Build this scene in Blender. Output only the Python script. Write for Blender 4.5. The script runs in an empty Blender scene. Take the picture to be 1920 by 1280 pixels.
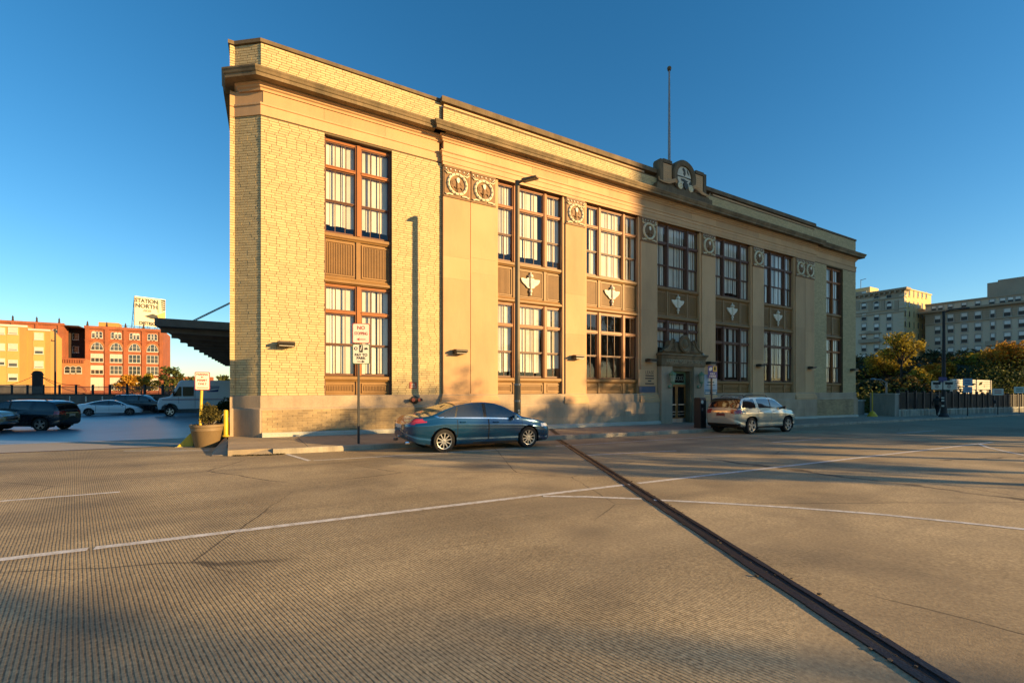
import bpy, bmesh, math, random
from mathutils import Vector, Matrix
R = math.radians
random.seed(7)
S = bpy.context.scene
COL = S.collection
CZ = 1.74            # camera height; all z below are written relative to the lens
YAW = R(30.9); F = 884.0; CX, HY = 960.0, 731.0
# ---------------------------------------------------------------- camera
cd = bpy.data.cameras.new('camera'); cam = bpy.data.objects.new('camera', cd); COL.objects.link(cam)
cam.location = (0, 0, CZ); cam.rotation_euler = (R(90), 0, -YAW)
cd.sensor_width = 36; cd.lens = 36 * F / 1920; cd.shift_y = (HY - 640) / 1920
cd.clip_start = .1; cd.clip_end = 6000
S.camera = cam
# ---------------------------------------------------------------- sky and sun
SUN_AZ = 43.0; SUN_EL = 12.0         # degrees right of the facade normal, above the horizon
w = bpy.data.worlds.new('World'); S.world = w; w.use_nodes = True
nt = w.node_tree; bg = nt.nodes['Background']
sky = nt.nodes.new('ShaderNodeTexSky'); sky.sky_type = 'NISHITA'; sky.sun_disc = False
sky.sun_elevation = R(SUN_EL); sky.sun_rotation = R(180 - SUN_AZ)
sky.air_density = 1.0; sky.dust_density = 0.15; sky.ozone_density = 3.0; sky.altitude = 50
hs = nt.nodes.new('ShaderNodeHueSaturation'); hs.inputs['Saturation'].default_value = 1.25; hs.inputs['Hue'].default_value = .495
nt.links.new(sky.outputs[0], hs.inputs['Color']); nt.links.new(hs.outputs[0], bg.inputs[0])
bg.inputs[1].default_value = .087
sl = bpy.data.lights.new('sun', 'SUN'); sl.energy = 5.0; sl.angle = R(.53); sl.color = (1, .645, .27)
so = bpy.data.objects.new('sun', sl); COL.objects.link(so)
sd = Vector((math.sin(R(SUN_AZ)) * math.cos(R(SUN_EL)), -math.cos(R(SUN_AZ)) * math.cos(R(SUN_EL)), math.sin(R(SUN_EL))))
so.rotation_euler = sd.to_track_quat('Z', 'Y').to_euler(); so.location = (30, -40, 40)
S.view_settings.view_transform = 'Standard'; S.view_settings.look = 'None'
S.view_settings.exposure = 1.2; S.view_settings.gamma = 1
S.render.engine = 'CYCLES'
S.cycles.max_bounces = 6; S.cycles.transparent_max_bounces = 12
# ---------------------------------------------------------------- pixels to places
AX = Vector((math.sin(YAW), math.cos(YAW), 0)); RT = Vector((math.cos(YAW), -math.sin(YAW), 0))
def ray(px, py): return AX + RT * ((px - CX) / F) + Vector((0, 0, (HY - py) / F))
def on_y(px, py, Y): d = ray(px, py); return d * (Y / d.y)
def on_x(px, py, X): d = ray(px, py); return d * (X / d.x)
def zr(X, Y): return -1.70 - .012 * max(-60, min(X, 80)) - .015 * (Y - 12.5)
def on_road(px, py):
    d = ray(px, py); t = (-1.70 + .015 * 12.5) / (d.z + .012 * d.x + .015 * d.y)
    return d * t
# ---------------------------------------------------------------- materials
def N(nt, t, **k):
    n = nt.nodes.new(t)
    for a, b in k.items(): setattr(n, a, b)
    return n
def mat(name, col, rough=.8, var=.12, scale=2.0, bump=0., bscale=40., metal=0., spec=.4, rnd=0., col2=None, stain=None, fine=.06, coat=0.):
    """principled material with two scales of noise; rnd: shade per piece; stain: (colour, amount, scale)"""
    m = bpy.data.materials.new(name); m.use_nodes = True; t = m.node_tree; L = t.links
    b = t.nodes['Principled BSDF']; b.inputs['Roughness'].default_value = rough; b.inputs['Metallic'].default_value = metal
    b.inputs['Specular IOR Level'].default_value = spec; b.inputs['Coat Weight'].default_value = coat; b.inputs['Coat Roughness'].default_value = .03
    tc = N(t, 'ShaderNodeTexCoord')
    n1 = N(t, 'ShaderNodeTexNoise'); n1.inputs['Scale'].default_value = scale; n1.inputs['Detail'].default_value = 6
    n2 = N(t, 'ShaderNodeTexNoise'); n2.inputs['Scale'].default_value = bscale; n2.inputs['Detail'].default_value = 3
    L.new(tc.outputs['Object'], n1.inputs['Vector']); L.new(tc.outputs['Object'], n2.inputs['Vector'])
    c2 = col2 or tuple(c * .62 for c in col)
    mr = N(t, 'ShaderNodeMapRange'); mr.inputs[1].default_value = .35; mr.inputs[2].default_value = .68; mr.inputs[3].default_value = 0; mr.inputs[4].default_value = min(1, var * 2.6)
    L.new(n1.outputs[0], mr.inputs[0])
    mx = N(t, 'ShaderNodeMix', data_type='RGBA'); mx.inputs[6].default_value = (*col, 1); mx.inputs[7].default_value = (*c2, 1)
    L.new(mr.outputs[0], mx.inputs[0]); out = mx.outputs[2]
    hv = N(t, 'ShaderNodeHueSaturation'); L.new(out, hv.inputs['Color'])
    mp = N(t, 'ShaderNodeMapRange'); mp.inputs[1].default_value = .25; mp.inputs[2].default_value = .75; mp.inputs[3].default_value = 1 - fine * 2; mp.inputs[4].default_value = 1 + fine * 2
    L.new(n2.outputs[0], mp.inputs[0]); v = mp.outputs[0]
    if rnd:
        oi = N(t, 'ShaderNodeObjectInfo'); ge = N(t, 'ShaderNodeNewGeometry')
        ad = N(t, 'ShaderNodeMath', operation='ADD'); L.new(oi.outputs['Random'], ad.inputs[0]); L.new(ge.outputs['Random Per Island'], ad.inputs[1])
        fr = N(t, 'ShaderNodeMath', operation='FRACT'); L.new(ad.outputs[0], fr.inputs[0])
        rm = N(t, 'ShaderNodeMapRange'); rm.inputs[3].default_value = 1 - rnd; rm.inputs[4].default_value = 1 + rnd; L.new(fr.outputs[0], rm.inputs[0])
        mu = N(t, 'ShaderNodeMath', operation='MULTIPLY'); L.new(v, mu.inputs[0]); L.new(rm.outputs[0], mu.inputs[1]); v = mu.outputs[0]
    L.new(v, hv.inputs['Value']); out = hv.outputs[0]
    if stain:
        n3 = N(t, 'ShaderNodeTexNoise'); n3.inputs['Scale'].default_value = stain[2]; n3.inputs['Detail'].default_value = 8; n3.inputs['Roughness'].default_value = .7
        mp3 = N(t, 'ShaderNodeMapping'); mp3.inputs['Scale'].default_value = (1, 1, .22); L.new(tc.outputs['Object'], mp3.inputs[0]); L.new(mp3.outputs[0], n3.inputs['Vector'])
        r3 = N(t, 'ShaderNodeMapRange'); r3.inputs[1].default_value = .45; r3.inputs[2].default_value = .72; r3.inputs[4].default_value = stain[1]; L.new(n3.outputs[0], r3.inputs[0])
        m3 = N(t, 'ShaderNodeMix', data_type='RGBA'); L.new(r3.outputs[0], m3.inputs[0]); L.new(out, m3.inputs[6]); m3.inputs[7].default_value = (*stain[0], 1); out = m3.outputs[2]
    L.new(out, b.inputs['Base Color'])
    if bump:
        bp = N(t, 'ShaderNodeBump'); bp.inputs['Strength'].default_value = min(1, bump); bp.inputs['Distance'].default_value = .01; L.new(n2.outputs[0], bp.inputs['Height']); L.new(bp.outputs[0], b.inputs['Normal'])
    return m
def glass(name, tint=(.9, .92, .9), refl=1.0, rough=.02):
    m = bpy.data.materials.new(name); m.use_nodes = True; t = m.node_tree; L = t.links
    for n in list(t.nodes):
        if n.type != 'OUTPUT_MATERIAL': t.nodes.remove(n)
    o = t.nodes['Material Output']
    a = N(t, 'ShaderNodeBsdfTransparent'); a.inputs[0].default_value = (*tint, 1)
    g = N(t, 'ShaderNodeBsdfGlossy'); g.inputs['Roughness'].default_value = rough
    tc = N(t, 'ShaderNodeTexCoord'); nz = N(t, 'ShaderNodeTexNoise'); nz.inputs['Scale'].default_value = 2.2; L.new(tc.outputs['Object'], nz.inputs['Vector'])
    bp = N(t, 'ShaderNodeBump'); bp.inputs['Strength'].default_value = .06; bp.inputs['Distance'].default_value = .02; L.new(nz.outputs[0], bp.inputs['Height']); L.new(bp.outputs[0], g.inputs['Normal'])
    f = N(t, 'ShaderNodeLayerWeight'); f.inputs[0].default_value = .5           # Schlick: the same from both sides of the pane
    pw = N(t, 'ShaderNodeMath', operation='POWER'); L.new(f.outputs['Facing'], pw.inputs[0]); pw.inputs[1].default_value = 5
    mm = N(t, 'ShaderNodeMath', operation='MULTIPLY_ADD'); mm.use_clamp = True; mm.inputs[1].default_value = 1.2 * refl; mm.inputs[2].default_value = .055 * refl; L.new(pw.outputs[0], mm.inputs[0])
    x = N(t, 'ShaderNodeMixShader'); L.new(mm.outputs[0], x.inputs[0]); L.new(a.outputs[0], x.inputs[1]); L.new(g.outputs[0], x.inputs[2]); L.new(x.outputs[0], o.inputs[0])
    return m
def emit(name, col, s):
    m = bpy.data.materials.new(name); m.use_nodes = True; b = m.node_tree.nodes['Principled BSDF']
    b.inputs['Base Color'].default_value = (*col, 1); b.inputs['Emission Color'].default_value = (*col, 1); b.inputs['Emission Strength'].default_value = s
    return m
# ---------------------------------------------------------------- mesh building
class MB:
    def __init__(s): s.v = []; s.f = []; s.m = []
    def add(s, vs, fs, m=0):
        o = len(s.v); s.v += [tuple(v) for v in vs]; s.f += [tuple(i + o for i in f) for f in fs]; s.m += [m] * len(fs); return s
    def box(s, x0, x1, y0, y1, z0, z1, m=0):
        if x1 < x0: x0, x1 = x1, x0
        if y1 < y0: y0, y1 = y1, y0
        if z1 < z0: z0, z1 = z1, z0
        return s.add([(x0, y0, z0), (x1, y0, z0), (x1, y1, z0), (x0, y1, z0), (x0, y0, z1), (x1, y0, z1), (x1, y1, z1), (x0, y1, z1)],
                     [(0, 3, 2, 1), (4, 5, 6, 7), (0, 1, 5, 4), (1, 2, 6, 5), (2, 3, 7, 6), (3, 0, 4, 7)], m)
    def hexa(s, b, t, m=0):   # four bottom and four top points, both anticlockwise from above
        return s.add(list(b) + list(t), [(3, 2, 1, 0), (4, 5, 6, 7), (0, 1, 5, 4), (1, 2, 6, 5), (2, 3, 7, 6), (3, 0, 4, 7)], m)
    def prism(s, pts, d, m=0):   # polygon of 3-D points pushed along d
        n = len(pts); p = [Vector(q) for q in pts]; d = Vector(d)
        return s.add([*p, *[q + d for q in p]], [tuple(range(n))[::-1], tuple(range(n, 2 * n))] + [(i, (i + 1) % n, n + (i + 1) % n, n + i) for i in range(n)], m)
    def tube(s, path, rad, n=8, m=0, cap=True):
        path = [Vector(p) for p in path]; k = len(path)
        rad = rad if isinstance(rad, (list, tuple)) else [rad] * k
        vs = []; up = None
        for i, p in enumerate(path):
            d = (path[min(i + 1, k - 1)] - path[max(i - 1, 0)]).normalized()
            if up is None: up = Vector((0, 0, 1)) if abs(d.z) < .9 else Vector((1, 0, 0))
            a = d.cross(up).normalized(); up = a.cross(d).normalized()
            for j in range(n):
                an = 2 * math.pi * j / n; vs.append(p + (a * math.cos(an) + up * math.sin(an)) * rad[i])
        fs = [(i * n + j, i * n + (j + 1) % n, (i + 1) * n + (j + 1) % n, (i + 1) * n + j) for i in range(k - 1) for j in range(n)]
        if cap: fs += [tuple(range(n))[::-1], tuple(range((k - 1) * n, k * n))]
        return s.add(vs, fs, m)
    def lathe(s, prof, c=(0, 0, 0), ax='z', n=20, m=0, cap=True):   # prof: (radius, height)
        vs = []
        for r, h in prof:
            for j in range(n):
                a = 2 * math.pi * j / n; q = (r * math.cos(a), r * math.sin(a), h)
                if ax == 'y': q = (q[0], q[2], q[1])
                if ax == 'x': q = (q[2], q[0], q[1])
                vs.append((q[0] + c[0], q[1] + c[1], q[2] + c[2]))
        k = len(prof)
        fs = [(i * n + j, i * n + (j + 1) % n, (i + 1) * n + (j + 1) % n, (i + 1) * n + j) for i in range(k - 1) for j in range(n)]
        if cap and prof[0][0] > 0: fs.append(tuple(range(n))[::-1])
        if cap and prof[-1][0] > 0: fs.append(tuple(range((k - 1) * n, k * n)))
        return s.add(vs, fs, m)
    def sweep(s, plan, prof, m=0):   # plan: points walked with the outside on the right hand; prof: (outward, z)
        n = len(plan); P = [Vector((p[0], p[1])) for p in plan]; off = []
        for i in range(n):
            ds = []
            if i > 0: ds.append((P[i] - P[i - 1]).normalized())
            if i < n - 1: ds.append((P[i + 1] - P[i]).normalized())
            ns = [Vector((d.y, -d.x)) for d in ds]
            b = sum(ns, Vector((0, 0))); b.normalize(); off.append(b / max(.25, b.dot(ns[0])))
        k = len(prof)
        vs = [(P[i].x + off[i].x * p, P[i].y + off[i].y * p, z(P[i]) if callable(z) else z) for i in range(n) for p, z in prof]
        fs = [(i * k + j, (i + 1) * k + j, (i + 1) * k + j + 1, i * k + j + 1) for i in range(n - 1) for j in range(k - 1)]
        fs += [tuple(range(k))[::-1], tuple(range((n - 1) * k, n * k))]
        return s.add(vs, fs, m)
    def blob(s, c, r, n=8, m=0):
        rs = r if isinstance(r, (list, tuple)) else (r, r, r); vs = []; k = max(4, n // 2 + 1)
        for i in range(k + 1):
            t = math.pi * i / k
            for j in range(n):
                a = 2 * math.pi * j / n; vs.append((c[0] + rs[0] * math.sin(t) * math.cos(a), c[1] + rs[1] * math.sin(t) * math.sin(a), c[2] - rs[2] * math.cos(t)))
        return s.add(vs, [(i * n + j, i * n + (j + 1) % n, (i + 1) * n + (j + 1) % n, (i + 1) * n + j) for i in range(k) for j in range(n)], m)
ORG = {}
def setm(me, mats):
    for m in (mats if isinstance(mats, (list, tuple)) else [mats]): me.materials.append(m)
def mesh(name, mb, mats, o=(0, 0, 0), smooth=False, fix=True):
    me = bpy.data.meshes.new(name)
    me.from_pydata([(a - o[0], b - o[1], c - o[2]) for a, b, c in mb.v], [], mb.f); setm(me, mats)
    if len(set(mb.m)) > 1:
        for p, i in zip(me.polygons, mb.m): p.material_index = i
    if fix:
        bm = bmesh.new(); bm.from_mesh(me); bmesh.ops.remove_doubles(bm, verts=bm.verts, dist=1e-5); bmesh.ops.recalc_face_normals(bm, faces=bm.faces); bm.to_mesh(me); bm.free()
    if smooth:
        for p in me.polygons: p.use_smooth = True
        me.set_sharp_from_angle(angle=R(smooth if smooth is not True else 40))
    me.update(); return me
def tag(o, label=None, cat=None, group=None, kind=None):
    for k, v in (('label', label), ('category', cat), ('group', group), ('kind', kind)):
        if v: o[k] = v
    return o
def thing(name, base, label, cat, group=None, rz=0):
    """an Empty at the thing's base; base is given with z relative to the lens"""
    o = bpy.data.objects.new(name, None); COL.objects.link(o); o.empty_display_size = .2
    o.location = (base[0], base[1], base[2] + CZ); o.rotation_euler = (0, 0, rz); ORG[o.name] = tuple(base)
    return tag(o, label, cat, group)
def part(root, name, mb, mats, parent=None, smooth=False, local=False, bevel=0, kind=None, label=None, fix=True):
    """mesh of a thing; mb holds world points (z relative to the lens) unless local"""
    o = ORG[root.name] if not local else (0, 0, 0)
    ob = bpy.data.objects.new(name, mesh(name, mb, mats, o, smooth, fix)); COL.objects.link(ob); ob.parent = parent or root
    if bevel:
        bv = ob.modifiers.new('bevel', 'BEVEL'); bv.width = bevel; bv.segments = 2; bv.limit_method = 'ANGLE'
    return tag(ob, label, None, None, kind)
def share(root, name, me, loc, parent=None, rz=0):
    ob = bpy.data.objects.new(name, me); COL.objects.link(ob); ob.parent = parent or root; ob.location = loc; ob.rotation_euler = (0, 0, rz); return ob
def solo(name, mb, mats, label=None, cat=None, kind=None, group=None, smooth=False, base=None):
    o = base or (0, 0, 0)
    ob = bpy.data.objects.new(name, mesh(name, mb, mats, o, smooth)); COL.objects.link(ob); ob.location = (o[0], o[1], o[2] + CZ)
    return tag(ob, label, cat, group, kind)
def copy_tree(o, parent=None):
    c = o.copy(); COL.objects.link(c); c.parent = parent
    for ch in o.children: copy_tree(ch, c)
    return c
def text_mesh(s, size, extrude=.002, sx=1.0, bold=0.):
    cu = bpy.data.curves.new('t', 'FONT'); cu.body = s; cu.size = size; cu.extrude = extrude; cu.align_x = 'CENTER'; cu.align_y = 'CENTER'; cu.offset = bold; cu.resolution_u = 3
    ob = bpy.data.objects.new('t', cu); COL.objects.link(ob); bpy.context.view_layer.update()
    me = bpy.data.meshes.new_from_object(ob); bpy.data.objects.remove(ob); bpy.data.curves.remove(cu)
    me.name = 'lettering'
    for v in me.vertices: v.co.x *= sx
    return me
def lettering(root, s, size, centre, normal, m, parent=None, sx=1.0, bold=0., extrude=.002, name='lettering', roll=0, local=False):
    """flat letters at a world point (z relative to the lens) facing the horizontal direction normal"""
    me = text_mesh(s, size, extrude, sx, bold); setm(me, m)
    ob = bpy.data.objects.new(name, me); COL.objects.link(ob); ob.parent = parent or root
    n = Vector((normal[0], normal[1], 0)).normalized(); x = Vector((-n.y, n.x, 0)); 
    o = Vector(ORG[root.name]) if not local else Vector((0, 0, 0))
    M = Matrix(((x.x, 0, n.x), (x.y, 0, n.y), (0, 1, 0))).to_4x4() @ Matrix.Rotation(roll, 4, 'Z')
    ob.matrix_local = Matrix.Translation(Vector(centre) - o) @ M
    return ob
# ================================================================ materials of the setting
KERB_Y, WALL_Y, CTR_Y = 14.2, 17.4, 17.26
def road_material():
    m = mat('grooved_concrete', (.53, .415, .24), rough=.85, var=.3, scale=.45, bump=0, bscale=34, fine=.17, col2=(.33, .25, .14), spec=.2)
    t = m.node_tree; L = t.links; b = t.nodes['Principled BSDF']
    src = b.inputs['Base Color'].links[0].from_socket
    tc = N(t, 'ShaderNodeTexCoord'); 
    def tex(kind, sc, vec=None, **k):
        n = N(t, kind); n.inputs['Scale'].default_value = sc
        for a, v in k.items(): n.inputs[a].default_value = v
        L.new(vec or tc.outputs['Object'], n.inputs['Vector']); return n
    def rng(x, a, b_, c=0., d=1.):
        r = N(t, 'ShaderNodeMapRange'); r.inputs[1].default_value = a; r.inputs[2].default_value = b_; r.inputs[3].default_value = c; r.inputs[4].default_value = d; L.new(x, r.inputs[0]); return r.outputs[0]
    def mth(op, x, y):
        n = N(t, 'ShaderNodeMath', operation=op); n.use_clamp = False
        for i, q in enumerate((x, y)):
            if isinstance(q, (int, float)): n.inputs[i].default_value = q
            else: L.new(q, n.inputs[i])
        return n.outputs[0]
    # saw-cut grooves across the deck: one every 29 mm, running 12 degrees off the building's normal
    mp = N(t, 'ShaderNodeMapping'); mp.inputs['Rotation'].default_value = (0, 0, R(-11.9)); L.new(tc.outputs['Object'], mp.inputs[0])
    sx = N(t, 'ShaderNodeSeparateXYZ'); L.new(mp.outputs[0], sx.inputs[0])
    warp = tex('ShaderNodeTexNoise', 3.0); wv = mth('MULTIPLY', warp.outputs[0], .010)
    gx = mth('MULTIPLY', mth('ADD', mth('ADD', sx.outputs[0], 500.), wv), 1 / .0275)
    fr = mth('FRACT', gx, 0)
    tri = mth('ABSOLUTE', mth('SUBTRACT', fr, .5), 0)          # 0 in the middle of a groove
    groove = rng(tri, .10, .24, 1, 0)
    # worn smooth in patches, mostly towards the right of the joint
    wear = tex('ShaderNodeTexNoise', .32, Detail=5.)
    sx2 = N(t, 'ShaderNodeSeparateXYZ'); L.new(tc.outputs['Object'], sx2.inputs[0])
    br = N(t, 'ShaderNodeTexBrick'); br.inputs['Scale'].default_value = .55; br.inputs['Color1'].default_value = (0, 0, 0, 1); br.inputs['Color2'].default_value = (1, 1, 1, 1); br.inputs['Mortar Size'].default_value = 0; br.inputs['Brick Width'].default_value = .8; br.inputs['Row Height'].default_value = .62
    mpb = N(t, 'ShaderNodeMapping'); mpb.inputs['Rotation'].default_value = (0, 0, R(-28)); L.new(tc.outputs['Object'], mpb.inputs[0]); L.new(mpb.outputs[0], br.inputs['Vector'])
    side = rng(mth('SUBTRACT', sx2.outputs[0], mth('MULTIPLY', sx2.outputs[1], .10)), .9, 2.6, -.16, .22)
    wk = mth('ADD', mth('ADD', wear.outputs[0], side), mth('MULTIPLY', br.outputs[0], .20))
    keep = rng(wk, .60, .76, 1, 0)
    spk = tex('ShaderNodeTexNoise', 28., Detail=4.); dirt = rng(spk.outputs[0], .36, .62, .12, 1.)
    g = mth('MULTIPLY', mth('MULTIPLY', groove, keep), dirt)
    # dark specks, oil and tyre film
    sp = tex('ShaderNodeTexNoise', 75., Detail=2.); specks = rng(sp.outputs[0], .56, .70, 0, .6)
    oil = tex('ShaderNodeTexNoise', .75, Detail=6.); oils = rng(oil.outputs[0], .44, .70, 0, .62)
    mpl = N(t, 'ShaderNodeMapping'); mpl.inputs['Scale'].default_value = (.10, 1.3, 1); L.new(tc.outputs['Object'], mpl.inputs[0])
    lane = tex('ShaderNodeTexNoise', .9, mpl.outputs[0], Detail=4.); lanes = rng(lane.outputs[0], .42, .68, 0, .55)
    far = rng(sx2.outputs[0], 12., 34., 0, .55)                    # the carriageway turns to asphalt beyond the deck
    dk = mth('MAXIMUM', mth('MAXIMUM', specks, oils), mth('MAXIMUM', lanes, far))
    m1 = N(t, 'ShaderNodeMix', data_type='RGBA'); L.new(dk, m1.inputs[0]); L.new(src, m1.inputs[6]); m1.inputs[7].default_value = (.15, .125, .088, 1)
    # hairline cracks and pale cast joints between the pours
    vo = N(t, 'ShaderNodeTexVoronoi'); vo.feature = 'DISTANCE_TO_EDGE'; vo.inputs['Scale'].default_value = .23
    wv2 = N(t, 'ShaderNodeMix', data_type='VECTOR'); wv2.inputs[0].default_value = .09; L.new(tc.outputs['Object'], wv2.inputs[4]); wn = tex('ShaderNodeTexNoise', 2.2, Detail=6.); L.new(wn.outputs[1], wv2.inputs[5]); L.new(wv2.outputs[1], vo.inputs['Vector'])
    crack = mth('MULTIPLY', rng(vo.outputs[0], .0012, .0035, 1, 0), rng(wear.outputs[0], .42, .52, 0, .75))
    fj = mth('FRACT', mth('MULTIPLY', mth('ADD', sx.outputs[0], 501.3), 1 / 3.9), 0)
    pale = mth('MULTIPLY', rng(fj, .0, .0045, .8, 0), rng(spk.outputs[0], .4, .6, .2, 1))
    mc = N(t, 'ShaderNodeMix', data_type='RGBA'); L.new(crack, mc.inputs[0]); L.new(m1.outputs[2], mc.inputs[6]); mc.inputs[7].default_value = (.05, .042, .032, 1)
    mj = N(t, 'ShaderNodeMix', data_type='RGBA'); L.new(pale, mj.inputs[0]); L.new(mc.outputs[2], mj.inputs[6]); mj.inputs[7].default_value = (.52, .43, .29, 1); m1 = mj
    # patched panels either side of the expansion joint
    dj = mth('ABSOLUTE', mth('ADD', mth('MULTIPLY', mth('SUBTRACT', sx2.outputs[0], 10.44), .876), mth('MULTIPLY', mth('SUBTRACT', sx2.outputs[1], 14.0), -.482)), 0)
    pm = mth('MULTIPLY', rng(dj, 1.5, 1.75, 1, 0), mth('MULTIPLY', br.outputs[0], .42))
    m0 = N(t, 'ShaderNodeMix', data_type='RGBA'); L.new(pm, m0.inputs[0]); L.new(m1.outputs[2], m0.inputs[6]); m0.inputs[7].default_value = (.27, .21, .13, 1); m1 = m0
    m2 = N(t, 'ShaderNodeMix', data_type='RGBA'); L.new(mth('MULTIPLY', g, .74), m2.inputs[0]); L.new(m1.outputs[2], m2.inputs[6]); m2.inputs[7].default_value = (.045, .037, .027, 1)
    L.new(m2.outputs[2], b.inputs['Base Color'])
    h = mth('SUBTRACT', mth('MULTIPLY', sp.outputs[0], .35), mth('MULTIPLY', mth('MULTIPLY', groove, keep), 1.0))
    bp = N(t, 'ShaderNodeBump'); bp.inputs['Strength'].default_value = .7; bp.inputs['Distance'].default_value = .006; L.new(h, bp.inputs['Height']); L.new(bp.outputs[0], b.inputs['Normal'])
    return m
M_road = road_material()
M_walk = mat('sidewalk_concrete', (.36, .285, .19), rough=.85, var=.2, scale=.8, bump=.3, bscale=50, rnd=.09, stain=((.17, .14, .10), .6, 1.6))
M_kerb = mat('kerb_concrete', (.40, .35, .26), rough=.85, var=.25, scale=1.2, bump=.4, bscale=40, rnd=.1, stain=((.12, .10, .08), .7, 2.2))
M_apron = mat('apron_concrete', (.42, .37, .30), rough=.8, var=.25, scale=.3, bump=.3, bscale=40)
M_lot = mat('lot_asphalt', (.15, .165, .19), rough=.34, var=.3, scale=.22, bump=.25, bscale=25, spec=.6, col2=(.25, .265, .29), stain=((.30, .31, .33), .5, .3))  # blue tint and pale patches put the sky's reflection into the colour
M_earth = mat('earth', (.10, .085, .06), rough=.95, var=.3, scale=.2)
M_paint = mat('road_paint', (.74, .72, .66), rough=.7, var=.2, scale=5, bump=.3, bscale=50, stain=((.34, .28, .19), 1.0, 13.0))
M_steel = mat('joint_steel', (.045, .035, .035), rough=.5, var=.3, scale=6, metal=.5, bump=.4, bscale=60, stain=((.09, .05, .03), .6, 5.))
M_rubber = mat('black_rubber', (.012, .012, .012), rough=.8, bump=.4, bscale=30)
# ================================================================ ground, carriageway, sidewalk
g = MB(); g.add([(-3000, -3000, -6.2), (3000, -3000, -6.2), (3000, 3000, -6.2), (-3000, 3000, -6.2)], [(0, 1, 2, 3)])
solo('ground', g, M_earth, kind='structure')
g = MB()
def roadq(x0, x1, y0, y1):
    g.add([(x0, y0, zr(x0, y0)), (x1, y0, zr(x1, y0)), (x1, y1, zr(x1, y1)), (x0, y1, zr(x0, y1))], [(0, 1, 2, 3)])
roadq(-60, 80, -70, KERB_Y); roadq(-60, .4, KERB_Y, 18.2); roadq(80, 260, -70, KERB_Y)
solo('road', g, M_road, kind='structure')
# lot behind the deck edge, falling away to the north
def zl(Y): return -1.787 - (.0236 * (Y - 18.2) if Y < 36 else .0236 * 17.8 + .0064 * (Y - 36))
g = MB()
ys = [18.206, 22.5, 27, 36, 50, 95]
for a, b in zip(ys[1:], ys[2:]): g.add([(-90, a, zl(a)), (.12, a, zl(a)), (2, b, zl(b)), (-90, b, zl(b))], [(0, 1, 2, 3)])
lot = solo('parking_lot', g, M_lot, kind='structure')
g = MB(); g.add([(-60, 18.206, zr(-60, 18.2) ), (-.05, 18.206, zr(0, 18.2) ), (-.05, 22.5, zl(22.5)), (-60, 22.5, zl(22.5))], [(0, 1, 2, 3)])
solo('driveway_apron', g, M_apron, kind='structure')
g = MB(); g.prism([(-60, 18.15, zr(-60, 18.15) - .05), (-.2, 18.15, zr(-.2, 18.15) - .05), (-.2, 18.15, zr(-.2, 18.15) + .012), (-60, 18.15, zr(-60, 18.15) + .012)], (0, .07, 0))
solo('edge_joint', g, M_steel, kind='structure')
# sidewalk of concrete slabs, each its own piece, with a kerb of long stones
def zs(X, Y): return zr(X, KERB_Y) + .15 + .018 * (Y - KERB_Y)
wk = bpy.data.objects.new('sidewalk', None); COL.objects.link(wk); wk.location = (20, 16, CZ - 1.9); tag(wk, kind='structure'); ORG['sidewalk'] = (20, 16, -1.9)
def slab(x0, x1, y0, y1, name='concrete_slab', m=None, root=None, dz=0., q=None):
    b = MB(); gp = .006
    pts = q or [(x0 + gp, y0 + gp), (x1 - gp, y0 + gp), (x1 - gp, y1 - gp), (x0 + gp, y1 - gp)]
    b.hexa([(x, y, zs(x, y) - .3) for x, y in pts], [(x, y, zs(x, y) + dz) for x, y in pts])
    return part(root or wk, name, b, m or M_walk)
edges = [-.05, 1.9]
while edges[-1] < 41: edges.append(edges[-1] + 1.62 + random.uniform(-.02, .02))
for i, (a, b) in enumerate(zip(edges, edges[1:])):
    slab(a, b, KERB_Y + .17, 15.9, dz=random.uniform(-.002, .002)); slab(a, b, 15.9, 17.75 if a > .5 else 18.3, dz=random.uniform(-.002, .002))
x = edges[-1]
while x < 110:
    slab(x, x + 3.2, KERB_Y + .17, 16.2, dz=random.uniform(-.002, .002)); 
    if x < 46: slab(x, x + 3.2, 16.2, 21.5)
    x += 3.2
kb = bpy.data.objects.new('kerb', None); COL.objects.link(kb); kb.location = (20, 14.3, CZ - 1.9); tag(kb, kind='structure'); ORG['kerb'] = (20, 14.3, -1.9)
x = 1.0
while x < 110:
    ln = 2.7 if x < 45 else 6.0
    b = MB(); x1 = x + ln - .008; dy = random.uniform(-.006, .006)
    zt = lambda X: zr(X, KERB_Y) + .15
    prof = [(KERB_Y + dy, -.25), (KERB_Y + dy, -.02), (KERB_Y + dy + .02, .003), (KERB_Y + .164, .003), (KERB_Y + .164, -.25)]
    b.add([(X, y, zt(X) + z) for X in (x, x1) for y, z in prof], [(0, 1, 2, 3, 4)[::-1], (5, 6, 7, 8, 9)] + [(i, i + 5, (i + 1) % 5 + 5, (i + 1) % 5) for i in range(5)])
    part(kb, 'kerb_stone', b, M_kerb); x += ln
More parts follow.
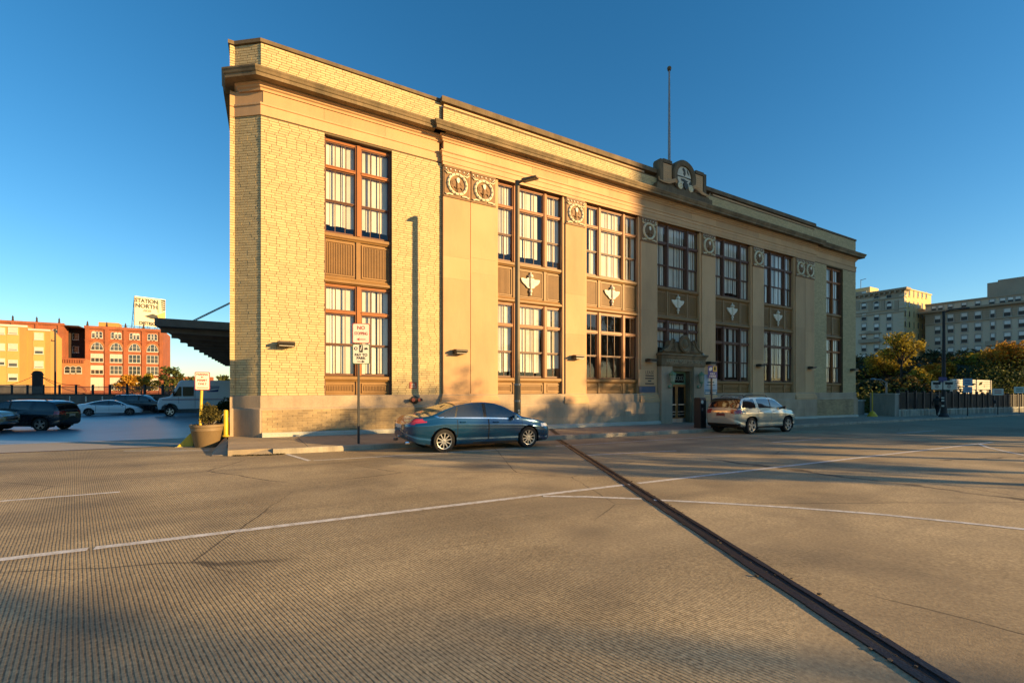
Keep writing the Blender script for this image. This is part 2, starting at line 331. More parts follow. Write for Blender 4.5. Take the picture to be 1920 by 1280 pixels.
# dropped corner with a tactile plate, meeting the carriageway at the driveway
b = MB(); zc = lambda X, Y, h: zr(X, Y) + h
b.add([(-.42, 14.55, zc(-.4, 14.55, .006)), (.99, KERB_Y, zc(.99, KERB_Y, .02)), (.99, KERB_Y + .17, zs(.99, KERB_Y + .17) + .001), (.55, 16.0, zs(.55, 16)), (-.06, 16.9, zs(0, 16.9)), (-.10, 18.15, zs(0, 18.1)), (-.30, 18.15, zc(-.3, 18.15, .01)), (-.40, 16.5, zc(-.4, 16.5, .008)), (.99, KERB_Y, zc(1, KERB_Y, -.2))],
      [(0, 1, 2, 3), (0, 3, 4, 7), (7, 4, 5, 6)])
part(wk, 'dropped_corner', b, M_walk)
M_tact = mat('tactile_plate', (.17, .075, .045), rough=.7, var=.25, scale=4, bump=.3, bscale=40)
b = MB(); A, B_, C_, D = [Vector(p) for p in ((-.12, 14.72, zc(-.12, 14.72, .026)), (.50, 14.62, zc(.5, 14.62, .045)), (.42, 15.75, zs(.42, 15.75) + .000), (-.06, 16.0, zs(-.06, 16) - .04))]
b.add([A, B_, C_, D], [(0, 1, 2, 3)])
for i in range(13):
    for j in range(20):
        u, v = (i + .5) / 13, (j + .5) / 20; p = (A * (1 - u) + B_ * u) * (1 - v) + (D * (1 - u) + C_ * u) * v
        b.lathe([(.013, 0), (.008, .008)], p, n=5)
part(wk, 'tactile_plate', b, M_tact)
# ---------------------------------------------------------------- road paint
def stripe(pts, wd, lift=.004):
    b = MB(); P = [Vector((x, y, 0)) for x, y in pts]; vs = []
    for i, p in enumerate(P):
        d = (P[min(i + 1, len(P) - 1)] - P[max(i - 1, 0)]).normalized(); n = Vector((-d.y, d.x, 0)) * wd / 2
        for q in (p + n, p - n): vs.append((q.x, q.y, zr(q.x, q.y) + lift))
    b.add(vs, [(2 * i, 2 * i + 1, 2 * i + 3, 2 * i + 2) for i in range(len(P) - 1)])
    o = solo('road_marking', b, M_paint, kind='structure'); return o
def lin(a, b, n=12): return [(a[0] + (b[0] - a[0]) * i / n, a[1] + (b[1] - a[1]) * i / n) for i in range(n + 1)]
stripe(lin((-9, 6.28), (-1.22, 6.23), 6), .12); stripe(lin((-1.17, 6.235), (6.10, 6.13), 10), .12); stripe(lin((6.32, 6.12), (23.6, 5.70), 14), .12)
stripe([(4.15, 6.07), (5.2, 5.35), (6.0, 4.55)] if False else [tuple(on_road(px, py)[:2]) for px, py in ((1018, 930), (1100, 931), (1203, 935))], .10)
stripe([tuple(on_road(px, py)[:2]) for px, py in ((1226, 937), (1330, 942), (1480, 951), (1640, 963), (1780, 977), (1930, 993), (2060, 1009))], .10)
stripe(lin((-9, 9.73), (-1.52, 9.76), 5), .10)
stripe(lin((8.2, 9.9), (11.3, 9.45), 4), .09); stripe(lin((16.5, 9.6), (19.6, 9.5), 4), .09); stripe(lin((26, 9.4), (30, 9.3), 4), .09)
stripe(lin((1.33, KERB_Y - .06), (1.66, 12.36), 5), .10); stripe(lin((1.75, 12.34), (7.6, 12.30), 8), .08); stripe(lin((9.0, 12.3), (18, 12.25), 8), .08); stripe(lin((-2.6, 17.3), (-.5, 16.2), 5), .10)
stripe([tuple(on_road(px, py)[:2]) for px, py in ((1836, 832), (1850, 838), (1880, 845), (1935, 856))], .11)
# ---------------------------------------------------------------- steel expansion joint across the deck and the sidewalk
ja, jb = Vector((10.44, 14.0, 0)), Vector((3.27, .98, 0)); jd = (jb - ja).normalized(); jn = Vector((-jd.y, jd.x, 0))
jroot = thing('expansion_joint', (7, 7.5, zr(7, 7.5)), 'dark rusty steel bridge joint running diagonally across the concrete road', 'bridge joint')
jrg = random.Random(3)
def strip3(mb, p, q, a, b_, h0, h1, zf, n=46):
    for i in range(n):
        s, e = p.lerp(q, i / n), p.lerp(q, (i + 1) / n); j0, j1 = jrg.uniform(-.006, .006), jrg.uniform(-.006, .006)
        pts = [s + jn * (a + j0), s + jn * (b_ + j1), e + jn * (b_ - j0), e + jn * (a - j1)]
        mb.hexa([(v.x, v.y, zf(v.x, v.y) + h0) for v in pts], [(v.x, v.y, zf(v.x, v.y) + h1) for v in pts])
p0 = ja - jd * .25; p1 = jb + jd * 3.0
for nm, a, b_, h, mm in (('steel_edge', -.115, -.04, .012, M_steel), ('steel_edge', .03, .085, .012, M_steel), ('rubber_seal', -.04, .03, .003, M_rubber)):
    mb = MB(); strip3(mb, p0, p1, a, b_, -.05, h, zr); part(jroot, nm, mb, mm)
mb = MB(); strip3(mb, ja - jd * .62, ja - jd * 3.6, -.09, .09, -.05, .006, zs, 6); part(jroot, 'cover_plate', mb, M_steel)

jb_ = MB()
for _ in range(170):      # grit and scraps lodged in the joint and along its broken edges
    t = jrg.random(); c = p0.lerp(p1, t) + jn * jrg.choice((jrg.uniform(-.04, .03), jrg.gauss(-.125, .012), jrg.gauss(.095, .012))); s = jrg.uniform(.006, .02); z = zr(c.x, c.y) + .006
    jb_.prism([(c.x + s * math.cos(a) * jrg.uniform(.6, 1.2), c.y + s * math.sin(a) * jrg.uniform(.6, 1.2), z) for a in (.2, 1.5, 2.7, 3.9, 5.2)], (0, 0, s * .5))
part(jroot, 'grit', jb_, mat('grit', (.08, .062, .045), rough=.95, rnd=.4), kind='stuff')

# ================================================================ the post office
M_brick = mat('buff_brick', (.555, .425, .212), rough=.75, var=.10, scale=.8, bump=.4, bscale=60, rnd=.10, fine=.04, col2=(.46, .345, .15))
M_mortar = mat('brick_mortar', (.17, .12, .06), rough=.9, var=.2, scale=3, bump=.4, bscale=50)
M_brickd = mat('plinth_brick', (.40, .29, .145), rough=.8, var=.25, scale=1.0, bump=.4, bscale=50, rnd=.2, stain=((.15, .11, .07), .55, 1.2))
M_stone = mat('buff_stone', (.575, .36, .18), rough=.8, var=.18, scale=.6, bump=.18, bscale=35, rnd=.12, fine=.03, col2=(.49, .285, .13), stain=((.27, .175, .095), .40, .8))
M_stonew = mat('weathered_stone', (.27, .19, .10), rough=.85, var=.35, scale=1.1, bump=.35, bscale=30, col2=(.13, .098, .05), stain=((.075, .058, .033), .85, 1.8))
M_plinth = mat('plinth_stone', (.46, .345, .225), rough=.85, var=.2, scale=.9, bump=.3, bscale=30, rnd=.08, stain=((.16, .125, .08), .55, .9))
M_cope = mat('dark_coping', (.19, .135, .07), rough=.85, var=.35, scale=1.5, bump=.3, bscale=30, stain=((.07, .052, .03), .8, 2.))
M_bronze = mat('bronze_panel', (.28, .15, .045), rough=.55, var=.15, scale=2, bump=.1, bscale=30, metal=.0, rnd=.04)
M_medal = mat('medallion_bronze', (.22, .115, .04), rough=.6, var=.2, scale=6)
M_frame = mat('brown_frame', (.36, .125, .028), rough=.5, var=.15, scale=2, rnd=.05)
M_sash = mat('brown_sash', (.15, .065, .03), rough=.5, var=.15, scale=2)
M_framed = mat('jamb_and_shaded_frame', (.13, .06, .035), rough=.5, var=.15, scale=2)  # wing jambs, and frames of the shaded bays with shade in the colour
M_cream = mat('cream_terracotta', (.78, .70, .46), rough=.6, var=.2, scale=5, bump=.3, bscale=50)
M_white = mat('white_terracotta', (.78, .72, .55), rough=.6, var=.1, scale=5)
M_blind = mat('cream_blind', (.82, .76, .64), rough=.9, var=.12, scale=1.5, rnd=.16, fine=.02)
M_dark = mat('dark_interior', (.13, .115, .095), rough=.9, var=.2, scale=.6)
M_lampb = mat('bronze_lamp', (.055, .042, .025), rough=.45, var=.2, scale=6)
M_lens = mat('lamp_lens', (.30, .27, .2), rough=.25, var=.1)
M_sill = mat('pale_footing', (.50, .49, .40), rough=.85, var=.2, scale=.7, bump=.2, bscale=30)
M_glass = glass('window_glass')
M_roof = mat('roof_felt', (.08, .08, .08), rough=.9)
BX = [7.19, 9.55, 13.195, 14.345, 17.99, 19.14, 22.78, 23.93, 27.575, 28.725, 32.37, 34.73]
ZO0, ZO1 = -.18, 8.85
PA, PB, PC = (.87, WALL_Y), (.14, 18.01), (0.0, 18.01)
PD = (PC[0] + .066 * 64, PC[1] + .998 * 64)
PLAN = [PD, PC, PB, PA, (7.19, WALL_Y), (7.19, CTR_Y), (34.73, CTR_Y), (34.73, WALL_Y), (40.95, WALL_Y), (40.95, 81)]
BASE = (20.65, 17.4, -2.0)
bld = thing('post_office', BASE, 'two-storey buff brick and stone post office with tall windows and bracketed crest', 'building')
def P(name, mb, m, **k): return part(bld, name, mb, m, **k)
# ---- brick walls
CH, BL, JT = .0835, .305, .013
bme = None; singles = 0
def brick_wall(O, u, L, z0, z1, holes=(), thick=.45, m=None, own=False, back=True, name='brick_wall', rows_own=None):
    """wall along unit vector u from O, outside on the right hand of u; every brick a box proud of the mortar"""
    global bme, singles
    m = m or M_brick; u = Vector((u[0], u[1], 0)); n = Vector((u.y, -u.x, 0)); O = Vector((O[0], O[1], 0))
    w = MB()
    def slabq(a, b, c, d):
        p = [O + u * a, O + u * b, O + u * b - n * thick, O + u * a - n * thick]
        w.hexa([(q.x, q.y, c) for q in p], [(q.x, q.y, d) for q in p])
    if holes:
        h0, h1, hz0, hz1 = holes[0]
        slabq(0, h0, z0, z1); slabq(h1, L, z0, z1)
        if hz0 > z0: slabq(h0, h1, z0, hz0)
        if hz1 < z1: slabq(h0, h1, hz1, z1)
    else: slabq(0, L, z0, z1)
    wall = P(name, w, M_mortar)
    b = MB(); k = 0; z = z0 + JT / 2
    rg = random.Random(int(L * 1000 + z0 * 77))
    while z + CH - JT <= z1 + .002:
        zt = z + CH - JT; zm = (z + zt) / 2
        iv = [(0., L)]
        for h0, h1, hz0, hz1 in holes:
            if hz0 < zm < hz1: iv = [q for a, c in iv for q in ((a, min(c, h0)), (max(a, h1), c)) if q[1] - q[0] > .03]
        for a, c in iv:
            x = a - rg.choice((0, .5, .33)) * BL if k % 2 == 0 else a - BL * rg.choice((.5, .66, .2))
            while x < c - .01:
                s, e = max(x, a) + JT / 2 * (x > a), min(x + BL, c) - JT / 2 * (x + BL < c)
                if e - s > .02:
                    full = (s == x + JT / 2 and e == x + BL - JT / 2); d = .012 + rg.uniform(-.003, .003)
                    if own and full and singles < 300 and abs(u.x - 1) < 1e-6 and s < 1.95 and z < 5.:
                        if bme is None:
                            q = MB(); q.box(-BL / 2 + JT / 2, BL / 2 - JT / 2, -.012, .02, -(CH - JT) / 2, (CH - JT) / 2); bme = mesh('brick', q, M_brick)
                        cx = O.x + (s + e) / 2; ob = share(bld, 'brick', bme, (cx - BASE[0], O.y - (d - .012) - BASE[1], zm - BASE[2]), parent=wall); singles += 1
                    else:
                        p = [O + u * s + n * d, O + u * e + n * d, O + u * e - n * .01, O + u * s - n * .01]
                        b.add([(q.x, q.y, z) for q in p] + [(q.x, q.y, zt) for q in p], [(3, 2, 1, 0), (4, 5, 6, 7), (0, 1, 5, 4), (1, 2, 6, 5), (3, 0, 4, 7)])
                x += BL
        z += CH; k += 1
    P('brickwork', b, m, parent=wall, kind='stuff')
    return wall
WH = (2.82 - .87, 5.19 - .87, ZO0, 8.90)
brick_wall(PA, (1, 0), 6.30, -.18, 8.97, [WH], own=True)
WHr = (36.63 - 34.73, 39.0 - 34.73, ZO0, 8.90)
brick_wall((34.73, WALL_Y), (1, 0), 6.22, -.18, 8.97, [WHr])
ch = Vector((PA[0] - PB[0], PA[1] - PB[1])); chl = ch.length; ch.normalize(); chn = Vector((ch.y, -ch.x))
brick_wall((PB[0] - chn.x * .022, PB[1] - chn.y * .022), ch, chl, -.18, 9.0)
brick_wall(PC, (1, 0), .14, -.18, 9.0, thick=.3)
brick_wall((PC[0], PC[1]), (0.9999, 0), .14, 10.3, 11.33, thick=.3); brick_wall((PB[0] - chn.x * .02, PB[1] - chn.y * .02), ch, chl, 10.3, 11.33)
brick_wall(PA, (1, 0), 6.30, 10.3, 11.33, thick=.35)
brick_wall((7.19, CTR_Y), (1, 0), 27.54, 10.3, 11.12, thick=.4)
brick_wall((34.73, WALL_Y), (1, 0), 6.22, 10.3, 11.33, thick=.35)
brick_wall(PA, (1, 0), 6.25, -2.3, -.62, m=M_brickd, thick=.3, name='plinth_wall') if False else None
# plain hidden walls, roof and inside
sdv = Vector((-.066, -.998)); w = MB()
w.hexa([(PD[0], PD[1], -3.2), (PD[0] + .4, PD[1], -3.2), (PC[0] + .4, PC[1] + .31, -3.2), (PC[0], PC[1] + .31, -3.2)][::-1], [(PD[0], PD[1], 11.33), (PD[0] + .4, PD[1], 11.33), (PC[0] + .4, PC[1] + .31, 11.33), (PC[0], PC[1] + .31, 11.33)][::-1]); P('side_wall', w, M_brick)
w = MB(); w.box(40.55, 40.95, 17.86, 81, -3.2, 11.33); P('side_wall', w, M_brick)
w = MB(); w.box(4.4, 40.5, 80.6, 81, -3.2, 11.33); P('rear_wall', w, M_brick)
w = MB(); w.box(.6, 40.4, 17.85, 80.5, 10.1, 10.28); P('roof', w, M_roof)
w = MB(); w.box(.95, 40.4, 20.6, 20.75, -2.2, 10.05); P('interior_wall', w, M_dark)
w = MB(); w.box(1.2, 40.4, 17.86, 20.58, 4.55, 4.75); w.box(1.2, 40.4, 17.86, 20.58, -.95, -.8); w.box(1.2, 40.4, 17.86, 20.58, 9.2, 9.3); P('interior_floor', w, M_dark)
w = MB()
for x in (7.3, 13.5, 18.3, 23.0, 27.7, 34.0): w.box(x, x + .1, 17.9, 20.55, -.75, 9.15)
P('interior_partition', w, M_dark)
# ---- entablature
arch = [(0, 8.85), (.03, 8.85), (.03, 8.98), (.055, 8.96), (.055, 9.16), (.08, 9.17), (.08, 9.30), (.12, 9.33), (.12, 9.385), (.01, 9.39), (-.35, 9.39), (-.35, 8.85)]
archw = [(0, 8.97), (.03, 8.97), (.03, 9.28), (.06, 9.30), (.06, 9.36), (.01, 9.38), (-.3, 9.38), (-.3, 8.97)]
w = MB(); w.sweep([PC, PB, PA, (7.188, WALL_Y)], archw); P('architrave', w, M_stone)
w = MB(); w.sweep([(7.19, WALL_Y + .1), (7.19, CTR_Y), (34.73, CTR_Y), (34.73, WALL_Y + .1)], arch); P('architrave', w, M_stone)
w = MB(); w.sweep([(34.732, WALL_Y), (40.95, WALL_Y), (40.95, 20)], archw); P('architrave', w, M_stone)
def frieze(x0, x1, y, n):
    xs = [x0 + (x1 - x0) * i / n + (random.uniform(-.25, .25) if 0 < i < n else 0) for i in range(n + 1)]
    for a, b in zip(xs, xs[1:]):
        w = MB(); w.box(a + .003, b - .003, y + random.uniform(-.004, .004), y + .35, 9.392, 9.80); P('frieze_stone', w, M_stone)
frieze(.93, 7.07, WALL_Y, 3); frieze(7.20, 34.72, CTR_Y, 13); frieze(34.74, 40.93, WALL_Y, 3)
w = MB(); w.sweep([PC, PB, (PA[0] + .05, PA[1] - .0)], [(-.01, 9.385), (-.01, 9.8), (-.3, 9.8), (-.3, 9.385)]); P('frieze_stone', w, M_stone)
bed = [(-.2, 9.76), (.04, 9.76), (.05, 9.83), (.10, 9.86), (.12, 9.92), (.17, 9.94), (.17, 9.985), (-.2, 9.985)]
crn = [(-.2, 9.99), (.44, 9.99), (.45, 10.09), (.48, 10.11), (.50, 10.17), (.53, 10.22), (.53, 10.27), (.02, 10.33), (-.2, 10.33)]
for pl in ([(.30, 18.6), (.30, 17.876), PA, (7.188, WALL_Y)], [(7.19, WALL_Y - .05), (7.19, CTR_Y), (34.73, CTR_Y), (34.73, WALL_Y - .05)], [(34.732, WALL_Y), (40.95, WALL_Y), (40.95, 22)]):
    w = MB(); w.sweep(pl, bed); P('bed_moulding', w, M_stone)
    # cornice in separate lengths of stone
    if pl[0][1] == WALL_Y - .05:
        pl = [(7.19, WALL_Y), (7.19, CTR_Y), (34.73, CTR_Y), (34.73, WALL_Y)]
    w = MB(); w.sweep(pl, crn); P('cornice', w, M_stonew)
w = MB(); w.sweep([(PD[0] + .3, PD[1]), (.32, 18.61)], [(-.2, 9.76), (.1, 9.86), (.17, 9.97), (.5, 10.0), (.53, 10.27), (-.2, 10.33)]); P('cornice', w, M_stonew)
cop = [(-.4, 11.33), (.05, 11.33), (.05, 11.45), (.0, 11.48), (-.4, 11.48)]
w = MB(); w.sweep([PD, PC, PB, PA, (7.188, WALL_Y)], cop); P('coping', w, M_cope)
w = MB(); w.sweep([(34.732, WALL_Y), (40.95, WALL_Y), (40.95, 81)], cop); P('coping', w, M_cope)
w = MB(); w.sweep([(7.19, WALL_Y), (7.19, CTR_Y), (34.73, CTR_Y), (34.73, WALL_Y)], [(-.42, 11.19), (.09, 11.27), (.09, 11.47), (.05, 11.52), (-.42, 11.52)]); P('coping', w, M_cope)
xs = [7.20 + 27.52 * i / 15 for i in range(16)]
for a, b in zip(xs, xs[1:]):
    if a < 23.1 and b > 18.9: continue
    w = MB(); w.box(a + .003, b - .003, CTR_Y - .03, CTR_Y + .35, 11.122, 11.20); P('parapet_band', w, M_stone)
# ---- plinth
def plinth(plan, m=M_plinth, brick=False):
    w = MB(); w.sweep(plan, [(-.25, -.18), (.035, -.18), (.05, -.20), (.05, -.58), (.07, -.60), (-.25, -.60)]); P('water_table', w, m)
    w = MB(); w.sweep(plan, [(-.25, -.602), (.09, -.602), (.11, -.63), (.11, -2.7), (-.25, -2.7)]); return P('plinth', w, m if not brick else M_mortar)
pw1 = plinth([PC, PB, PA, (7.188, WALL_Y)], brick=False)
plinth([(7.19, WALL_Y), (7.19, CTR_Y), (19.24, CTR_Y)]); plinth([(22.67, CTR_Y), (34.73, CTR_Y), (34.73, WALL_Y)]); plinth([(34.732, WALL_Y), (40.95, WALL_Y), (40.95, 24)])
for (x0, y0, L) in ((PA[0] + .02, WALL_Y - .112, 6.1), (34.3, WALL_Y - .112, 6.1)):
    b = MB(); z = -.66; k = 0
    while z > -1.62 - .012 * x0:
        x = x0 - (k % 2) * .15
        while x < x0 + L:
            s, e = max(x, x0) + .006, min(x + BL, x0 + L) - .006
            if e - s > .03: b.box(s, e, y0 - .008 + random.uniform(-.003, .003), y0 + .05, z - CH + .012, z)
            x += BL
        z -= CH; k += 1
    P('plinth_brickwork', b, M_brickd, kind='stuff')
for a, b in ((7.19, 19.24), (22.67, 34.73)):
    n = 5; xs = [a + (b - a) * i / n for i in range(n + 1)]
    for r, (zt, zb) in enumerate(((-.70, -1.22), (-1.228, -2.6))):
        off = .9 * (r % 2)
        cuts = [a + .02] + [x + off for x in xs[1:-1]] + [b - .02]
        for s, e in zip(cuts, cuts[1:]):
            w = MB(); w.box(s + .004, e - .004, CTR_Y - .128 - random.uniform(0, .004), CTR_Y - .05, zb, zt); P('plinth_stone', w, M_plinth, bevel=.006)
for pl in ([(PA[0] + .02, WALL_Y), (7.188, WALL_Y)], [(7.19, WALL_Y - .14), (7.19, CTR_Y), (19.24, CTR_Y)], [(22.67, CTR_Y), (34.73, CTR_Y), (34.73, WALL_Y - .14)], [(34.732, WALL_Y), (40.95, WALL_Y)]):
    w = MB(); w.sweep(pl, [(0, lambda p: zs(p.x, 17) + .15), (.17, lambda p: zs(p.x, 17) + .15), (.21, lambda p: zs(p.x, 17) + .11), (.21, lambda p: zs(p.x, 17) - .2), (0, lambda p: zs(p.x, 17) - .2)]); P('footing', w, M_sill)
# ---- pilasters
def medallion(pil, x0, x1):
    cx = (x0 + x1) / 2; y = CTR_Y; zc = 8.18
    w = MB(); w.box(x0 + .03, x1 - .03, y - .012, y + .1, 7.66, 8.84); w.box(x0, x1, y - .04, y + .1, 7.61, 7.67); w.box(x0 + .02, x1 - .02, y - .035, y + .05, 8.77, 8.845); P('bronze_panel', w, M_medal, parent=pil)
    for i in range(6): a = x0 + (x1 - x0) * (i + .5) / 6; w = MB(); w.box(a - .022, a + .022, y - .045, y, 8.695, 8.74); P('stud', w, M_white, parent=pil)
    w = MB(); n = 28
    for i in range(n):
        for (dx, k) in ((1, 0),):
            a0, a1 = 2 * math.pi * i / n, 2 * math.pi * (i + 1) / n
    prof = [(.335, 0), (.345, -.05), (.39, -.075), (.435, -.05), (.45, 0)]
    w.lathe(prof, (cx, y - .01, zc), 'y', 28, cap=False); 
    for i in range(14): a = 2 * math.pi * i / 14; w.blob((cx + .392 * math.cos(a), y - .08, zc + .392 * math.sin(a)), .035, 6)
    P('wreath_ring', w, M_cream, parent=pil, smooth=True)
    for sx in (-1, 1):
        w = MB(); w.tube([(cx + sx * .26, y - .03, zc + .40), (cx + sx * .42, y - .04, zc + .36), (cx + sx * .50, y - .04, zc + .43), (cx + sx * .44, y - .04, zc + .49), (cx + sx * .39, y - .04, zc + .43)], [.02, .03, .03, .025, .015], 6); P('scroll', w, M_cream, parent=pil, smooth=True)
        w = MB(); w.tube([(cx + sx * .20, y - .03, zc - .45), (cx + sx * .36, y - .04, zc - .44), (cx + sx * .47, y - .04, zc - .48), (cx + sx * .52, y - .04, zc - .43)], [.03, .035, .03, .012], 6); P('scroll', w, M_cream, parent=pil, smooth=True)
    w = MB(); yy = y - .014
    # bird with folded wings seen from the front, head turned
    for sx in (-1, 1):
        w.prism([(cx + sx * q[0], yy, zc + q[1]) for q in ((.04, .13), (.16, .17), (.27, .10), (.30, -.06), (.22, -.20), (.14, -.10), (.08, -.16), (.03, -.02))], (0, -.035, 0))
        w.prism([(cx + sx * q[0], yy - .03, zc + q[1]) for q in ((.08, .09), (.20, .10), (.25, -.03), (.17, -.05))], (0, -.02, 0))
    w.blob((cx, yy - .03, zc - .05), (.075, .05, .16), 8); w.box(cx - .045, cx - .015, yy - .03, yy, zc - .31, zc - .18); w.box(cx + .015, cx + .045, yy - .03, yy, zc - .31, zc - .18)
    P('bird_relief', w, M_medal, parent=pil)
    w = MB(); w.prism([(cx + q[0], yy - .02, zc + q[1]) for q in ((-.05, .22), (.03, .25), (.08, .20), (.07, .10), (.03, .02), (-.02, .05), (-.05, .13))], (0, -.06, 0)); P('bird_head', w, M_white, parent=pil)
def pilaster(x0, x1, double=False):
    w = MB(); w.sweep([(x0, CTR_Y + .3), (x0, CTR_Y), (x1, CTR_Y), (x1, CTR_Y + .3)], [(0, -.15), (.02, -.15), (.05, -.21), (.055, -.28), (.10, -.33), (.10, -.43), (.13, -.47), (.13, -.62), (0, -.62)])
    pil = P('pilaster', w, M_stone)
    hs = [(x0, (x0 + x1) / 2), ((x0 + x1) / 2, x1)] if double else [(x0, x1)]
    for i, (a, b) in enumerate(hs):
        cuts = [-.152] + sorted(random.choice((1.25, 1.9, 2.6, 4.1, 4.6, 5.2)) + random.uniform(-.2, .2) for _ in range(2)) + [7.61]
        cuts = [c for j, c in enumerate(cuts) if j == 0 or c - cuts[j - 1] > .5]
        for c, d in zip(cuts, cuts[1:]):
            w = MB(); w.box(a + (.012 if i else 0), b - (.012 if double and not i else 0), CTR_Y + random.uniform(-.002, .002), CTR_Y + .62, c + .001, d - .002); P('stone_block', w, M_stone, parent=pil)
        w = MB(); w.box(a + .014, b - .014, CTR_Y + .012, CTR_Y + .62, 7.608, 8.86); P('stone_block', w, M_stone, parent=pil)
        medallion(pil, a + .012, b - .012)
pilaster(BX[0], BX[1], True); pilaster(BX[10], BX[11], True)
for i in (2, 4, 6, 8): pilaster(BX[i], BX[i + 1])
# ---- windows
def window(x0, x1, z0, z1, y, cols, blind=1.0, open_sash=None, m=M_frame, drop=0., rnd=None):
    """cols: share of the width and number of panes in each; three lights over each other"""
    rg = rnd or random.Random(int(x0 * 100 + z0 * 10))
    MU = .21; tot = (x1 - x0) - MU * (len(cols) - 1)
    w = MB(); x = x0; spans = []
    for i, (s, n) in enumerate(cols):
        a, b = x, x + tot * s; spans.append((a, b, n)); x = b
        if i < len(cols) - 1:
            w.box(x, x + MU, y - .06, y + .12, z0, z1); w.box(x + .05, x + MU - .05, y - .10, y - .06, z0, z1); x += MU
    h = z1 - z0; t1 = z0 + h * .685; t2 = z0 + h * .345
    w.box(x0, x1, y - .045, y + .10, z1 - .07, z1 - .001)
    for a, b, n in spans: w.box(a, b, y - .075, y + .10, t1, t1 + .10); w.box(a, b, y - .095, y - .075, t1 + .07, t1 + .10)
    win = P('window', w, m)
    for a, b, n in spans:
        for r, (c, d) in enumerate(((z0, t2), (t2, t1), (t1 + .1, z1 - .07))):
            yy = y + (.03 if r == 0 else 0.)
            w = MB(); e = .038
            w.box(a, a + e, yy - .02, yy + .03, c, d); w.box(b - e, b, yy - .02, yy + .03, c, d); w.box(a + e, b - e, yy - .02, yy + .03, d - e, d); w.box(a + e, b - e, yy - .02, yy + .03, c, c + e + (.03 if r == 0 else 0))
            for k in range(1, n): xx = a + (b - a) * k / n; w.box(xx - .011, xx + .011, yy - .012, yy + .02, c + e, d - e)
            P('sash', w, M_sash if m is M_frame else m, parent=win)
            for k in range(n):
                w = MB(); w.add([(a + e + (b - a - 2 * e) * k / n, yy + .005, c + e), (a + e + (b - a - 2 * e) * (k + 1) / n, yy + .005, c + e), (a + e + (b - a - 2 * e) * (k + 1) / n, yy + .005, d - e), (a + e + (b - a - 2 * e) * k / n, yy + .005, d - e)], [(0, 1, 2, 3)]); P('pane', w, M_glass, parent=win, fix=False)
        dr_ = drop + rg.choice((0, 0, 0, 0, 0, .2))
        if blind:
            xx = a + .0
            bw = .185
            while xx < b - .06:
                if rg.random() < blind:
                    ww = bw * rg.uniform(.8, 1.1); ww = min(ww, b - .03 - xx); tw = rg.uniform(-.022, .022); bz = z0 + .05 + dr_ + (rg.uniform(0, .05))
                    w = MB(); w.add([(xx, y + .10 - tw, bz), (xx + ww, y + .10 + tw, bz), (xx + ww + rg.uniform(-.01, .01), y + .10 + tw, z1 - .08), (xx, y + .10 - tw, z1 - .08)], [(0, 1, 2, 3)]); P('blind_slat', w, M_blind, parent=win)
                xx += bw + rg.choice((.0, .004, .010, .028))
    return win
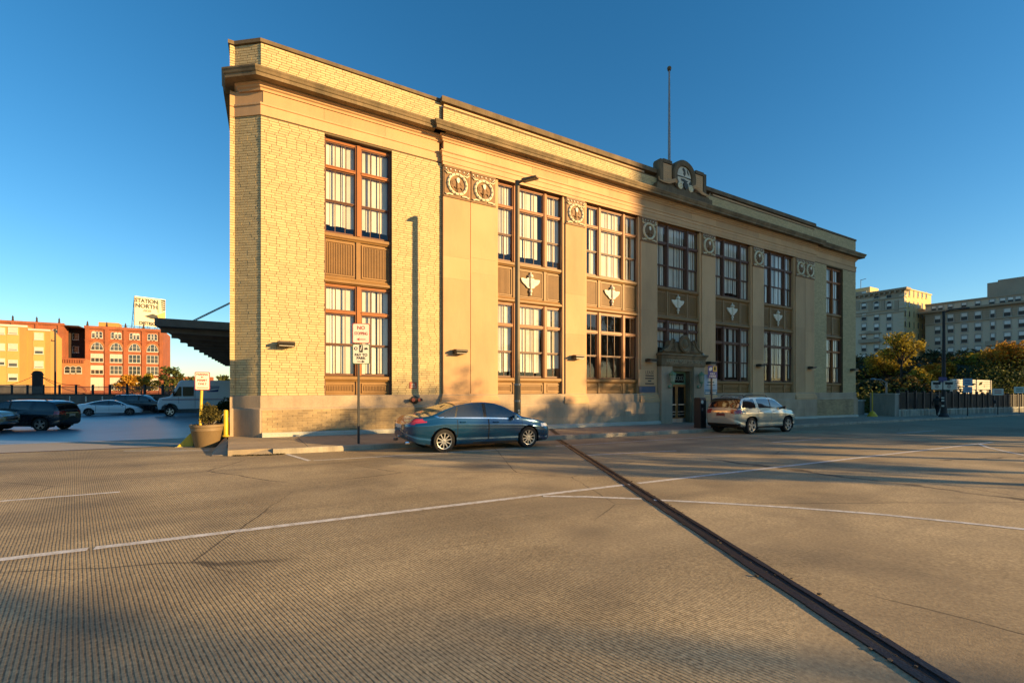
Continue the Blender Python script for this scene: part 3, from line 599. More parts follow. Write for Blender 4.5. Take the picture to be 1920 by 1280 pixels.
def spandrel(x0, x1, z0, z1, y, cols, emblem=False, m=M_bronze, flut=True, top=True):
    MU = .21; tot = (x1 - x0) - MU * (len(cols) - 1)
    w = MB(); w.box(x0, x1, y + .03, y + .2, z0, z1)
    prof = [(0, z1 - .20), (.03, z1 - .19), (.05, z1 - .15), (.09, z1 - .12), (.09, z1 - .02), (.05, z1), (-.1, z1), (-.1, z1 - .2)]
    w.sweep([(x0, y), (x1, y)], prof)
    if top: w.sweep([(x0, y), (x1, y)], [(-.1, z0), (.02, z0), (.06, z0 + .03), (.11, z0 + .05), (.11, z0 + .13), (.05, z0 + .18), (.02, z0 + .24), (-.1, z0 + .24)])
    sp = P('spandrel_panel' if top else 'apron_panel', w, m)
    x = x0
    for i, (s, n) in enumerate(cols):
        a, b = x, x + tot * s; x = b + MU
        if i < len(cols) - 1:
            w = MB(); w.box(b + .03, b + MU - .03, y - .02, y + .05, z0 + (.24 if top else 0), z1 - .2); P('panel_stile', w, m, parent=sp)
        lo, hi = z0 + (.30 if top else .06), z1 - .26
        w = MB(); e = .07
        w.box(a + .02, a + e, y - .005, y + .04, lo, hi); w.box(b - e, b - .02, y - .005, y + .04, lo, hi); w.box(a + e, b - e, y - .005, y + .04, hi - e + .02, hi); w.box(a + e, b - e, y - .005, y + .04, lo, lo + e - .02)
        P('panel_frame', w, m, parent=sp)
        w = MB(); q = a + e + .03; hb = (lo + e, hi - e) if top else ((lo + hi) / 2 - .09, (lo + hi) / 2 + .09)
        st = .058 if top else .055
        while q + .03 < b - e - .02: w.box(q, q + .032, y + .005, y + .04, *hb); q += st
        P('fluting', w, m, parent=sp)
    if emblem:
        cx = (x0 + x1) / 2; zc = (z0 + z1) / 2 + .06; yy = y - .0; w = MB(); wa_, wz_ = cx, zc
        w.lathe([(0, -.62), (.05, -.58), (.05, -.50), (.03, -.48), (.07, -.44), (.08, -.38), (.07, -.32), (.03, -.29), (.05, -.24), (.09, -.1), (.09, .22), (.05, .25), (.12, .30), (.13, .36), (.10, .42), (.03, .45), (.04, .52), (0, .56)], (cx, yy - .05, zc), 'z', 10)
        for sx in (-1, 1):
            w.prism([(cx + sx * q[0], yy, zc + q[1]) for q in ((.06, .20), (.14, .28), (.24, .20), (.52, .22), (.545, .17), (.50, .06), (.40, -.04), (.28, -.11), (.18, -.22), (.06, -.25))], (0, -.06, 0))
            for k, (r0, r1) in enumerate(((.20, .50), (.12, .44), (.03, .34))): w.prism([(cx + sx * .12, yy - .05, zc + r0 - .02), (cx + sx * r1, yy - .05, zc + r0 - .07), (cx + sx * (r1 - .02), yy - .05, zc + r0 - .10), (cx + sx * .12, yy - .05, zc + r0 - .07)], (0, -.025, 0))
        w.v = [(wa_ + (a_ - wa_) * .9, b_, wz_ + (c_ - wz_) * .9) for a_, b_, c_ in w.v]; P('winged_emblem', w, M_white, parent=sp, smooth=30)
    return sp
C2 = [(.5, 3), (.5, 3)]; C3 = [(.265, 2), (.47, 3), (.265, 2)]
for (x0, x1, bl) in ((2.82, 5.19, 1.), (36.63, 39.0, .9)):
    y = WALL_Y + .22; rb = random.Random(5)
    window(x0 + .05, x1 - .05, 5.56, 8.84, y, C2, bl, rnd=rb, drop=.22 if x0 < 5 else 0); window(x0 + .05, x1 - .05, .52, 3.74, y, C2, bl, rnd=rb)
    spandrel(x0 + .02, x1 - .02, 3.76, 5.54, y - .05, C2); spandrel(x0 + .02, x1 - .02, -.17, .50, y - .05, C2, top=False)
    w = MB(); w.box(x0, x0 + .055, y - .1, y + .1, -.17, 8.89); w.box(x1 - .055, x1, y - .1, y + .1, -.17, 8.89); w.box(x0 + .055, x1 - .055, y - .05, y + .1, 8.84, 8.89); P('window_jamb', w, M_framed)
for k in range(5):
    x0, x1 = BX[1 + 2 * k], BX[2 + 2 * k]; y = CTR_Y + .24; lit = k < 2
    for a, b in ((x0, x0 + .13), (x1 - .13, x1)):
        w = MB(); w.box(a + (.001 if a == x0 else 0), b - (.001 if b == x1 else 0), CTR_Y + .06, CTR_Y + .6, -.17, 8.84); P('jamb_stone', w, M_stone)
    a, b = x0 + .135, x1 - .135; mm = M_frame if k < 2 else M_framed  # bays out of the sun get darker frames: shade put into the colour
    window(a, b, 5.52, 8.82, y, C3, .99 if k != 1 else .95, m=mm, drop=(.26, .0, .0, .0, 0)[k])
    if k != 2:
        window(a, b, .55, 3.74, y, C3, (1, .04, 0, .75, .7)[k], m=mm, drop=.16)
        spandrel(a, b, -.16, .53, y - .05, C3, top=False)
    else: window(a, b, 2.0, 3.74, y, C3, 1., m=mm)
    spandrel(a, b, 3.76, 5.50, y - .05, C3, emblem=True)
    if k != 2:
        w = MB(); w.box(x0 + .002, x1 - .002, CTR_Y + .1, CTR_Y + .6, -.6, -.175); P('window_sill', w, M_plinth)
# ---- wall lamps
def wall_lamp(x, y, z=1.5):
    w = MB(); w.box(x - .26, x + .26, y - .10, y, z - .06, z + .10); w.hexa([(x - .26, y - .36, z + .02), (x + .26, y - .36, z + .02), (x + .26, y - .10, z - .06), (x - .26, y - .10, z - .06)], [(x - .25, y - .36, z + .09), (x + .25, y - .36, z + .09), (x + .26, y - .10, z + .12), (x - .26, y - .10, z + .12)])
    r = thing('wall_lamp', (x, y, z - .1), LAMPL[len(LAMPS)], 'wall lamp', 'wall lamps along the facade'); LAMPS.append(r)
    part(r, 'housing', w, M_lampb, bevel=.008)
    w = MB(); w.box(x - .22, x + .22, y - .34, y - .12, z - .066, z - .03); part(r, 'lens', w, M_lens)
LAMPS = []
LAMPL = ['bronze box lamp on the sunlit brick wing beside the tall window', 'bronze box lamp on the sunlit double pilaster', 'bronze box lamp on the sunlit single pilaster between two window bays', 'dark box lamp on the pilaster above the carved lease notice', 'dark box lamp on the pilaster above the parking pay signs', 'dark box lamp on the shaded pilaster above the silver car', 'dark box lamp on the shaded double pilaster', 'dark box lamp at the shaded brick end of the facade']
for x, y in ((1.60, WALL_Y - .02), (7.84, CTR_Y), (13.77, CTR_Y), (18.56, CTR_Y), (23.35, CTR_Y), (28.15, CTR_Y), (34.1, CTR_Y), (40.3, WALL_Y - .02)): wall_lamp(x, y)
# ---- crest over the entrance and flagpole
cx = 20.96; y0 = CTR_Y - .22
w = MB(); w.box(18.76, 23.16, y0 - .16, 17.3, 10.335, 10.60); w.box(18.91, 23.01, y0 - .06, 17.3, 10.602, 10.74)
crest = P('parapet_crest', w, M_cope)
out = [(-1.78, 10.742), (1.78, 10.742), (1.78, 11.98), (.98, 11.98)] + [(.95 * math.cos(t), 11.42 + .90 * math.sin(t)) for t in [R(q) for q in range(38, 143, 8)]] + [(-.98, 11.98), (-1.78, 11.98)]
w = MB(); w.prism([(cx + a, y0, b) for a, b in out], (0, .5, 0)); P('crest_panel', w, M_cope, parent=crest)
for s in (-1, 1):
    w = MB(); w.box(cx + s * .95, cx + s * 1.58, y0 - .012, y0 + .05, 10.86, 11.84)
    for i in range(5):
        for j in range(8): w.blob((cx + s * (1.01 + .128 * i), y0 - .012, 10.93 + .118 * j), .026, 5)
    P('studded_panel', w, M_stone, parent=crest)
    w = MB(); w.box(cx + s * 1.62, cx + s * 1.84, y0 - .05, y0 + .4, 10.742, 11.99); w.box(cx + s * .96, cx + s * 1.62, y0 - .06, y0 + .4, 11.86, 12.04); P('crest_pier', w, M_cope, parent=crest)
    w = MB()
    for k in range(4): w.tube([(cx + s * (.45 + .05 * k), y0 - .10, 10.95 - .02 * k), (cx + s * .80, y0 - .14, 11.12 - .05 * k), (cx + s * 1.3, y0 - .14, 10.92 - .05 * k), (cx + s * 1.8, y0 - .13, 10.80 - .01 * k), (cx + s * 2.02, y0 - .13, 10.83), (cx + s * 2.04, y0 - .13, 10.98)], .028, 6)
    P('scroll', w, M_stone, parent=crest, smooth=True)
    w = MB(); w.lathe([(.16, 0), (.19, -.05), (.14, -.08), (.11, -.05), (0, -.05)], (cx + s * .42, y0 - .10, 10.86), 'y', 16); w.box(cx + s * .42 - .1, cx + s * .42 + .1, y0 - .17, y0 - .14, 10.85, 10.87); w.box(cx + s * .42 - .01, cx + s * .42 + .01, y0 - .17, y0 - .14, 10.76, 10.96); P('rosette', w, M_cream, parent=crest)
w = MB(); w.lathe([(.60, .05), (.60, -.10), (.70, -.14), (.86, -.14), (.92, -.08), (.92, .05)], (cx, y0, 11.40), 'y', 32, cap=False); P('crest_ring', w, M_cope, parent=crest, smooth=True)
w = MB(); w.lathe([(.61, .06), (.61, -.02), (.45, -.05), (0, -.07)], (cx, y0, 11.40), 'y', 32); P('globe_disc', w, mat('pale_globe', (.66, .62, .48), rough=.7, var=.2, scale=3), parent=crest, smooth=True)
w = MB(); M_globe = mat('globe_land', (.075, .08, .07), rough=.8)
for pts in (((-.10, .50), (.05, .40), (.08, .20), (.0, .06), (-.10, .18), (-.05, .30), (-.16, .42)), ((.22, .46), (.30, .30), (.34, .18), (.25, .26), (.20, .36)), ((-.30, -.12), (-.05, -.10), (.20, -.16), (.34, -.10), (.16, -.26), (.03, -.44), (-.05, -.24), (-.22, -.22)), ((.46, -.10), (.52, -.24), (.44, -.40), (.40, -.22))):
    w.prism([(cx + a, y0 - .06, 11.40 + b) for a, b in pts], (0, -.025, 0))
w.box(cx - .58, cx + .58, y0 - .09, y0 - .05, 11.38, 11.42)
P('globe_relief', w, M_globe, parent=crest)
w = MB(); w.prism([(cx + a, y0 - .10, 10.88 + b) for a, b in ((-.17, .17), (0, .20), (.17, .17), (.16, -.02), (0, -.18), (-.16, -.02))], (0, -.08, 0)); P('shield', w, M_globe, parent=crest, bevel=.02)
fp = thing('flagpole', (20.96, 18.0, 10.28), 'bare grey flagpole rising from the roof behind the crest', 'flagpole')
w = MB(); w.tube([(20.96, 18.0, 10.28), (20.96, 18.0, 14), (20.96, 18.0, 17.75)], [.085, .07, .045], 10); part(fp, 'pole', w, mat('grey_paint', (.30, .29, .28), rough=.5, var=.2, scale=2), smooth=True)
w = MB(); w.blob((20.96, 18.0, 17.86), .12, 12); w.lathe([(.09, 0), (.06, .03)], (20.96, 18.0, 17.74)); part(fp, 'ball_finial', w, M_cope, smooth=True)
# ---- entrance
cx = 20.96; ye = CTR_Y - .22; ent = MB(); zg = zs(cx, 17) - .02
ent.box(19.26, 20.09, ye, CTR_Y + .5, zg - .5, 1.25); ent.box(21.83, 22.66, ye, CTR_Y + .5, zg - .5, 1.25)
door_s = P('entrance_surround', ent, M_plinth)
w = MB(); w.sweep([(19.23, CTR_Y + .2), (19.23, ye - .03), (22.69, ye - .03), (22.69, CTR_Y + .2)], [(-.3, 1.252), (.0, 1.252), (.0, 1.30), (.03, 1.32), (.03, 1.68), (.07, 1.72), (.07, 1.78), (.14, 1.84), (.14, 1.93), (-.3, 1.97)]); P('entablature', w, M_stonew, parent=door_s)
w = MB(); w.box(20.09, 21.83, ye + .12, CTR_Y + .5, 1.02, 1.251)
for s, a in ((20.09, 20.23), (21.69, 21.83)): w.box(s + .001, a - .001, ye + .14, CTR_Y + .5, zg - .3, 1.02)
P('door_reveal', w, M_stonew, parent=door_s)
w = MB(); w.box(19.46, 22.46, CTR_Y - .10, CTR_Y + .3, 1.97, 2.02)
ped = [(-1.55, 2.02), (1.55, 2.02), (1.42, 2.10), (1.22, 2.18), (1.05, 2.36), (.98, 2.62), (.72, 2.66), (.52, 2.52), (-.52, 2.52), (-.72, 2.66), (-.98, 2.62), (-1.05, 2.36), (-1.22, 2.18), (-1.42, 2.10)]
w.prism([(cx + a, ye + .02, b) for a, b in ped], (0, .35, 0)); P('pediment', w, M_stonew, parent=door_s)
for s in (-1, 1):
    w = MB(); w.tube([(cx + s * 1.55, ye, 2.05), (cx + s * 1.25, ye, 2.18), (cx + s * 1.04, ye, 2.40), (cx + s * .98, ye, 2.60), (cx + s * .84, ye, 2.70), (cx + s * .70, ye, 2.64), (cx + s * .72, ye, 2.50), (cx + s * .80, ye, 2.50)], .055, 8)
    for i in range(4):
        for j in range(4 - i): w.blob((cx + s * (.60 + .12 * i + .04 * j), ye + .01, 2.09 + .10 * j), .045, 6)
    P('pediment_scroll', w, M_stonew, parent=door_s, smooth=True)
w = MB(); w.lathe([(.24, 0), (.42, 0), (.42, -.10), (.36, -.16), (.28, -.12), (.24, -.08)], (0, 0, 0), 'y', 24); w.lathe([(.25, -.06), (.15, -.16), (0, -.18)], (0, 0, 0), 'y', 24)
w.v = [(cx + a, ye - .02 + b, 2.48 + c * 1.12) for a, b, c in w.v]; P('cartouche', w, M_stonew, parent=door_s, smooth=True)
lettering(bld, 'PARCEL POST STATION', .26, (cx, ye - .075, 1.50), (0, -1), mat('carved_letters', (.42, .33, .20), rough=.8), parent=door_s, sx=1.02, extrude=.015)
M_green = mat('verdigris_paint', (.16, .27, .15), rough=.5, var=.25, scale=4); M_wood = mat('varnished_wood', (.36, .14, .03), rough=.4, var=.3, scale=5); M_blk = mat('black_glass', (.008, .008, .008), rough=.08, spec=.6); M_alu = mat('aluminium', (.5, .5, .48), rough=.35, metal=.9)
yd = CTR_Y + .24
w = MB(); w.box(20.23, 21.69, yd, yd + .08, .30, .40); w.box(20.23, 20.34, yd, yd + .08, .40, 1.0); w.box(21.58, 21.69, yd, yd + .08, .40, 1.0); w.box(20.34, 21.58, yd, yd + .08, .90, 1.0)
w.box(20.34, 21.58, yd + .03, yd + .05, .40, .90, 1); tr = P('transom', w, [M_green, M_blk], parent=door_s)
w = MB(); M_orn = mat('etched_scroll', (.30, .33, .25), rough=.6)
for k in range(-3, 4): w.tube([(cx + k * .16 + .08 * math.cos(t), yd + .02, .65 + (.10 + .03 * (k % 2)) * math.sin(t)) for t in [R(i * 40) for i in range(10)]], .012, 5)
P('transom_scroll', w, M_orn, parent=door_s)
for s in (-1, 1):
    a, b = (20.23, 20.958) if s < 0 else (20.962, 21.69); e = .10
    w = MB(); w.box(a, a + e, yd, yd + .06, zg, .299); w.box(b - e, b, yd, yd + .06, zg, .299); w.box(a + e, b - e, yd, yd + .06, .18, .299); w.box(a + e, b - e, yd, yd + .06, zg + .002, zg + .30)
    dr = P('door_leaf', w, M_wood)
    w = MB(); w.box(a + e, b - e, yd + .025, yd + .04, zg + .30, .18); P('door_glass', w, M_blk, parent=dr)
    w = MB(); w.box(a + e, b - e, yd - .05, yd - .02, -.82, -.76); P('push_bar', w, M_alu, parent=dr)
    for z0_, z1_ in ((-1.35, -1.32), (-1.20, -1.17)): w = MB(); w.box(a + e, b - e, yd - .02, yd + .02, z0_, z1_); P('guard_bar', w, M_alu, parent=dr)
    w = MB(); w.box(a + .01, b - .01, yd - .012, yd, zg + .004, zg + .24); P('kick_plate', w, M_alu, parent=dr)
    lettering(bld, 'PUSH' if s < 0 else 'PULL', .08, ((a + b) / 2, yd + .022, -.25), (0, -1), M_white, parent=dr) if False else None
w = MB(); w.box(20.09, 21.83, ye - .25, yd + .1, zg - .4, zg + .001); P('threshold', w, M_sill, parent=door_s)
for s in (-1, 1):
    x = cx + s * 1.16; r = thing('entrance_lantern', (x, ye, .1), 'green bronze lantern on the stone door surround beside the ' + ('lease notice' if s < 0 else 'downpipe'), 'lantern', 'lanterns flanking the entrance')
    w = MB(); w.tube([(x, ye, .18), (x, ye - .14, .10), (x, ye - .25, .20), (x, ye - .25, .34)], .025, 6); w.blob((x, ye - .03, .18), (.07, .05, .10)); part(r, 'bracket', w, M_green, smooth=True)
    w = MB(); w.lathe([(0, .33), (.09, .35), (.09, .38), (.11, .40), (.16, .78), (.19, .80), (.19, .83), (.10, .93), (.04, .96), (.05, 1.0), (0, 1.03)], (x, ye - .25, 0), n=8); part(r, 'lantern_body', w, M_green)
    w = MB(); w.lathe([(.112, .42), (.165, .77)], (x, ye - .25, 0), n=8); part(r, 'lantern_glass', w, mat('lantern_glass', (.30, .36, .25), rough=.2)) 
r = thing('downpipe', (22.86, CTR_Y - .04, zs(22.86, 16.9)), 'pale slim downpipe on the shaded stone beside the entrance', 'downpipe'); w = MB(); w.tube([(22.81, CTR_Y - .07, -.45), (22.81, CTR_Y - .07, 1.95)], .045, 8); part(r, 'pipe', w, M_sill, smooth=True)
w = MB(); w.tube([(22.81, CTR_Y - .07, 1.95), (22.81, CTR_Y - .07, 2.0), (22.81, CTR_Y + .05, 2.06)], .055, 8); w.box(22.75, 22.87, CTR_Y - .13, CTR_Y, .7, .74); part(r, 'pipe_collar', w, M_sill)
# carved lease notice and its blue strip on the pilaster by the door
r = thing('lease_notice', (18.59, CTR_Y - .02, -.1), 'tan notice headed LEASE with a blue strip on the pilaster by the door', 'sign')
w = MB(); w.box(17.80, 19.07, CTR_Y - .03, CTR_Y - .003, .22, 1.05); part(r, 'board', w, M_stone)
w = MB(); w.box(17.86, 19.01, CTR_Y - .03, CTR_Y - .003, -.12, .19); part(r, 'blue_strip', w, mat('slate_blue', (.08, .10, .14), rough=.6))
M_ink = mat('dark_ink', (.045, .035, .03), rough=.7)
lettering(r, 'LEASE', .24, (18.59, CTR_Y - .031, .90), (0, -1), M_ink)
for a_, z in ((.30, .74), (.32, .60), (.12, .47), (.33, .33)): w = MB(); w.box(18.59 - a_, 18.59 + a_, CTR_Y - .033, CTR_Y - .0295, z - .03, z + .03); part(r, 'small_print', w, M_ink)
lettering(r, 'Direct Mail', .12, (18.59, CTR_Y - .031, .035), (0, -1), mat('pale_ink', (.4, .42, .42), rough=.7)) if False else None
# small fittings on the brick wing
M_redcap = mat('red_cap', (.30, .06, .03), rough=.4)
r = thing('fire_hose_inlet', (6.05, WALL_Y - .05, -.55), 'round brass fire hose inlet with red caps on the stone water table', 'hose inlet')
w = MB(); w.lathe([(.16, 0), (.16, -.03), (.08, -.05), (.08, -.14)], (6.05, WALL_Y - .05, -.37), 'y', 16); w.tube([(5.80, WALL_Y - .20, -.37), (6.30, WALL_Y - .20, -.37)], .055, 8); part(r, 'brass_body', w, M_lampb, smooth=True)
for s in (-1, 1): w = MB(); w.lathe([(0, -.26), (.07, -.26), (.07, -.19), (.05, -.18)], (6.05 + s * .12, WALL_Y - .02, -.37), 'y', 12); part(r, 'cap', w, M_redcap, smooth=True)
r = thing('red_plate_sign', (6.0, WALL_Y - .02, .05), 'small red plate sign on the brick above the hose inlet', 'sign')
w = MB(); w.box(5.86, 6.14, WALL_Y - .03, WALL_Y - .014, .06, .30); part(r, 'plate', w, mat('red_plate', (.42, .10, .05), rough=.5))
w = MB(); 
for k, (a, z) in enumerate(((.05, .24), (.07, .19), (.09, .12))): w.box(6 - a, 6 + a, WALL_Y - .032, WALL_Y - .0295, z - .015, z + .015)
part(r, 'lettering', w, M_cream)
# ---- canopy on the flank, hung on rods
r = thing('dock_canopy', (-2, 34, zl(34)), 'dark steel loading dock canopy hung on rods from the building flank', 'canopy')
M_can = mat('canopy_steel', (.14, .12, .10), rough=.6, var=.3, scale=1.5); M_cand = mat('canopy_soffit', (.10, .09, .08), rough=.7, var=.3, scale=1)
yf = 33.0; z1 = 3.62; xo = on_y(295, 632, yf).x
def cp(s, y): t = (y - yf); return Vector((xo + (1.05 - xo) * s + .066 * t, y, 0))
w = MB(); a, b, c, d = cp(0, yf), cp(1, yf), cp(1, 80), cp(0, 80); w.hexa([(p.x, p.y, z1) for p in (a, b, c, d)], [(p.x, p.y, z1 + .16) for p in (a, b, c, d)]); deck = part(r, 'deck', w, M_cand)
w = MB(); w.hexa([(a.x, a.y - .12, z1 - .02), (b.x, b.y - .12, z1 - .02), (b.x, b.y - .001, z1 - .02), (a.x, a.y - .001, z1 - .02)], [(a.x, a.y - .12, z1 + .42), (b.x, b.y - .12, z1 + .42), (b.x, b.y - .001, z1 + .42), (a.x, a.y - .001, z1 + .42)]); part(r, 'fascia', w, M_can)
w = MB(); w.hexa([(a.x - .12, a.y - .12, z1 - .02), (a.x - .001, a.y - .12, z1 - .02), (d.x - .001, d.y, z1 - .02), (d.x - .12, d.y, z1 - .02)], [(a.x - .12, a.y - .12, z1 + .42), (a.x - .001, a.y - .12, z1 + .42), (d.x - .001, d.y, z1 + .42), (d.x - .12, d.y, z1 + .42)]); part(r, 'fascia', w, M_can)
for k in range(14):
    y = yf + .9 + 3.3 * k; p, q = cp(0, y), cp(1, y); w = MB(); w.hexa([(p.x, y, z1 - .28), (q.x, y, z1 - .34), (q.x, y + .25, z1 - .34), (p.x, y + .25, z1 - .28)], [(p.x, y, z1 - .002), (q.x, y, z1 - .002), (q.x, y + .25, z1 - .002), (p.x, y + .25, z1 - .002)]); part(r, 'beam', w, M_can)
for y in (yf + 1.2, yf + 9, yf + 17):
    for dd in (0, .35): w = MB(); p = cp(.2, y + dd); q = cp(1, y + dd); w.tube([(p.x, p.y, z1 + .16), (q.x - .02, q.y, z1 + 2.55)], .028, 6); part(r, 'tie_rod', w, M_can)
# ================================================================ vehicles
M_tyre = mat('tyre_rubber', (.018, .017, .016), rough=.85, var=.3, scale=8, bump=.3, bscale=60)
M_rim = mat('alloy_rim', (.55, .54, .52), rough=.28, metal=.85, var=.1)
M_well = mat('wheel_well', (.008, .008, .008), rough=.95)
M_plas = mat('black_plastic', (.02, .02, .02), rough=.6)
M_chrome = mat('chrome_trim', (.75, .75, .74), rough=.12, metal=1., var=.03)
M_red = mat('tail_lens', (.32, .012, .012), rough=.12, spec=.7, var=.1, coat=1.)
M_lite = mat('head_lens', (.55, .56, .56), rough=.1, spec=.8, coat=1.)
M_plate = mat('number_plate', (.55, .52, .46), rough=.5, var=.1)
M_cglass = mat('tinted_glass', (.010, .012, .012), rough=.04, spec=.9, var=.05, coat=.5)
M_cglass2 = mat('clear_tinted_glass', (.03, .035, .035), rough=.04, spec=.9, coat=.5)
def paint(name, c, metal=.6, rough=.26): return mat(name, c, rough=rough, metal=metal, var=.04, scale=.6, fine=.01, coat=1.)
def ip(pts, x):
    if x <= pts[0][0]: return pts[0][1]
    for (a, b), (c, d) in zip(pts, pts[1:]):
        if x <= c: t = (x - a) / (c - a); return b + (d - b) * t
    return pts[-1][1]
def smooth_ip(pts, x, h=.09): return (ip(pts, x - h) + 2 * ip(pts, x) + ip(pts, x + h)) / 4
def inside(poly, x, z):
    c = False; j = len(poly) - 1
    for i in range(len(poly)):
        (xi, zi), (xj, zj) = poly[i], poly[j]
        if (zi > z) != (zj > z) and x < (xj - xi) * (z - zi) / (zj - zi) + xi: c = not c
        j = i
    return c
def wheel_parts(root, x, y, R_, wd, side, spokes, rim_m, detail):
    t = MB(); rr = R_ * .68
    t.lathe([(rr, -wd / 2), (R_ * .93, -wd / 2), (R_ * .985, -wd * .40), (R_, -wd * .2), (R_, wd * .2), (R_ * .985, wd * .40), (R_ * .93, wd / 2), (rr, wd / 2), (rr * .97, wd * .3), (rr * .97, -wd * .3), (rr, -wd / 2)], (x, y, R_), 'y', 36 if detail else 20, cap=False)
    h = MB(); h.lathe([(rr * .9, side * wd * .1), (0, side * wd * .1)], (x, y, R_), 'y', 16)
    wh = part(root, 'wheel', h, M_well, local=True)
    part(root, 'tyre', t, M_tyre, parent=wh, local=True, smooth=40)
    r = MB(); o = side * wd / 2
    r.lathe([(rr * .97, o * .5), (rr * 1.0, o), (rr * .94, o * .98), (rr * .90, o * .7)], (x, y, R_), 'y', 30 if detail else 18, cap=False)
    r.lathe([(rr * .22, o * .45), (rr * .2, o * .92), (0, o * .95)], (x, y, R_), 'y', 14)
    for k in range(spokes):
        a = 2 * math.pi * k / spokes + .2; ca, sa = math.cos(a), math.sin(a); w0, w1 = rr * (.10 if spokes > 7 else .17), rr * (.075 if spokes > 7 else .20)
        def q(rad, tt, yy): return (x + ca * rad - sa * tt, y + yy, R_ + sa * rad + ca * tt)
        r.hexa([q(rr * .16, -w0, o * .6), q(rr * .93, -w1, o * .6), q(rr * .93, w1, o * .6), q(rr * .16, w0, o * .6)], [q(rr * .16, -w0 * .8, o * .90), q(rr * .93, -w1 * .8, o * .93), q(rr * .93, w1 * .8, o * .93), q(rr * .16, w0 * .8, o * .90)])
    part(root, 'rim', r, rim_m, parent=wh, local=True, smooth=35)
def car(sp, base, rz, label, name, cat, group=None):
    """sp: shape of the vehicle in metres, x forward; every panel is cut out of one lofted skin"""
    root = thing(name, (base[0], base[1], base[2]), label, cat, group)
    L, W = sp['L'], sp['W']; hx = L / 2; hw = W / 2; top, belt, bot = sp['top'], sp['belt'], sp['bot']
    k = sp.get('tumble', .36); step = sp.get('step', .035)
    xs = []; n = int(L / step)
    for i in range(n + 1): xs.append(-hx + L * i / n)
    for s in sp.get('seams', ()): xs += [s - .005, s + .005]
    xs = sorted(set(round(x, 4) for x in xs)); clean = [xs[0]]
    for x in xs[1:]:
        if x - clean[-1] > .006: clean.append(x)
    xs = clean
    RA, wx, RW = sp['arch'], sp['wheels'], sp['R']
    def halfw(x):
        a = abs(x) / hx; e = sp.get('plan', .16) if x > 0 else sp.get('planr', .12)
        return hw * (1 - e * max(0, (a - .55) / .45) ** 2.4)
    NB, NS, NG, NR = 4, sp.get('ns', 20), sp.get('ng', 14), 9
    def ring(x):
        zt = smooth_ip(top, x); zb = ip(bot, x); zB = min(smooth_ip(belt, x), zt - .035); w = halfw(x); pts = []
        for i in range(NB): pts.append((w * .93 * i / (NB - 1), zb, 'u'))
        for i in range(1, NS + 1):
            s = i / NS; z = zb + (zB - zb) * s
            yb = w * (.955 + .045 * math.sin(min(1., s * 1.45) * math.pi / 2)) - w * .055 * max(0, (s - .62) / .38) ** 1.6
            yb -= .018 * math.exp(-((s - .30) / .07) ** 2)        # hollow above the sill
            yb += .012 * math.exp(-((s - .78) / .05) ** 2)        # shoulder line
            if s < .08: yb -= w * .02 * (1 - s / .08)
            pts.append((yb, z, 's'))
        y0, zr_ = pts[-1][0], zt - .05; yr = max(.12, y0 - .012 - max(0, zr_ - zB) * k)
        for i in range(1, NG + 1):
            s = i / NG; z = zB + (zr_ - zB) * s; pts.append((y0 + (yr - y0) * (s ** 1.12) - .010 * math.sin(s * math.pi) * -1, z, 'g'))
        for i in range(1, NR + 1):
            s = i / NR; y = yr * math.cos(s * math.pi / 2) ** .8 if s < 1 else 0.; y = yr * (1 - s); pts.append((y, zr_ + .05 * (1 - (1 - s) ** 2.6), 'r'))
        return pts
    V = []; idx = {}; rows = []; tags = [t for *_, t in ring(0)]; m = len(tags)
    for x in xs: rows.append((x, ring(x)))
    def cap(x, rg, s):
        zm = sum(z for _, z, _ in rg) / m; out = []; bl = sp.get('bulge', .07)
        for i in range(1, 11):
            f = 1 - i / 10; out.append((x + s * bl * (1 - f ** 3), [(y * f, zm + (z - zm) * f, t) for y, z, t in rg]))
        return out
    rows = cap(xs[0], rows[0][1], -1)[::-1] + rows + cap(xs[-1], rows[-1][1], 1)
    for i_, (x, rg) in enumerate(rows):      # rounded corners where flank and end meet
        t = max(0., min(1., (abs(x) - (hx - .24)) / .24)); zm = sum(z for _, z, _ in rg) / m
        if t > 0: rows[i_] = (x, [(y * (1 - .13 * t ** 2.6), zm + (z - zm) * (1 - .09 * t ** 2.6), tt) for y, z, tt in rg])
    grid = []
    sq = sp.get('sq', 2.)
    for x, rg in rows:
        line = []
        for (y, z, t) in rg:
            X = x
            for w_ in wx:
                d = (abs(X - w_) ** sq + abs(z - RW) ** sq) ** (1 / sq)
                if abs(d - RA) < .024 and y > hw - .30 and d > 1e-6: X = w_ + (X - w_) * RA / d; z = RW + (z - RW) * RA / d
            line.append((X, y, z))
        grid.append(line)
    parts = {}
    cls = sp['cls']; nr = len(grid); nc = 10
    for side in (1, -1):
        for i in range(nr - 1):
            for j in range(m - 1):
                q = [grid[i][j], grid[i + 1][j], grid[i + 1][j + 1], grid[i][j + 1]]
                cx_ = sum(p[0] for p in q) / 4; cy = sum(p[1] for p in q) / 4; cz = sum(p[2] for p in q) / 4
                if cy > hw - .34 and any((abs(cx_ - w_) ** sq + abs(cz - RW) ** sq) ** (1 / sq) < RA - .004 for w_ in wx): continue
                end = -1 if i < nc else (1 if i >= nr - 1 - nc else 0)
                key = cls(cx_, cy, cz, tags[j + 1], end, abs(q[1][0] - q[0][0]) < .016 and not end) or 'body'
                if key.startswith('2'): key = key[1:] + ('|l' if side > 0 else '|r')
                mb = parts.setdefault(key, MB())
                qq = [(p[0], p[1] * side, p[2]) for p in q]
                if side < 0: qq = qq[::-1]
                mb.add(qq, [(0, 1, 2, 3)])
    MM = sp['mats']; body = None
    for key in sorted(parts, key=lambda s: s != 'body'):
        nm = key.split('|')[0]
        ob = part(root, nm, parts[key], MM.get(nm, M_plas), local=True, smooth=38)
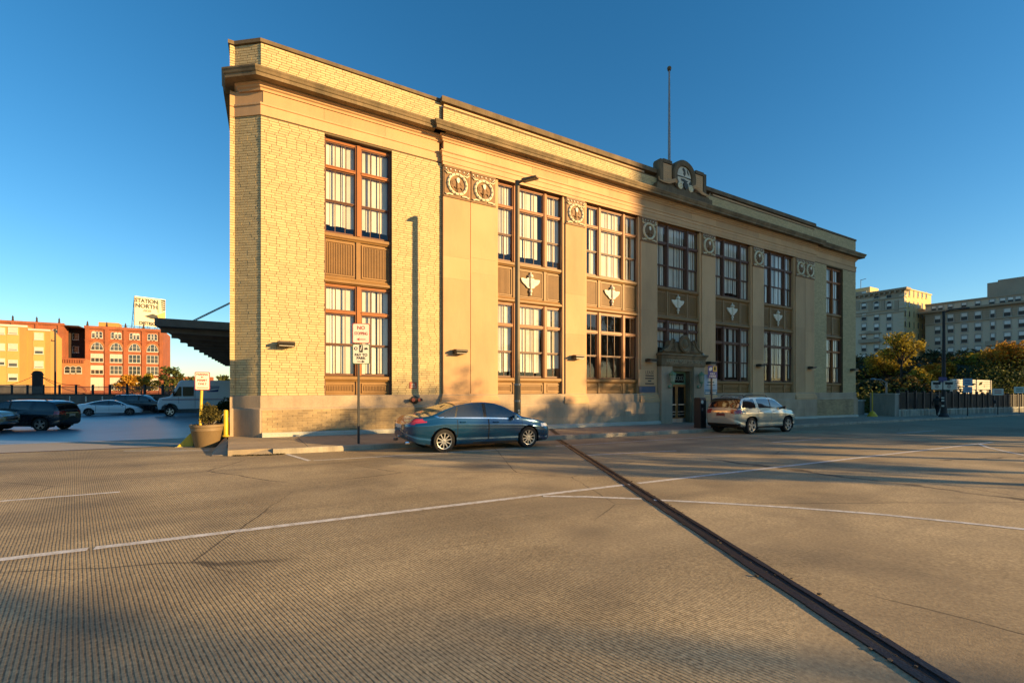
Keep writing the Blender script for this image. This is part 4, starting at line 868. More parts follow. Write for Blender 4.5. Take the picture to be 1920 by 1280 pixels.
    for w_ in wx:
        for s in (1, -1):
            wheel_parts(root, w_, s * (hw - sp['tw'] / 2 - .015), RW, sp['tw'], s, sp['spokes'], sp.get('rim', M_rim), sp.get('detail', True))
            q = MB(); n = 22
            vs = []
            for i in range(n + 1):
                a = math.pi * (1.12 - 1.24 * i / n); ca, sa = math.cos(a), math.sin(a); f = (abs(ca) ** sq + abs(sa) ** sq) ** (-1 / sq)
                vs += [(w_ + RA * f * ca, s * (halfw(w_) - .03), RW + RA * f * sa), (w_ + RA * f * ca, s * (hw - .45), RW + RA * f * sa)]
            q.add(vs, [(2 * i, 2 * i + 2, 2 * i + 3, 2 * i + 1) for i in range(n)]); q.add([vs[2 * i + 1] for i in range(n + 1)], [tuple(range(n + 1))])
            part(root, 'wheel_well', q, M_well, local=True)
    for s in (1, -1):
        mx, mz = sp['mirror']; y = halfw(mx) * .94
        q = MB(); q.hexa([(mx - .06, s * y, mz - .05), (mx + .06, s * y, mz - .05), (mx + .03, s * (y + .20), mz - .06), (mx - .06, s * (y + .20), mz - .06)], [(mx - .06, s * y, mz + .03), (mx + .07, s * y, mz + .03), (mx + .03, s * (y + .19), mz + .08), (mx - .06, s * (y + .19), mz + .08)])
        part(root, 'mirror', q, MM.get('mirror', MM['body']), local=True, bevel=.02)
        for hx_, hz in sp['handles']:
            yy = halfw(hx_) * .985; q = MB(); q.tube([(hx_ - .10, s * (yy - .01), hz), (hx_ - .08, s * (yy + .025), hz), (hx_ + .08, s * (yy + .025), hz), (hx_ + .10, s * (yy - .01), hz)], .014, 6); part(root, 'door_handle', q, MM.get('handle', MM['body']), local=True)
    for f in sp.get('extra', ()): f(root)
    root.rotation_euler = (sp.get('roll', 0), sp.get('pitch', 0), rz)
    return root
# ---- blue saloon
def cls_saloon(x, y, z, t, end, seam):
    if seam and .33 < z < .93 and t == 's': return 'panel_gap'
    if t == 'g':
        if -1.50 < x < 1.10 and z < ip(SALOON['belt'], x) + .022 and z < ip(SALOON['top'], x) - .1: return '2window_trim'
        if inside([(-1.62, 1.035), (-1.28, 1.20), (-.86, 1.345), (-.35, 1.405), (.18, 1.40), (.60, 1.28), (1.02, 1.06), (1.12, .96), (1.1, .9), (-.2, .9), (-1.35, .93)], x, z):
            if abs(x + .08) < .045 or (abs(x + 1.02 - (z - 1.1) * .35) < .022): return '2pillar_trim'
            return '2side_window'
        if inside([(-1.70, 1.03), (-1.28, 1.23), (-.86, 1.37), (-.35, 1.425), (.18, 1.42), (.64, 1.29), (1.07, 1.06), (1.2, .945), (-.2, .925), (-1.4, .95)], x, z) and z < 1.05: return '2window_trim'
    if t == 'r' and .48 < x < 1.22: return 'windshield' if y < .66 - (x - .5) * .0 else None
    if t == 'r' and -1.78 < x < -.92 and y < .56: return 'rear_window'
    if (x < -2.02) and .80 < z < .965 and y > .30 and (t in 'sg' or end): 
        if x < -2.0 - .0 and z > .80 + max(0, (x + 2.38)) * .15 and not (x > -2.02): return '2tail_light'
    if -2.02 <= x < -1.86 and .86 < z < .95 and t == 's' and (x + 2.02) < (.95 - z) * 1.6: return '2tail_light'
    if end < 0 and y < .26 and .70 < z < .80: return 'number_plate'
    if end < 0 and .80 <= z < .825: return 'chrome_strip'
    if x > 1.92 and .66 < z < .76 and y > .45: return '2headlight'
    if end > 0 and y < .5 and .30 < z < .62: return 'grille'
    if z < .25 and t in 'us': return 'sill'
    if end < 0 and z < .38: return 'rear_valance'
M_blue = paint('metallic_blue_paint', (.007, .055, .125), .4, .18)
SALOON = dict(L=4.72, W=1.82, R=.335, arch=.385, wheels=(1.44, -1.40), tw=.225, spokes=10, cls=cls_saloon, seams=(1.20, .02, -1.0), bulge=.10, planr=.17, plan=.15,
    top=[(-2.36, .86), (-2.30, 1.00), (-2.15, 1.055), (-1.80, 1.085), (-1.35, 1.265), (-.90, 1.40), (-.45, 1.465), (-.05, 1.475), (.30, 1.445), (.65, 1.33), (1.22, 1.035), (1.45, 1.0), (1.95, .90), (2.22, .81), (2.36, .68)],
    belt=[(-2.36, .88), (-1.5, .985), (-.5, .955), (.6, .925), (1.2, .90), (1.9, .80), (2.36, .58)], bot=[(-2.36, .36), (-2.1, .27), (-1.8, .20), (0, .19), (1.8, .20), (2.2, .22), (2.36, .28)],
    mirror=(.88, .98), handles=((-.82, .86), (.26, .84)),
    mats=dict(body=M_blue, panel_gap=M_well, side_window=M_cglass2, windshield=M_cglass2, rear_window=M_cglass, pillar_trim=M_plas, window_trim=M_chrome, tail_light=M_red, number_plate=M_plate, chrome_strip=M_chrome, headlight=M_lite, grille=M_plas, sill=M_plas, rear_valance=M_plas))
def exhaust(root):
    for s in (1, -1): q = MB(); q.tube([(-2.30, s * .55, .30), (-2.43, s * .55, .30)], .045, 10); part(root, 'exhaust_tip', q, M_chrome, local=True)
def antenna(root): q = MB(); q.prism([(-1.22, 0, 1.33), (-1.02, 0, 1.39), (-1.20, 0, 1.42)], (0, .03, 0)); part(root, 'roof_antenna', q, M_plas, local=True)
SALOON['extra'] = (exhaust, antenna)
SLP = math.atan(.012)
def ground_car(sp, x, y, rz, *a, z=None, **k):
    o = car(sp, (x, y, zr(x, y) if z is None else z), rz, *a, **k); o.rotation_euler = (0, SLP * math.cos(rz), rz); return o
ground_car(SALOON, 6.60, 13.31, 0, 'blue four-door saloon parked at the kerb under the sunlit pilasters', 'parked_car', 'car')
# ---- silver suv
def cls_suv(x, y, z, t, end, seam):
    if seam and .42 < z < 1.08 and t == 's': return 'panel_gap'
    if t == 'g':
        if inside([(-.98, 1.555), (.30, 1.545), (.62, 1.45), (1.06, 1.19), (1.06, 1.155), (-.86, 1.145)], x, z): return '2pillar_trim' if abs(x - .02) < .05 else '2side_window'
        if inside([(-2.05, 1.16), (-1.88, 1.50), (-1.16, 1.545), (-1.09, 1.15)], x, z): return '2quarter_window'
    if t == 'r' and .52 < x < 1.20: return 'windshield' if y < .72 else None
    if (t == 'r' and -2.26 < x < -1.93 and y < .70): return 'rear_window'
    if x < -2.1 and 1.12 < z < 1.52 and t == 'g': return '2quarter_window' if x > -2.13 and z < 1.3 else 'rear_window'
    if x < -2.08 and .90 < z < 1.085 and y > .46: return '2tail_light'
    if end < 0 and .96 < z < 1.015 and y < .45: return 'chrome_strip'
    if end < 0 and y < .20 and .78 < z < .92: return 'number_plate'
    if end < 0 and z > 1.085: return 'rear_window'
    if z < .47 and (x < -2.16 or end < 0): return 'rear_bumper'
    if z < .36 and t in 'us': return 'sill'
    if x > 2.0 and .78 < z < .95 and y > .5: return '2headlight'
    if end > 0 and y < .55 and .45 < z < .85: return 'grille'
M_silver = paint('pale_silver_paint', (.48, .49, .42), .55, .27)
SUV = dict(L=4.66, W=1.82, R=.37, arch=.43, sq=3.0, wheels=(1.42, -1.43), tw=.235, spokes=5, cls=cls_suv, seams=(1.15, .02, -.95), bulge=.05, planr=.09, plan=.14, tumble=.26,
    top=[(-2.33, 1.05), (-2.27, 1.15), (-1.98, 1.60), (-1.6, 1.67), (-.4, 1.69), (.2, 1.67), (.55, 1.58), (1.20, 1.19), (1.4, 1.15), (1.95, 1.06), (2.22, .95), (2.33, .80)],
    belt=[(-2.33, 1.09), (-.5, 1.12), (1.0, 1.11), (1.9, 1.00), (2.33, .78)], bot=[(-2.33, .42), (-2.1, .32), (-1.8, .26), (1.8, .26), (2.33, .36)],
    mirror=(.92, 1.17), handles=((-.74, 1.02), (.28, 1.01)),
    mats=dict(body=M_silver, panel_gap=M_well, side_window=M_cglass2, quarter_window=M_cglass, windshield=M_cglass2, rear_window=M_cglass, pillar_trim=M_plas, tail_light=M_red, number_plate=mat('maroon_plate', (.16, .035, .03), rough=.5), chrome_strip=M_chrome, headlight=M_lite, grille=M_plas, sill=M_plas, rear_bumper=M_plas, mirror=M_plas))
def rails(root):
    for s in (1, -1): q = MB(); q.tube([(.25, s * .56, 1.62), (.10, s * .56, 1.72), (-1.35, s * .56, 1.73), (-1.6, s * .56, 1.63)], .018, 6); part(root, 'roof_rail', q, M_plas, local=True)
SUV['extra'] = (rails,)
ground_car(SUV, 21.15, 13.27, 0, 'pale silver SUV with red tail lights parked near the entrance', 'parked_car', 'car')
# ---- lot vehicles
def cls_sedan2(x, y, z, t, end, seam):
    if seam and .33 < z < .93 and t == 's': return 'panel_gap'
    if t == 'g' and inside([(-1.50, 1.06), (-.9, 1.30), (-.2, 1.385), (.35, 1.35), (1.10, 1.02), (1.15, .95), (-1.2, .97)], x, z): return '2pillar_trim' if abs(x + .05) < .04 else '2side_window'
    if t == 'r' and .45 < x < 1.25: return 'windshield' if y < .62 else None
    if t == 'r' and -1.8 < x < -.8 and y < .55: return 'rear_window'
    if t == 'r' and -.8 <= x <= .45 and y < .5: return 'glass_roof'
    if x < -2.15 and .82 < z < .93 and y > .4: return '2tail_light'
    if x > 1.98 and .62 < z < .74 and y > .5: return '2headlight'
    if z < .24 and t in 'us': return 'sill'
M_pwhite = paint('white_car_paint', (.70, .72, .72), .0, .25)
SED2 = dict(SALOON, W=1.85, L=4.69, cls=cls_sedan2, spokes=5, seams=(1.15, -.02, -.95), step=.05, ns=14, ng=9, detail=False, extra=(), rim=mat('dark_rim', (.10, .10, .10), rough=.4, metal=.5), wheels=(1.45, -1.42),
    top=[(-2.345, .85), (-2.28, 1.02), (-1.8, 1.10), (-1.2, 1.27), (-.6, 1.40), (-.1, 1.44), (.35, 1.41), (.7, 1.29), (1.3, 1.00), (1.7, .90), (2.1, .78), (2.345, .58)],
    mats=dict(SALOON['mats'], body=M_pwhite, glass_roof=M_cglass))
def at(px, py, depth): return ray(px, py) * depth
p = at(207, 778, 44.0); ground_car(SED2, p.x, p.y, R(4), 'white saloon with dark wheels parked along the far wall of the lot', 'parked_car', 'car', z=zl(p.y))
LOT_Z = lambda y: zl(y)
def cls_suv2(x, y, z, t, end, seam):
    r = cls_suv(x, y, z, t, end, seam)
    if r == 'number_plate': return 'number_plate'
    return r
M_navy = paint('dark_navy_paint', (.012, .018, .026), .3, .22); M_black = paint('black_car_paint', (.010, .010, .011), .0, .22)
SUV2 = dict(SUV, step=.045, ns=16, sq=2.2, cls=cls_suv2, mats=dict(SUV['mats'], body=M_navy, number_plate=M_plate))
p = at(44, 806, 26.0); ground_car(SUV2, p.x, p.y, R(158), 'dark navy SUV seen from behind at the mouth of the lot', 'parked_car', 'car', z=zl(p.y))
SUV3 = dict(SUV, step=.06, ns=12, ng=9, detail=False, sq=2.2, cls=cls_suv2, rim=M_well, mats=dict(SUV['mats'], body=M_black))
p = at(262, 778, 47); o_ = ground_car(SUV3, p.x, p.y + 1.2, R(-12), 'black four-wheel drive parked behind the white saloon', 'parked_car', 'car', z=zl(p.y + 1.2)); o_.scale = (1.05, 1.05, 1.14)
# ---- tan pickup cut by the picture edge
def cls_pick(x, y, z, t, end, seam):
    if t == 'g' and inside([(-.9, 1.62), (.35, 1.62), (1.05, 1.22), (1.05, 1.14), (-.9, 1.14)], x, z): return '2side_window'
    if t == 'r' and .42 < x < 1.2: return 'windshield' if y < .7 else None
    if end > 0 and y < .55 and .68 < z < 1.04: return 'grille'
    if x > 2.5 and .78 < z < 1.02 and y >= .55: return '2headlight'
    if x > 2.55 and z < .66: return 'front_bumper'
    if z < .42 and t in 'us': return 'sill'
M_tan = paint('tan_truck_paint', (.46, .34, .18), .0, .35)
PICK = dict(L=5.6, W=1.98, R=.40, arch=.47, wheels=(1.75, -1.75), tw=.26, spokes=6, cls=cls_pick, seams=(1.1, -.0), bulge=.06, plan=.08, planr=.05, tumble=.28, step=.05, ns=16, ng=10, detail=False,
    top=[(-2.8, 1.15), (-2.7, 1.28), (-1.2, 1.30), (-1.1, 1.75), (-.8, 1.82), (.3, 1.83), (.55, 1.72), (1.25, 1.25), (1.6, 1.22), (2.5, 1.14), (2.72, 1.05), (2.8, .92)],
    belt=[(-2.8, 1.1), (0, 1.12), (1.6, 1.10), (2.8, .9)], bot=[(-2.8, .55), (-2.2, .40), (2.2, .40), (2.8, .50)], mirror=(1.0, 1.25), handles=((-.7, 1.05), (.3, 1.05)),
    mats=dict(body=M_tan, side_window=M_cglass2, windshield=M_cglass2, grille=M_chrome, headlight=M_lite, front_bumper=M_chrome, sill=M_plas, panel_gap=M_well))
p = at(-30, 803, 23.5); ground_car(PICK, p.x - 1.75, p.y + .3, R(-12), 'tan pickup truck with chrome grille at the edge of the lot', 'pickup_truck', 'truck', z=zl(p.y + .3))
# ---- mail van
def mail_van():
    d = 42.0; p = at(318, 783, d)
    r = thing('mail_van', (p.x, p.y, zl(p.y)), 'white mail delivery van with a blue eagle badge, nose towards the white saloon', 'van')
    Wb = M_vanw = mat('van_white_paint', (.62, .66, .68), rough=.4, var=.08, scale=1, spec=.5)
    # x forward; origin under the front axle
    side = [(-4.9, .55), (-.55, .55), (-.52, .75), (-.3, .95), (.0, 1.02), (.3, .95), (.52, .75), (.55, .55), (.78, .55), (.80, 1.02), (.68, 1.38), (-.02, 1.50), (-.62, 2.62), (-.80, 2.78), (-4.9, 2.80)]
    b = MB(); b.prism([(x, -1.02, z) for x, z in side], (0, 2.04, 0)); part(r, 'body', b, Wb, local=True, bevel=.04)
    for s in (1, -1):
        b = MB(); b.prism([(x, s * 1.021, z) for x, z in ((-1.62, 1.55), (-.86, 1.55), (-.86, 2.28), (-1.62, 2.28))], (0, s * .015, 0)); part(r, 'cab_window', b, M_cglass, local=True)
        b = MB(); b.prism([(x, s * 1.021, z) for x, z in ((-.78, 1.55), (-.22, 1.55), (-.62, 2.28), (-.78, 2.28))], (0, s * .015, 0)); part(r, 'quarter_window', b, M_cglass, local=True)
        b = MB(); b.prism([(x, s * 1.022, z) for x, z in ((-3.35, 1.88), (-2.55, 1.88), (-2.40, 2.33), (-3.45, 2.33))], (0, s * .012, 0)); part(r, 'eagle_badge', b, mat('badge_blue', (.02, .04, .16), rough=.5), local=True)
        b = MB(); b.prism([(x, s * 1.036, z) for x, z in ((-3.40, 2.16), (-2.95, 2.14), (-2.44, 1.96), (-2.46, 1.92), (-3.05, 2.02), (-3.38, 2.08))], (0, s * .006, 0)); b.prism([(x, s * 1.036, z) for x, z in ((-3.42, 2.27), (-2.75, 2.27), (-2.56, 2.12), (-2.72, 2.12), (-2.85, 2.20), (-3.40, 2.21))], (0, s * .006, 0)); part(r, 'eagle_swoosh', b, Wb, local=True)
        for z, mm in ((1.30, M_badger), (1.24, M_badgeb)): b = MB(); b.box(-4.85, .5, s * 1.021, s * 1.03, z, z + .03); part(r, 'side_stripe', b, mm, local=True)
        b = MB(); b.box(-1.72, -1.70, s * 1.021, s * 1.026, .62, 2.45); b.box(-.60, -.58, s * 1.021, s * 1.026, 1.0, 1.5); part(r, 'door_gap', b, M_plas, local=True)
        wheel_parts(r, 0, s * .88, .38, .24, s, 5, M_rim, False); wheel_parts(r, -3.9, s * .88, .38, .24, s, 5, M_rim, False)
        b = MB(); b.box(.70, .82, s * .62, s * .92, .80, .98); part(r, 'headlight', b, M_lite, local=True)
        b = MB(); b.box(-.30, -.18, s * 1.03, s * 1.26, 1.62, 1.95); part(r, 'mirror', b, M_plas, local=True)
    b = MB(); b.add([(-.04, -.92, 1.56), (-.04, .92, 1.56), (-.59, .92, 2.58), (-.59, -.92, 2.58)], [(0, 1, 2, 3)]); b.v = [(x + .03, y, z + .015) for x, y, z in b.v]; part(r, 'windshield', b, M_cglass, local=True)
    b = MB(); b.box(.78, .95, -1.0, 1.0, .48, .68); part(r, 'front_bumper', b, M_plas, local=True)
    r.rotation_euler = (0, 0, R(186)); r.scale = (1.07, 1.07, 1.14)
M_badger = mat('stripe_red', (.35, .04, .04), rough=.5); M_badgeb = mat('stripe_blue', (.03, .05, .2), rough=.5)
mail_van()
# ================================================================ the left background
M_redb = mat('red_brick_wall', (.36, .11, .045), rough=.85, var=.3, scale=.35, bump=.3, bscale=5, fine=.12, col2=(.25, .075, .03), stain=((.14, .06, .03), .5, .3))
M_orb = mat('orange_brick_wall', (.40, .16, .06), rough=.85, var=.15, scale=.4, fine=.08)
M_ochre = mat('ochre_render', (.50, .25, .065), rough=.85, var=.2, scale=.15, fine=.06, col2=(.42, .22, .07), stain=((.30, .16, .06), .5, .25))
M_drkb = mat('dark_brick_and_shade', (.05, .032, .025), rough=.9, var=.2, scale=.5)  # also walls the recess, whose shade is put into this colour
M_wht = mat('white_window_paint', (.60, .55, .45), rough=.6, var=.08, scale=1)
M_pn = mat('far_window_glass', (.05, .055, .055), rough=.08, spec=.8, var=.5, scale=.4, rnd=.5)
M_shade = mat('window_shade', (.56, .52, .42), rough=.8, var=.1, rnd=.1)
M_concw = mat('lot_wall_concrete', (.13, .115, .095), rough=.9, var=.3, scale=.6, bump=.3, bscale=20, stain=((.05, .045, .04), .7, .8))
M_iron = mat('black_iron', (.012, .012, .013), rough=.6)
M_tin = mat('fence_panel', (.20, .19, .16), rough=.6, var=.2, scale=1)
ZG = -6.2
def px_y(px, Y): return on_y(px, HY, Y).x
def zz(px, py, Y): return on_y(px, py, Y).z
def facade_window(root, Y, x0, x1, z0, z1, m_frame, m_pane, nv=1, nh=1, arch=False, dx=0., shade=0., depth=.12):
    """one window of a far building set in a wall facing -Y: frame, panes and sill are real pieces"""
    w = MB(); e = min(.14, (x1 - x0) * .12); cx = (x0 + x1) / 2; r = (x1 - x0) / 2
    if arch:
        n = 12; zc = z1 - r if not isinstance(arch, float) else z1 - arch; ry = z1 - zc
        oc = [(cx + r * math.cos(t), zc + ry * math.sin(t)) for t in [math.pi * i / n for i in range(n + 1)]]
        ic = [(cx + (r - e) * math.cos(t), zc + (ry - e) * math.sin(t)) for t in [math.pi * i / n for i in range(n + 1)]]
        for i in range(n): w.prism([(oc[i][0], Y - depth, oc[i][1]), (oc[i + 1][0], Y - depth, oc[i + 1][1]), (ic[i + 1][0], Y - depth, ic[i + 1][1]), (ic[i][0], Y - depth, ic[i][1])], (0, depth - .002, 0))
        w.box(x0, x0 + e, Y - depth, Y - .002, z0, zc); w.box(x1 - e, x1, Y - depth, Y - .002, z0, zc); w.box(x0 + e, x1 - e, Y - depth, Y - .002, z0, z0 + e)
        pane_poly = [(x0 + e, Y - .05, z0 + e), (x1 - e, Y - .05, z0 + e)] + [(a, Y - .05, b) for a, b in ic]
        ztop = lambda x: zc + (ry - e) * math.sqrt(max(0, 1 - ((x - cx) / (r - e)) ** 2))
    else:
        w.box(x0, x0 + e, Y - depth, Y - .002, z0, z1); w.box(x1 - e, x1, Y - depth, Y - .002, z0, z1); w.box(x0 + e, x1 - e, Y - depth, Y - .002, z0, z0 + e); w.box(x0 + e, x1 - e, Y - depth, Y - .002, z1 - e, z1)
        pane_poly = [(x0 + e, Y - .05, z0 + e), (x1 - e, Y - .05, z0 + e), (x1 - e, Y - .05, z1 - e), (x0 + e, Y - .05, z1 - e)]; ztop = lambda x: z1 - e
    for k in range(1, nv): x = x0 + (x1 - x0) * k / nv; w.box(x - e / 2, x + e / 2, Y - depth + .01, Y - .003, z0 + e, ztop(x))
    for k in range(1, nh): z = z0 + (z1 - z0) * k / nh; w.box(x0 + e, x1 - e, Y - depth + .02, Y - .004, z - e / 3, z + e / 3)
    win = part(root, 'window', w, m_frame)
    b = MB(); b.add(pane_poly, [tuple(range(len(pane_poly)))]); part(root, 'pane', b, m_pane, parent=win, fix=False)
    b = MB(); b.box(x0 - .1, x1 + .1, Y - depth - .1, Y - .001, z0 - .16, z0 - .002); part(root, 'sill', b, m_frame, parent=win)
    if shade:
        b = MB(); b.box(x0 + e, x1 - e, Y - .09, Y - .06, z1 - e - (z1 - z0 - 2 * e) * shade, z1 - e); part(root, 'window_shade', b, M_shade, parent=win)
    return win
rg = random.Random(11)
# ---- red brick warehouse with arched bays
Y = 231.0; xa, xb = px_y(160, Y), px_y(306, Y); zt = zz(160, 611, Y)
rb = thing('red_brick_warehouse', ((xa + xb) / 2, Y, ZG), 'red brick warehouse with arched top windows beneath the billboard', 'building')
b = MB(); b.box(xa, xb, Y, Y + 26, ZG, zt); part(rb, 'wall', b, M_redb)
b = MB(); b.box(xa - .3, xb + .3, Y - .45, Y - .001, zt - .9, zt + .15); b.box(xa - .15, xb + .15, Y - .25, Y - .001, zt - 5.4, zt - 5.0); part(rb, 'cornice', b, M_redb)
bay = (xb - xa - 1.0) / 4
for k in range(5):
    x = xa + .1 + (xb - xa - 1.2) * k / 4; b = MB(); b.box(x - .1, x + 1.1, Y - .35, Y - .001, ZG, zt - .9); q = part(rb, 'brick_pier', b, M_redb)
    b = MB(); b.lathe([(.35, 0), (.35, .5), (.2, .8), (.28, 1.1), (0, 1.9)], (x + .5, Y, zt + .15), n=8); part(rb, 'finial', b, M_drkb)
for k in range(4):
    x0 = xa + 1.4 + (xb - xa - 1.2) * k / 4; x1 = x0 + bay - 1.7; xm = (x0 + x1) / 2
    z = lambda py: zz(235, py, Y)
    facade_window(rb, Y, x0 + .1, x1 - .1, z(658), z(643.5), M_wht, M_pn, 3, 2, arch=2.7)
    for (a, c) in ((680, 664.5), (702, 686)): facade_window(rb, Y, x0 + .1, x1 - .1, z(a), z(c), M_wht, M_pn, 3, 2, shade=rg.choice((0, 0, .3, .5)))
    facade_window(rb, Y, x0 + .1, x1 - .1, z(731), z(708), M_wht, M_shade if k % 2 == 0 else M_pn, 3, 2, shade=.5)
    for j in range(3): xx = x0 + .35 + (x1 - x0 - 2.0) * j / 2; facade_window(rb, Y, xx, xx + 1.3, z(636), z(623.5), M_wht, M_pn, 1, 2, arch=True, shade=rg.choice((0, .3)))
    b = MB(); n = 14; r0 = (x1 - x0) / 2 + .05; zc = z(643.5) - 2.7
    for i in range(n):
        t0, t1 = math.pi * i / n, math.pi * (i + 1) / n
        b.prism([(xm + (r0 + d) * math.cos(t), Y - .22, zc + (2.8 + d) * math.sin(t)) for t, d in ((t0, 0), (t1, 0), (t1, .55), (t0, .55))], (0, .219, 0))
    part(rb, 'brick_arch', b, M_orb)
b = MB(); b.box(xa + 3, xa + 9, Y + 4, Y + 10, zt + .02, zt + 2.2); part(rb, 'roof_house', b, M_ochre)
# ---- billboard on its roof
Yb = Y + 8; bx0, bx1 = px_y(252, Yb), px_y(311, Yb); bz0, bz1 = zz(280, 612, Yb), zz(280, 558, Yb)
bbd = thing('rooftop_billboard', ((bx0 + bx1) / 2, Yb, zt), 'cream rooftop billboard reading STATION NORTH on a steel lattice', 'billboard')
M_bill = mat('billboard_cream', (.66, .58, .40), rough=.7, var=.12, scale=.2, col2=(.70, .52, .35))
b = MB(); b.box(bx0, bx1, Yb, Yb + .4, bz0, bz1); part(bbd, 'panel', b, M_bill)
M_bink = mat('billboard_ink', (.045, .05, .045), rough=.7)
bw = bx1 - bx0; bh = bz1 - bz0; bc = (bx0 + bx1) / 2 
for s, sz, u, v, sx in (('STATION', .20, .38, .86, .82), ('NORTH', .20, .38, .68, .95), ('ARTS', .10, .40, .53, 1.), ('DISTRICT', .16, .45, .09, .85)): lettering(bbd, s, bw * sz * 1.08, (bx0 + bw * u, Yb - .06, bz0 + bh * v), (0, -1), M_bink if s != 'ARTS' else mat('billboard_pink', (.45, .24, .18), rough=.7), sx=sx, extrude=.03, bold=.09)
for nm, mm, pts in (('dark_shape', M_bink, ((.30, .34), (.58, .45), (.74, .40), (.80, .28), (.55, .27))), ('yellow_shape', mat('billboard_yellow', (.62, .44, .14), rough=.7), ((.72, .42), (.99, .56), (.99, .02), (.86, .02))), ('dark_shape', M_bink, ((.84, .97), (.99, .97), (.99, .60), (.88, .55))), ('green_shape', mat('billboard_green', (.30, .36, .25), rough=.7), ((.73, .90), (.79, .90), (.79, .50), (.73, .52)))):
    b = MB(); b.prism([(bx0 + bw * u, Yb - .03, bz0 + bh * v) for u, v in pts], (0, -.03 if nm != 'yellow_shape' else -.05, 0)); part(bbd, nm, b, mm)
for i in range(5):
    b = MB(); b.prism([(bx0 + bw * u, Yb - .065, bz0 + bh * v) for u, v in ((.84, .93 - .075 * i), (.97, .90 - .075 * i), (.97, .875 - .075 * i), (.85, .90 - .075 * i))], (0, -.02, 0)); part(bbd, 'cream_bar', b, M_bill)
M_lat = mat('lattice_steel', (.10, .12, .15), rough=.5)
for k in range(5):
    x = bx0 + bw * k / 4; b = MB(); b.tube([(x, Yb + .5, zt), (x, Yb + .5, bz1)], .09, 5); b.tube([(x, Yb + 5, zt), (x, Yb + .5, bz1 - .5)], .09, 5); part(bbd, 'lattice_post', b, M_lat)
    b = MB()
    for j in range(5): z0_ = zt + (bz1 - zt) * j / 5; z1_ = zt + (bz1 - zt) * (j + 1) / 5; d0, d1 = 4.5 * (1 - j / 5), 4.5 * (1 - (j + 1) / 5); b.tube([(x, Yb + .5, z0_), (x, Yb + .5 + d1, z1_)], .05, 4); b.tube([(x, Yb + .5, z1_), (x, Yb + .5 + d1, z1_)], .05, 4)
    part(bbd, 'lattice_brace', b, M_lat)
b = MB(); x0 = bx0 - 4.5
for j in range(12): b.tube([(x0 + j * 1.2, Yb - 1, zt + .02), (x0 + j * 1.2 + .6, Yb - 1, zt + 1.3), (x0 + j * 1.2 + 1.2, Yb - 1, zt + .02)], .06, 4)
b.tube([(x0, Yb - 1, zt + 1.3), (x0 + 14, Yb - 1, zt + 1.3)], .07, 4); part(bbd, 'base_truss', b, M_lat)
bbd.rotation_euler = (0, 0, R(20))
# ---- low arched link and dark gap wall
Y2 = 222.0; xa2, xb2 = px_y(112, Y2), px_y(159, Y2); z2 = zz(135, 672, Y2)
lk = thing('arched_link_building', ((xa2 + xb2) / 2, Y2, ZG), 'low orange brick link building with three round-headed windows', 'building')
b = MB(); b.box(xa2, xb2, Y2, Y2 + 8, ZG, z2); part(lk, 'wall', b, M_orb)
b = MB(); b.box(xa2 - .2, xb2 + .2, Y2 - .5, Y2 - .001, z2 - .5, z2 + .1); 
part(lk, 'cornice', b, M_redb)
for k in range(10): b = MB(); x = xa2 + .4 + (xb2 - xa2 - .8) * k / 9; b.box(x - .2, x + .2, Y2 - .4, Y2 - .001, z2 - 1.5, z2 - .502); part(lk, 'corbel', b, M_redb)
for px in (126.5, 137, 147.5): x = px_y(px, Y2); facade_window(lk, Y2, x - .85, x + .85, zz(px, 700, Y2), zz(px, 686, Y2), M_wht, M_pn, 1, 2, arch=True)
b = MB(); n = 12; xm = px_y(135, Y2); z0 = zz(135, 735, Y2); 
for i in range(n):
    t0, t1 = math.pi * i / n, math.pi * (i + 1) / n; b.prism([(xm + (3.6 + d) * math.cos(t), Y2 - .15, z0 + (2.4 + d) * math.sin(t)) for t, d in ((t0, 0), (t1, 0), (t1, .5), (t0, .5))], (0, .149, 0))
part(lk, 'gate_arch', b, M_redb)
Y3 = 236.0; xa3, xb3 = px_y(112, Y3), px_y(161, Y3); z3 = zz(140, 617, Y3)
dk = thing('dark_recess_block', ((xa3 + xb3) / 2, Y3, ZG), 'recessed block between the warehouse and the orange building, shade put into its dark wall colour', 'building')
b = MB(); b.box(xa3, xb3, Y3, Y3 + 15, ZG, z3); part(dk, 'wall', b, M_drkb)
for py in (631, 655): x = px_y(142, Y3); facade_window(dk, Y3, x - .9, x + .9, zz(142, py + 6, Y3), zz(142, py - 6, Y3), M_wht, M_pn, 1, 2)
# roof reaches far forward; the recess's shade is also in the wall colour
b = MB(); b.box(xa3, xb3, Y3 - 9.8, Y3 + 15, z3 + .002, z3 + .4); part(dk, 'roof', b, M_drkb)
# ---- orange building behind and ochre building in front
Y4 = 226.0; xa4, xb4 = px_y(-60, Y4), px_y(119, Y4); z4 = zz(60, 604, Y4)
ob_ = thing('orange_brick_building', ((xa4 + xb4) / 2, Y4, ZG), 'orange red brick building with finials behind the ochre block', 'building')
b = MB(); b.box(xa4, xb4, Y4, Y4 + 6, ZG, z4); part(ob_, 'wall', b, M_redb)
b = MB(); b.box(xa4 - .2, xb4 + .3, Y4 - .4, Y4 - .001, z4 - .6, z4 + .2); part(ob_, 'cornice', b, M_redb)
for px in (24, 69, 111): x = px_y(px, Y4); b = MB(); b.lathe([(.3, 0), (.3, .4), (.2, .8), (.3, 1.1), (0, 2.0)], (x, Y4, z4 + .2), n=8); part(ob_, 'finial', b, M_drkb); b = MB(); b.box(x - .35, x + .35, Y4 - .3, Y4 - .001, ZG, z4 - .602); part(ob_, 'brick_pier', b, M_redb)
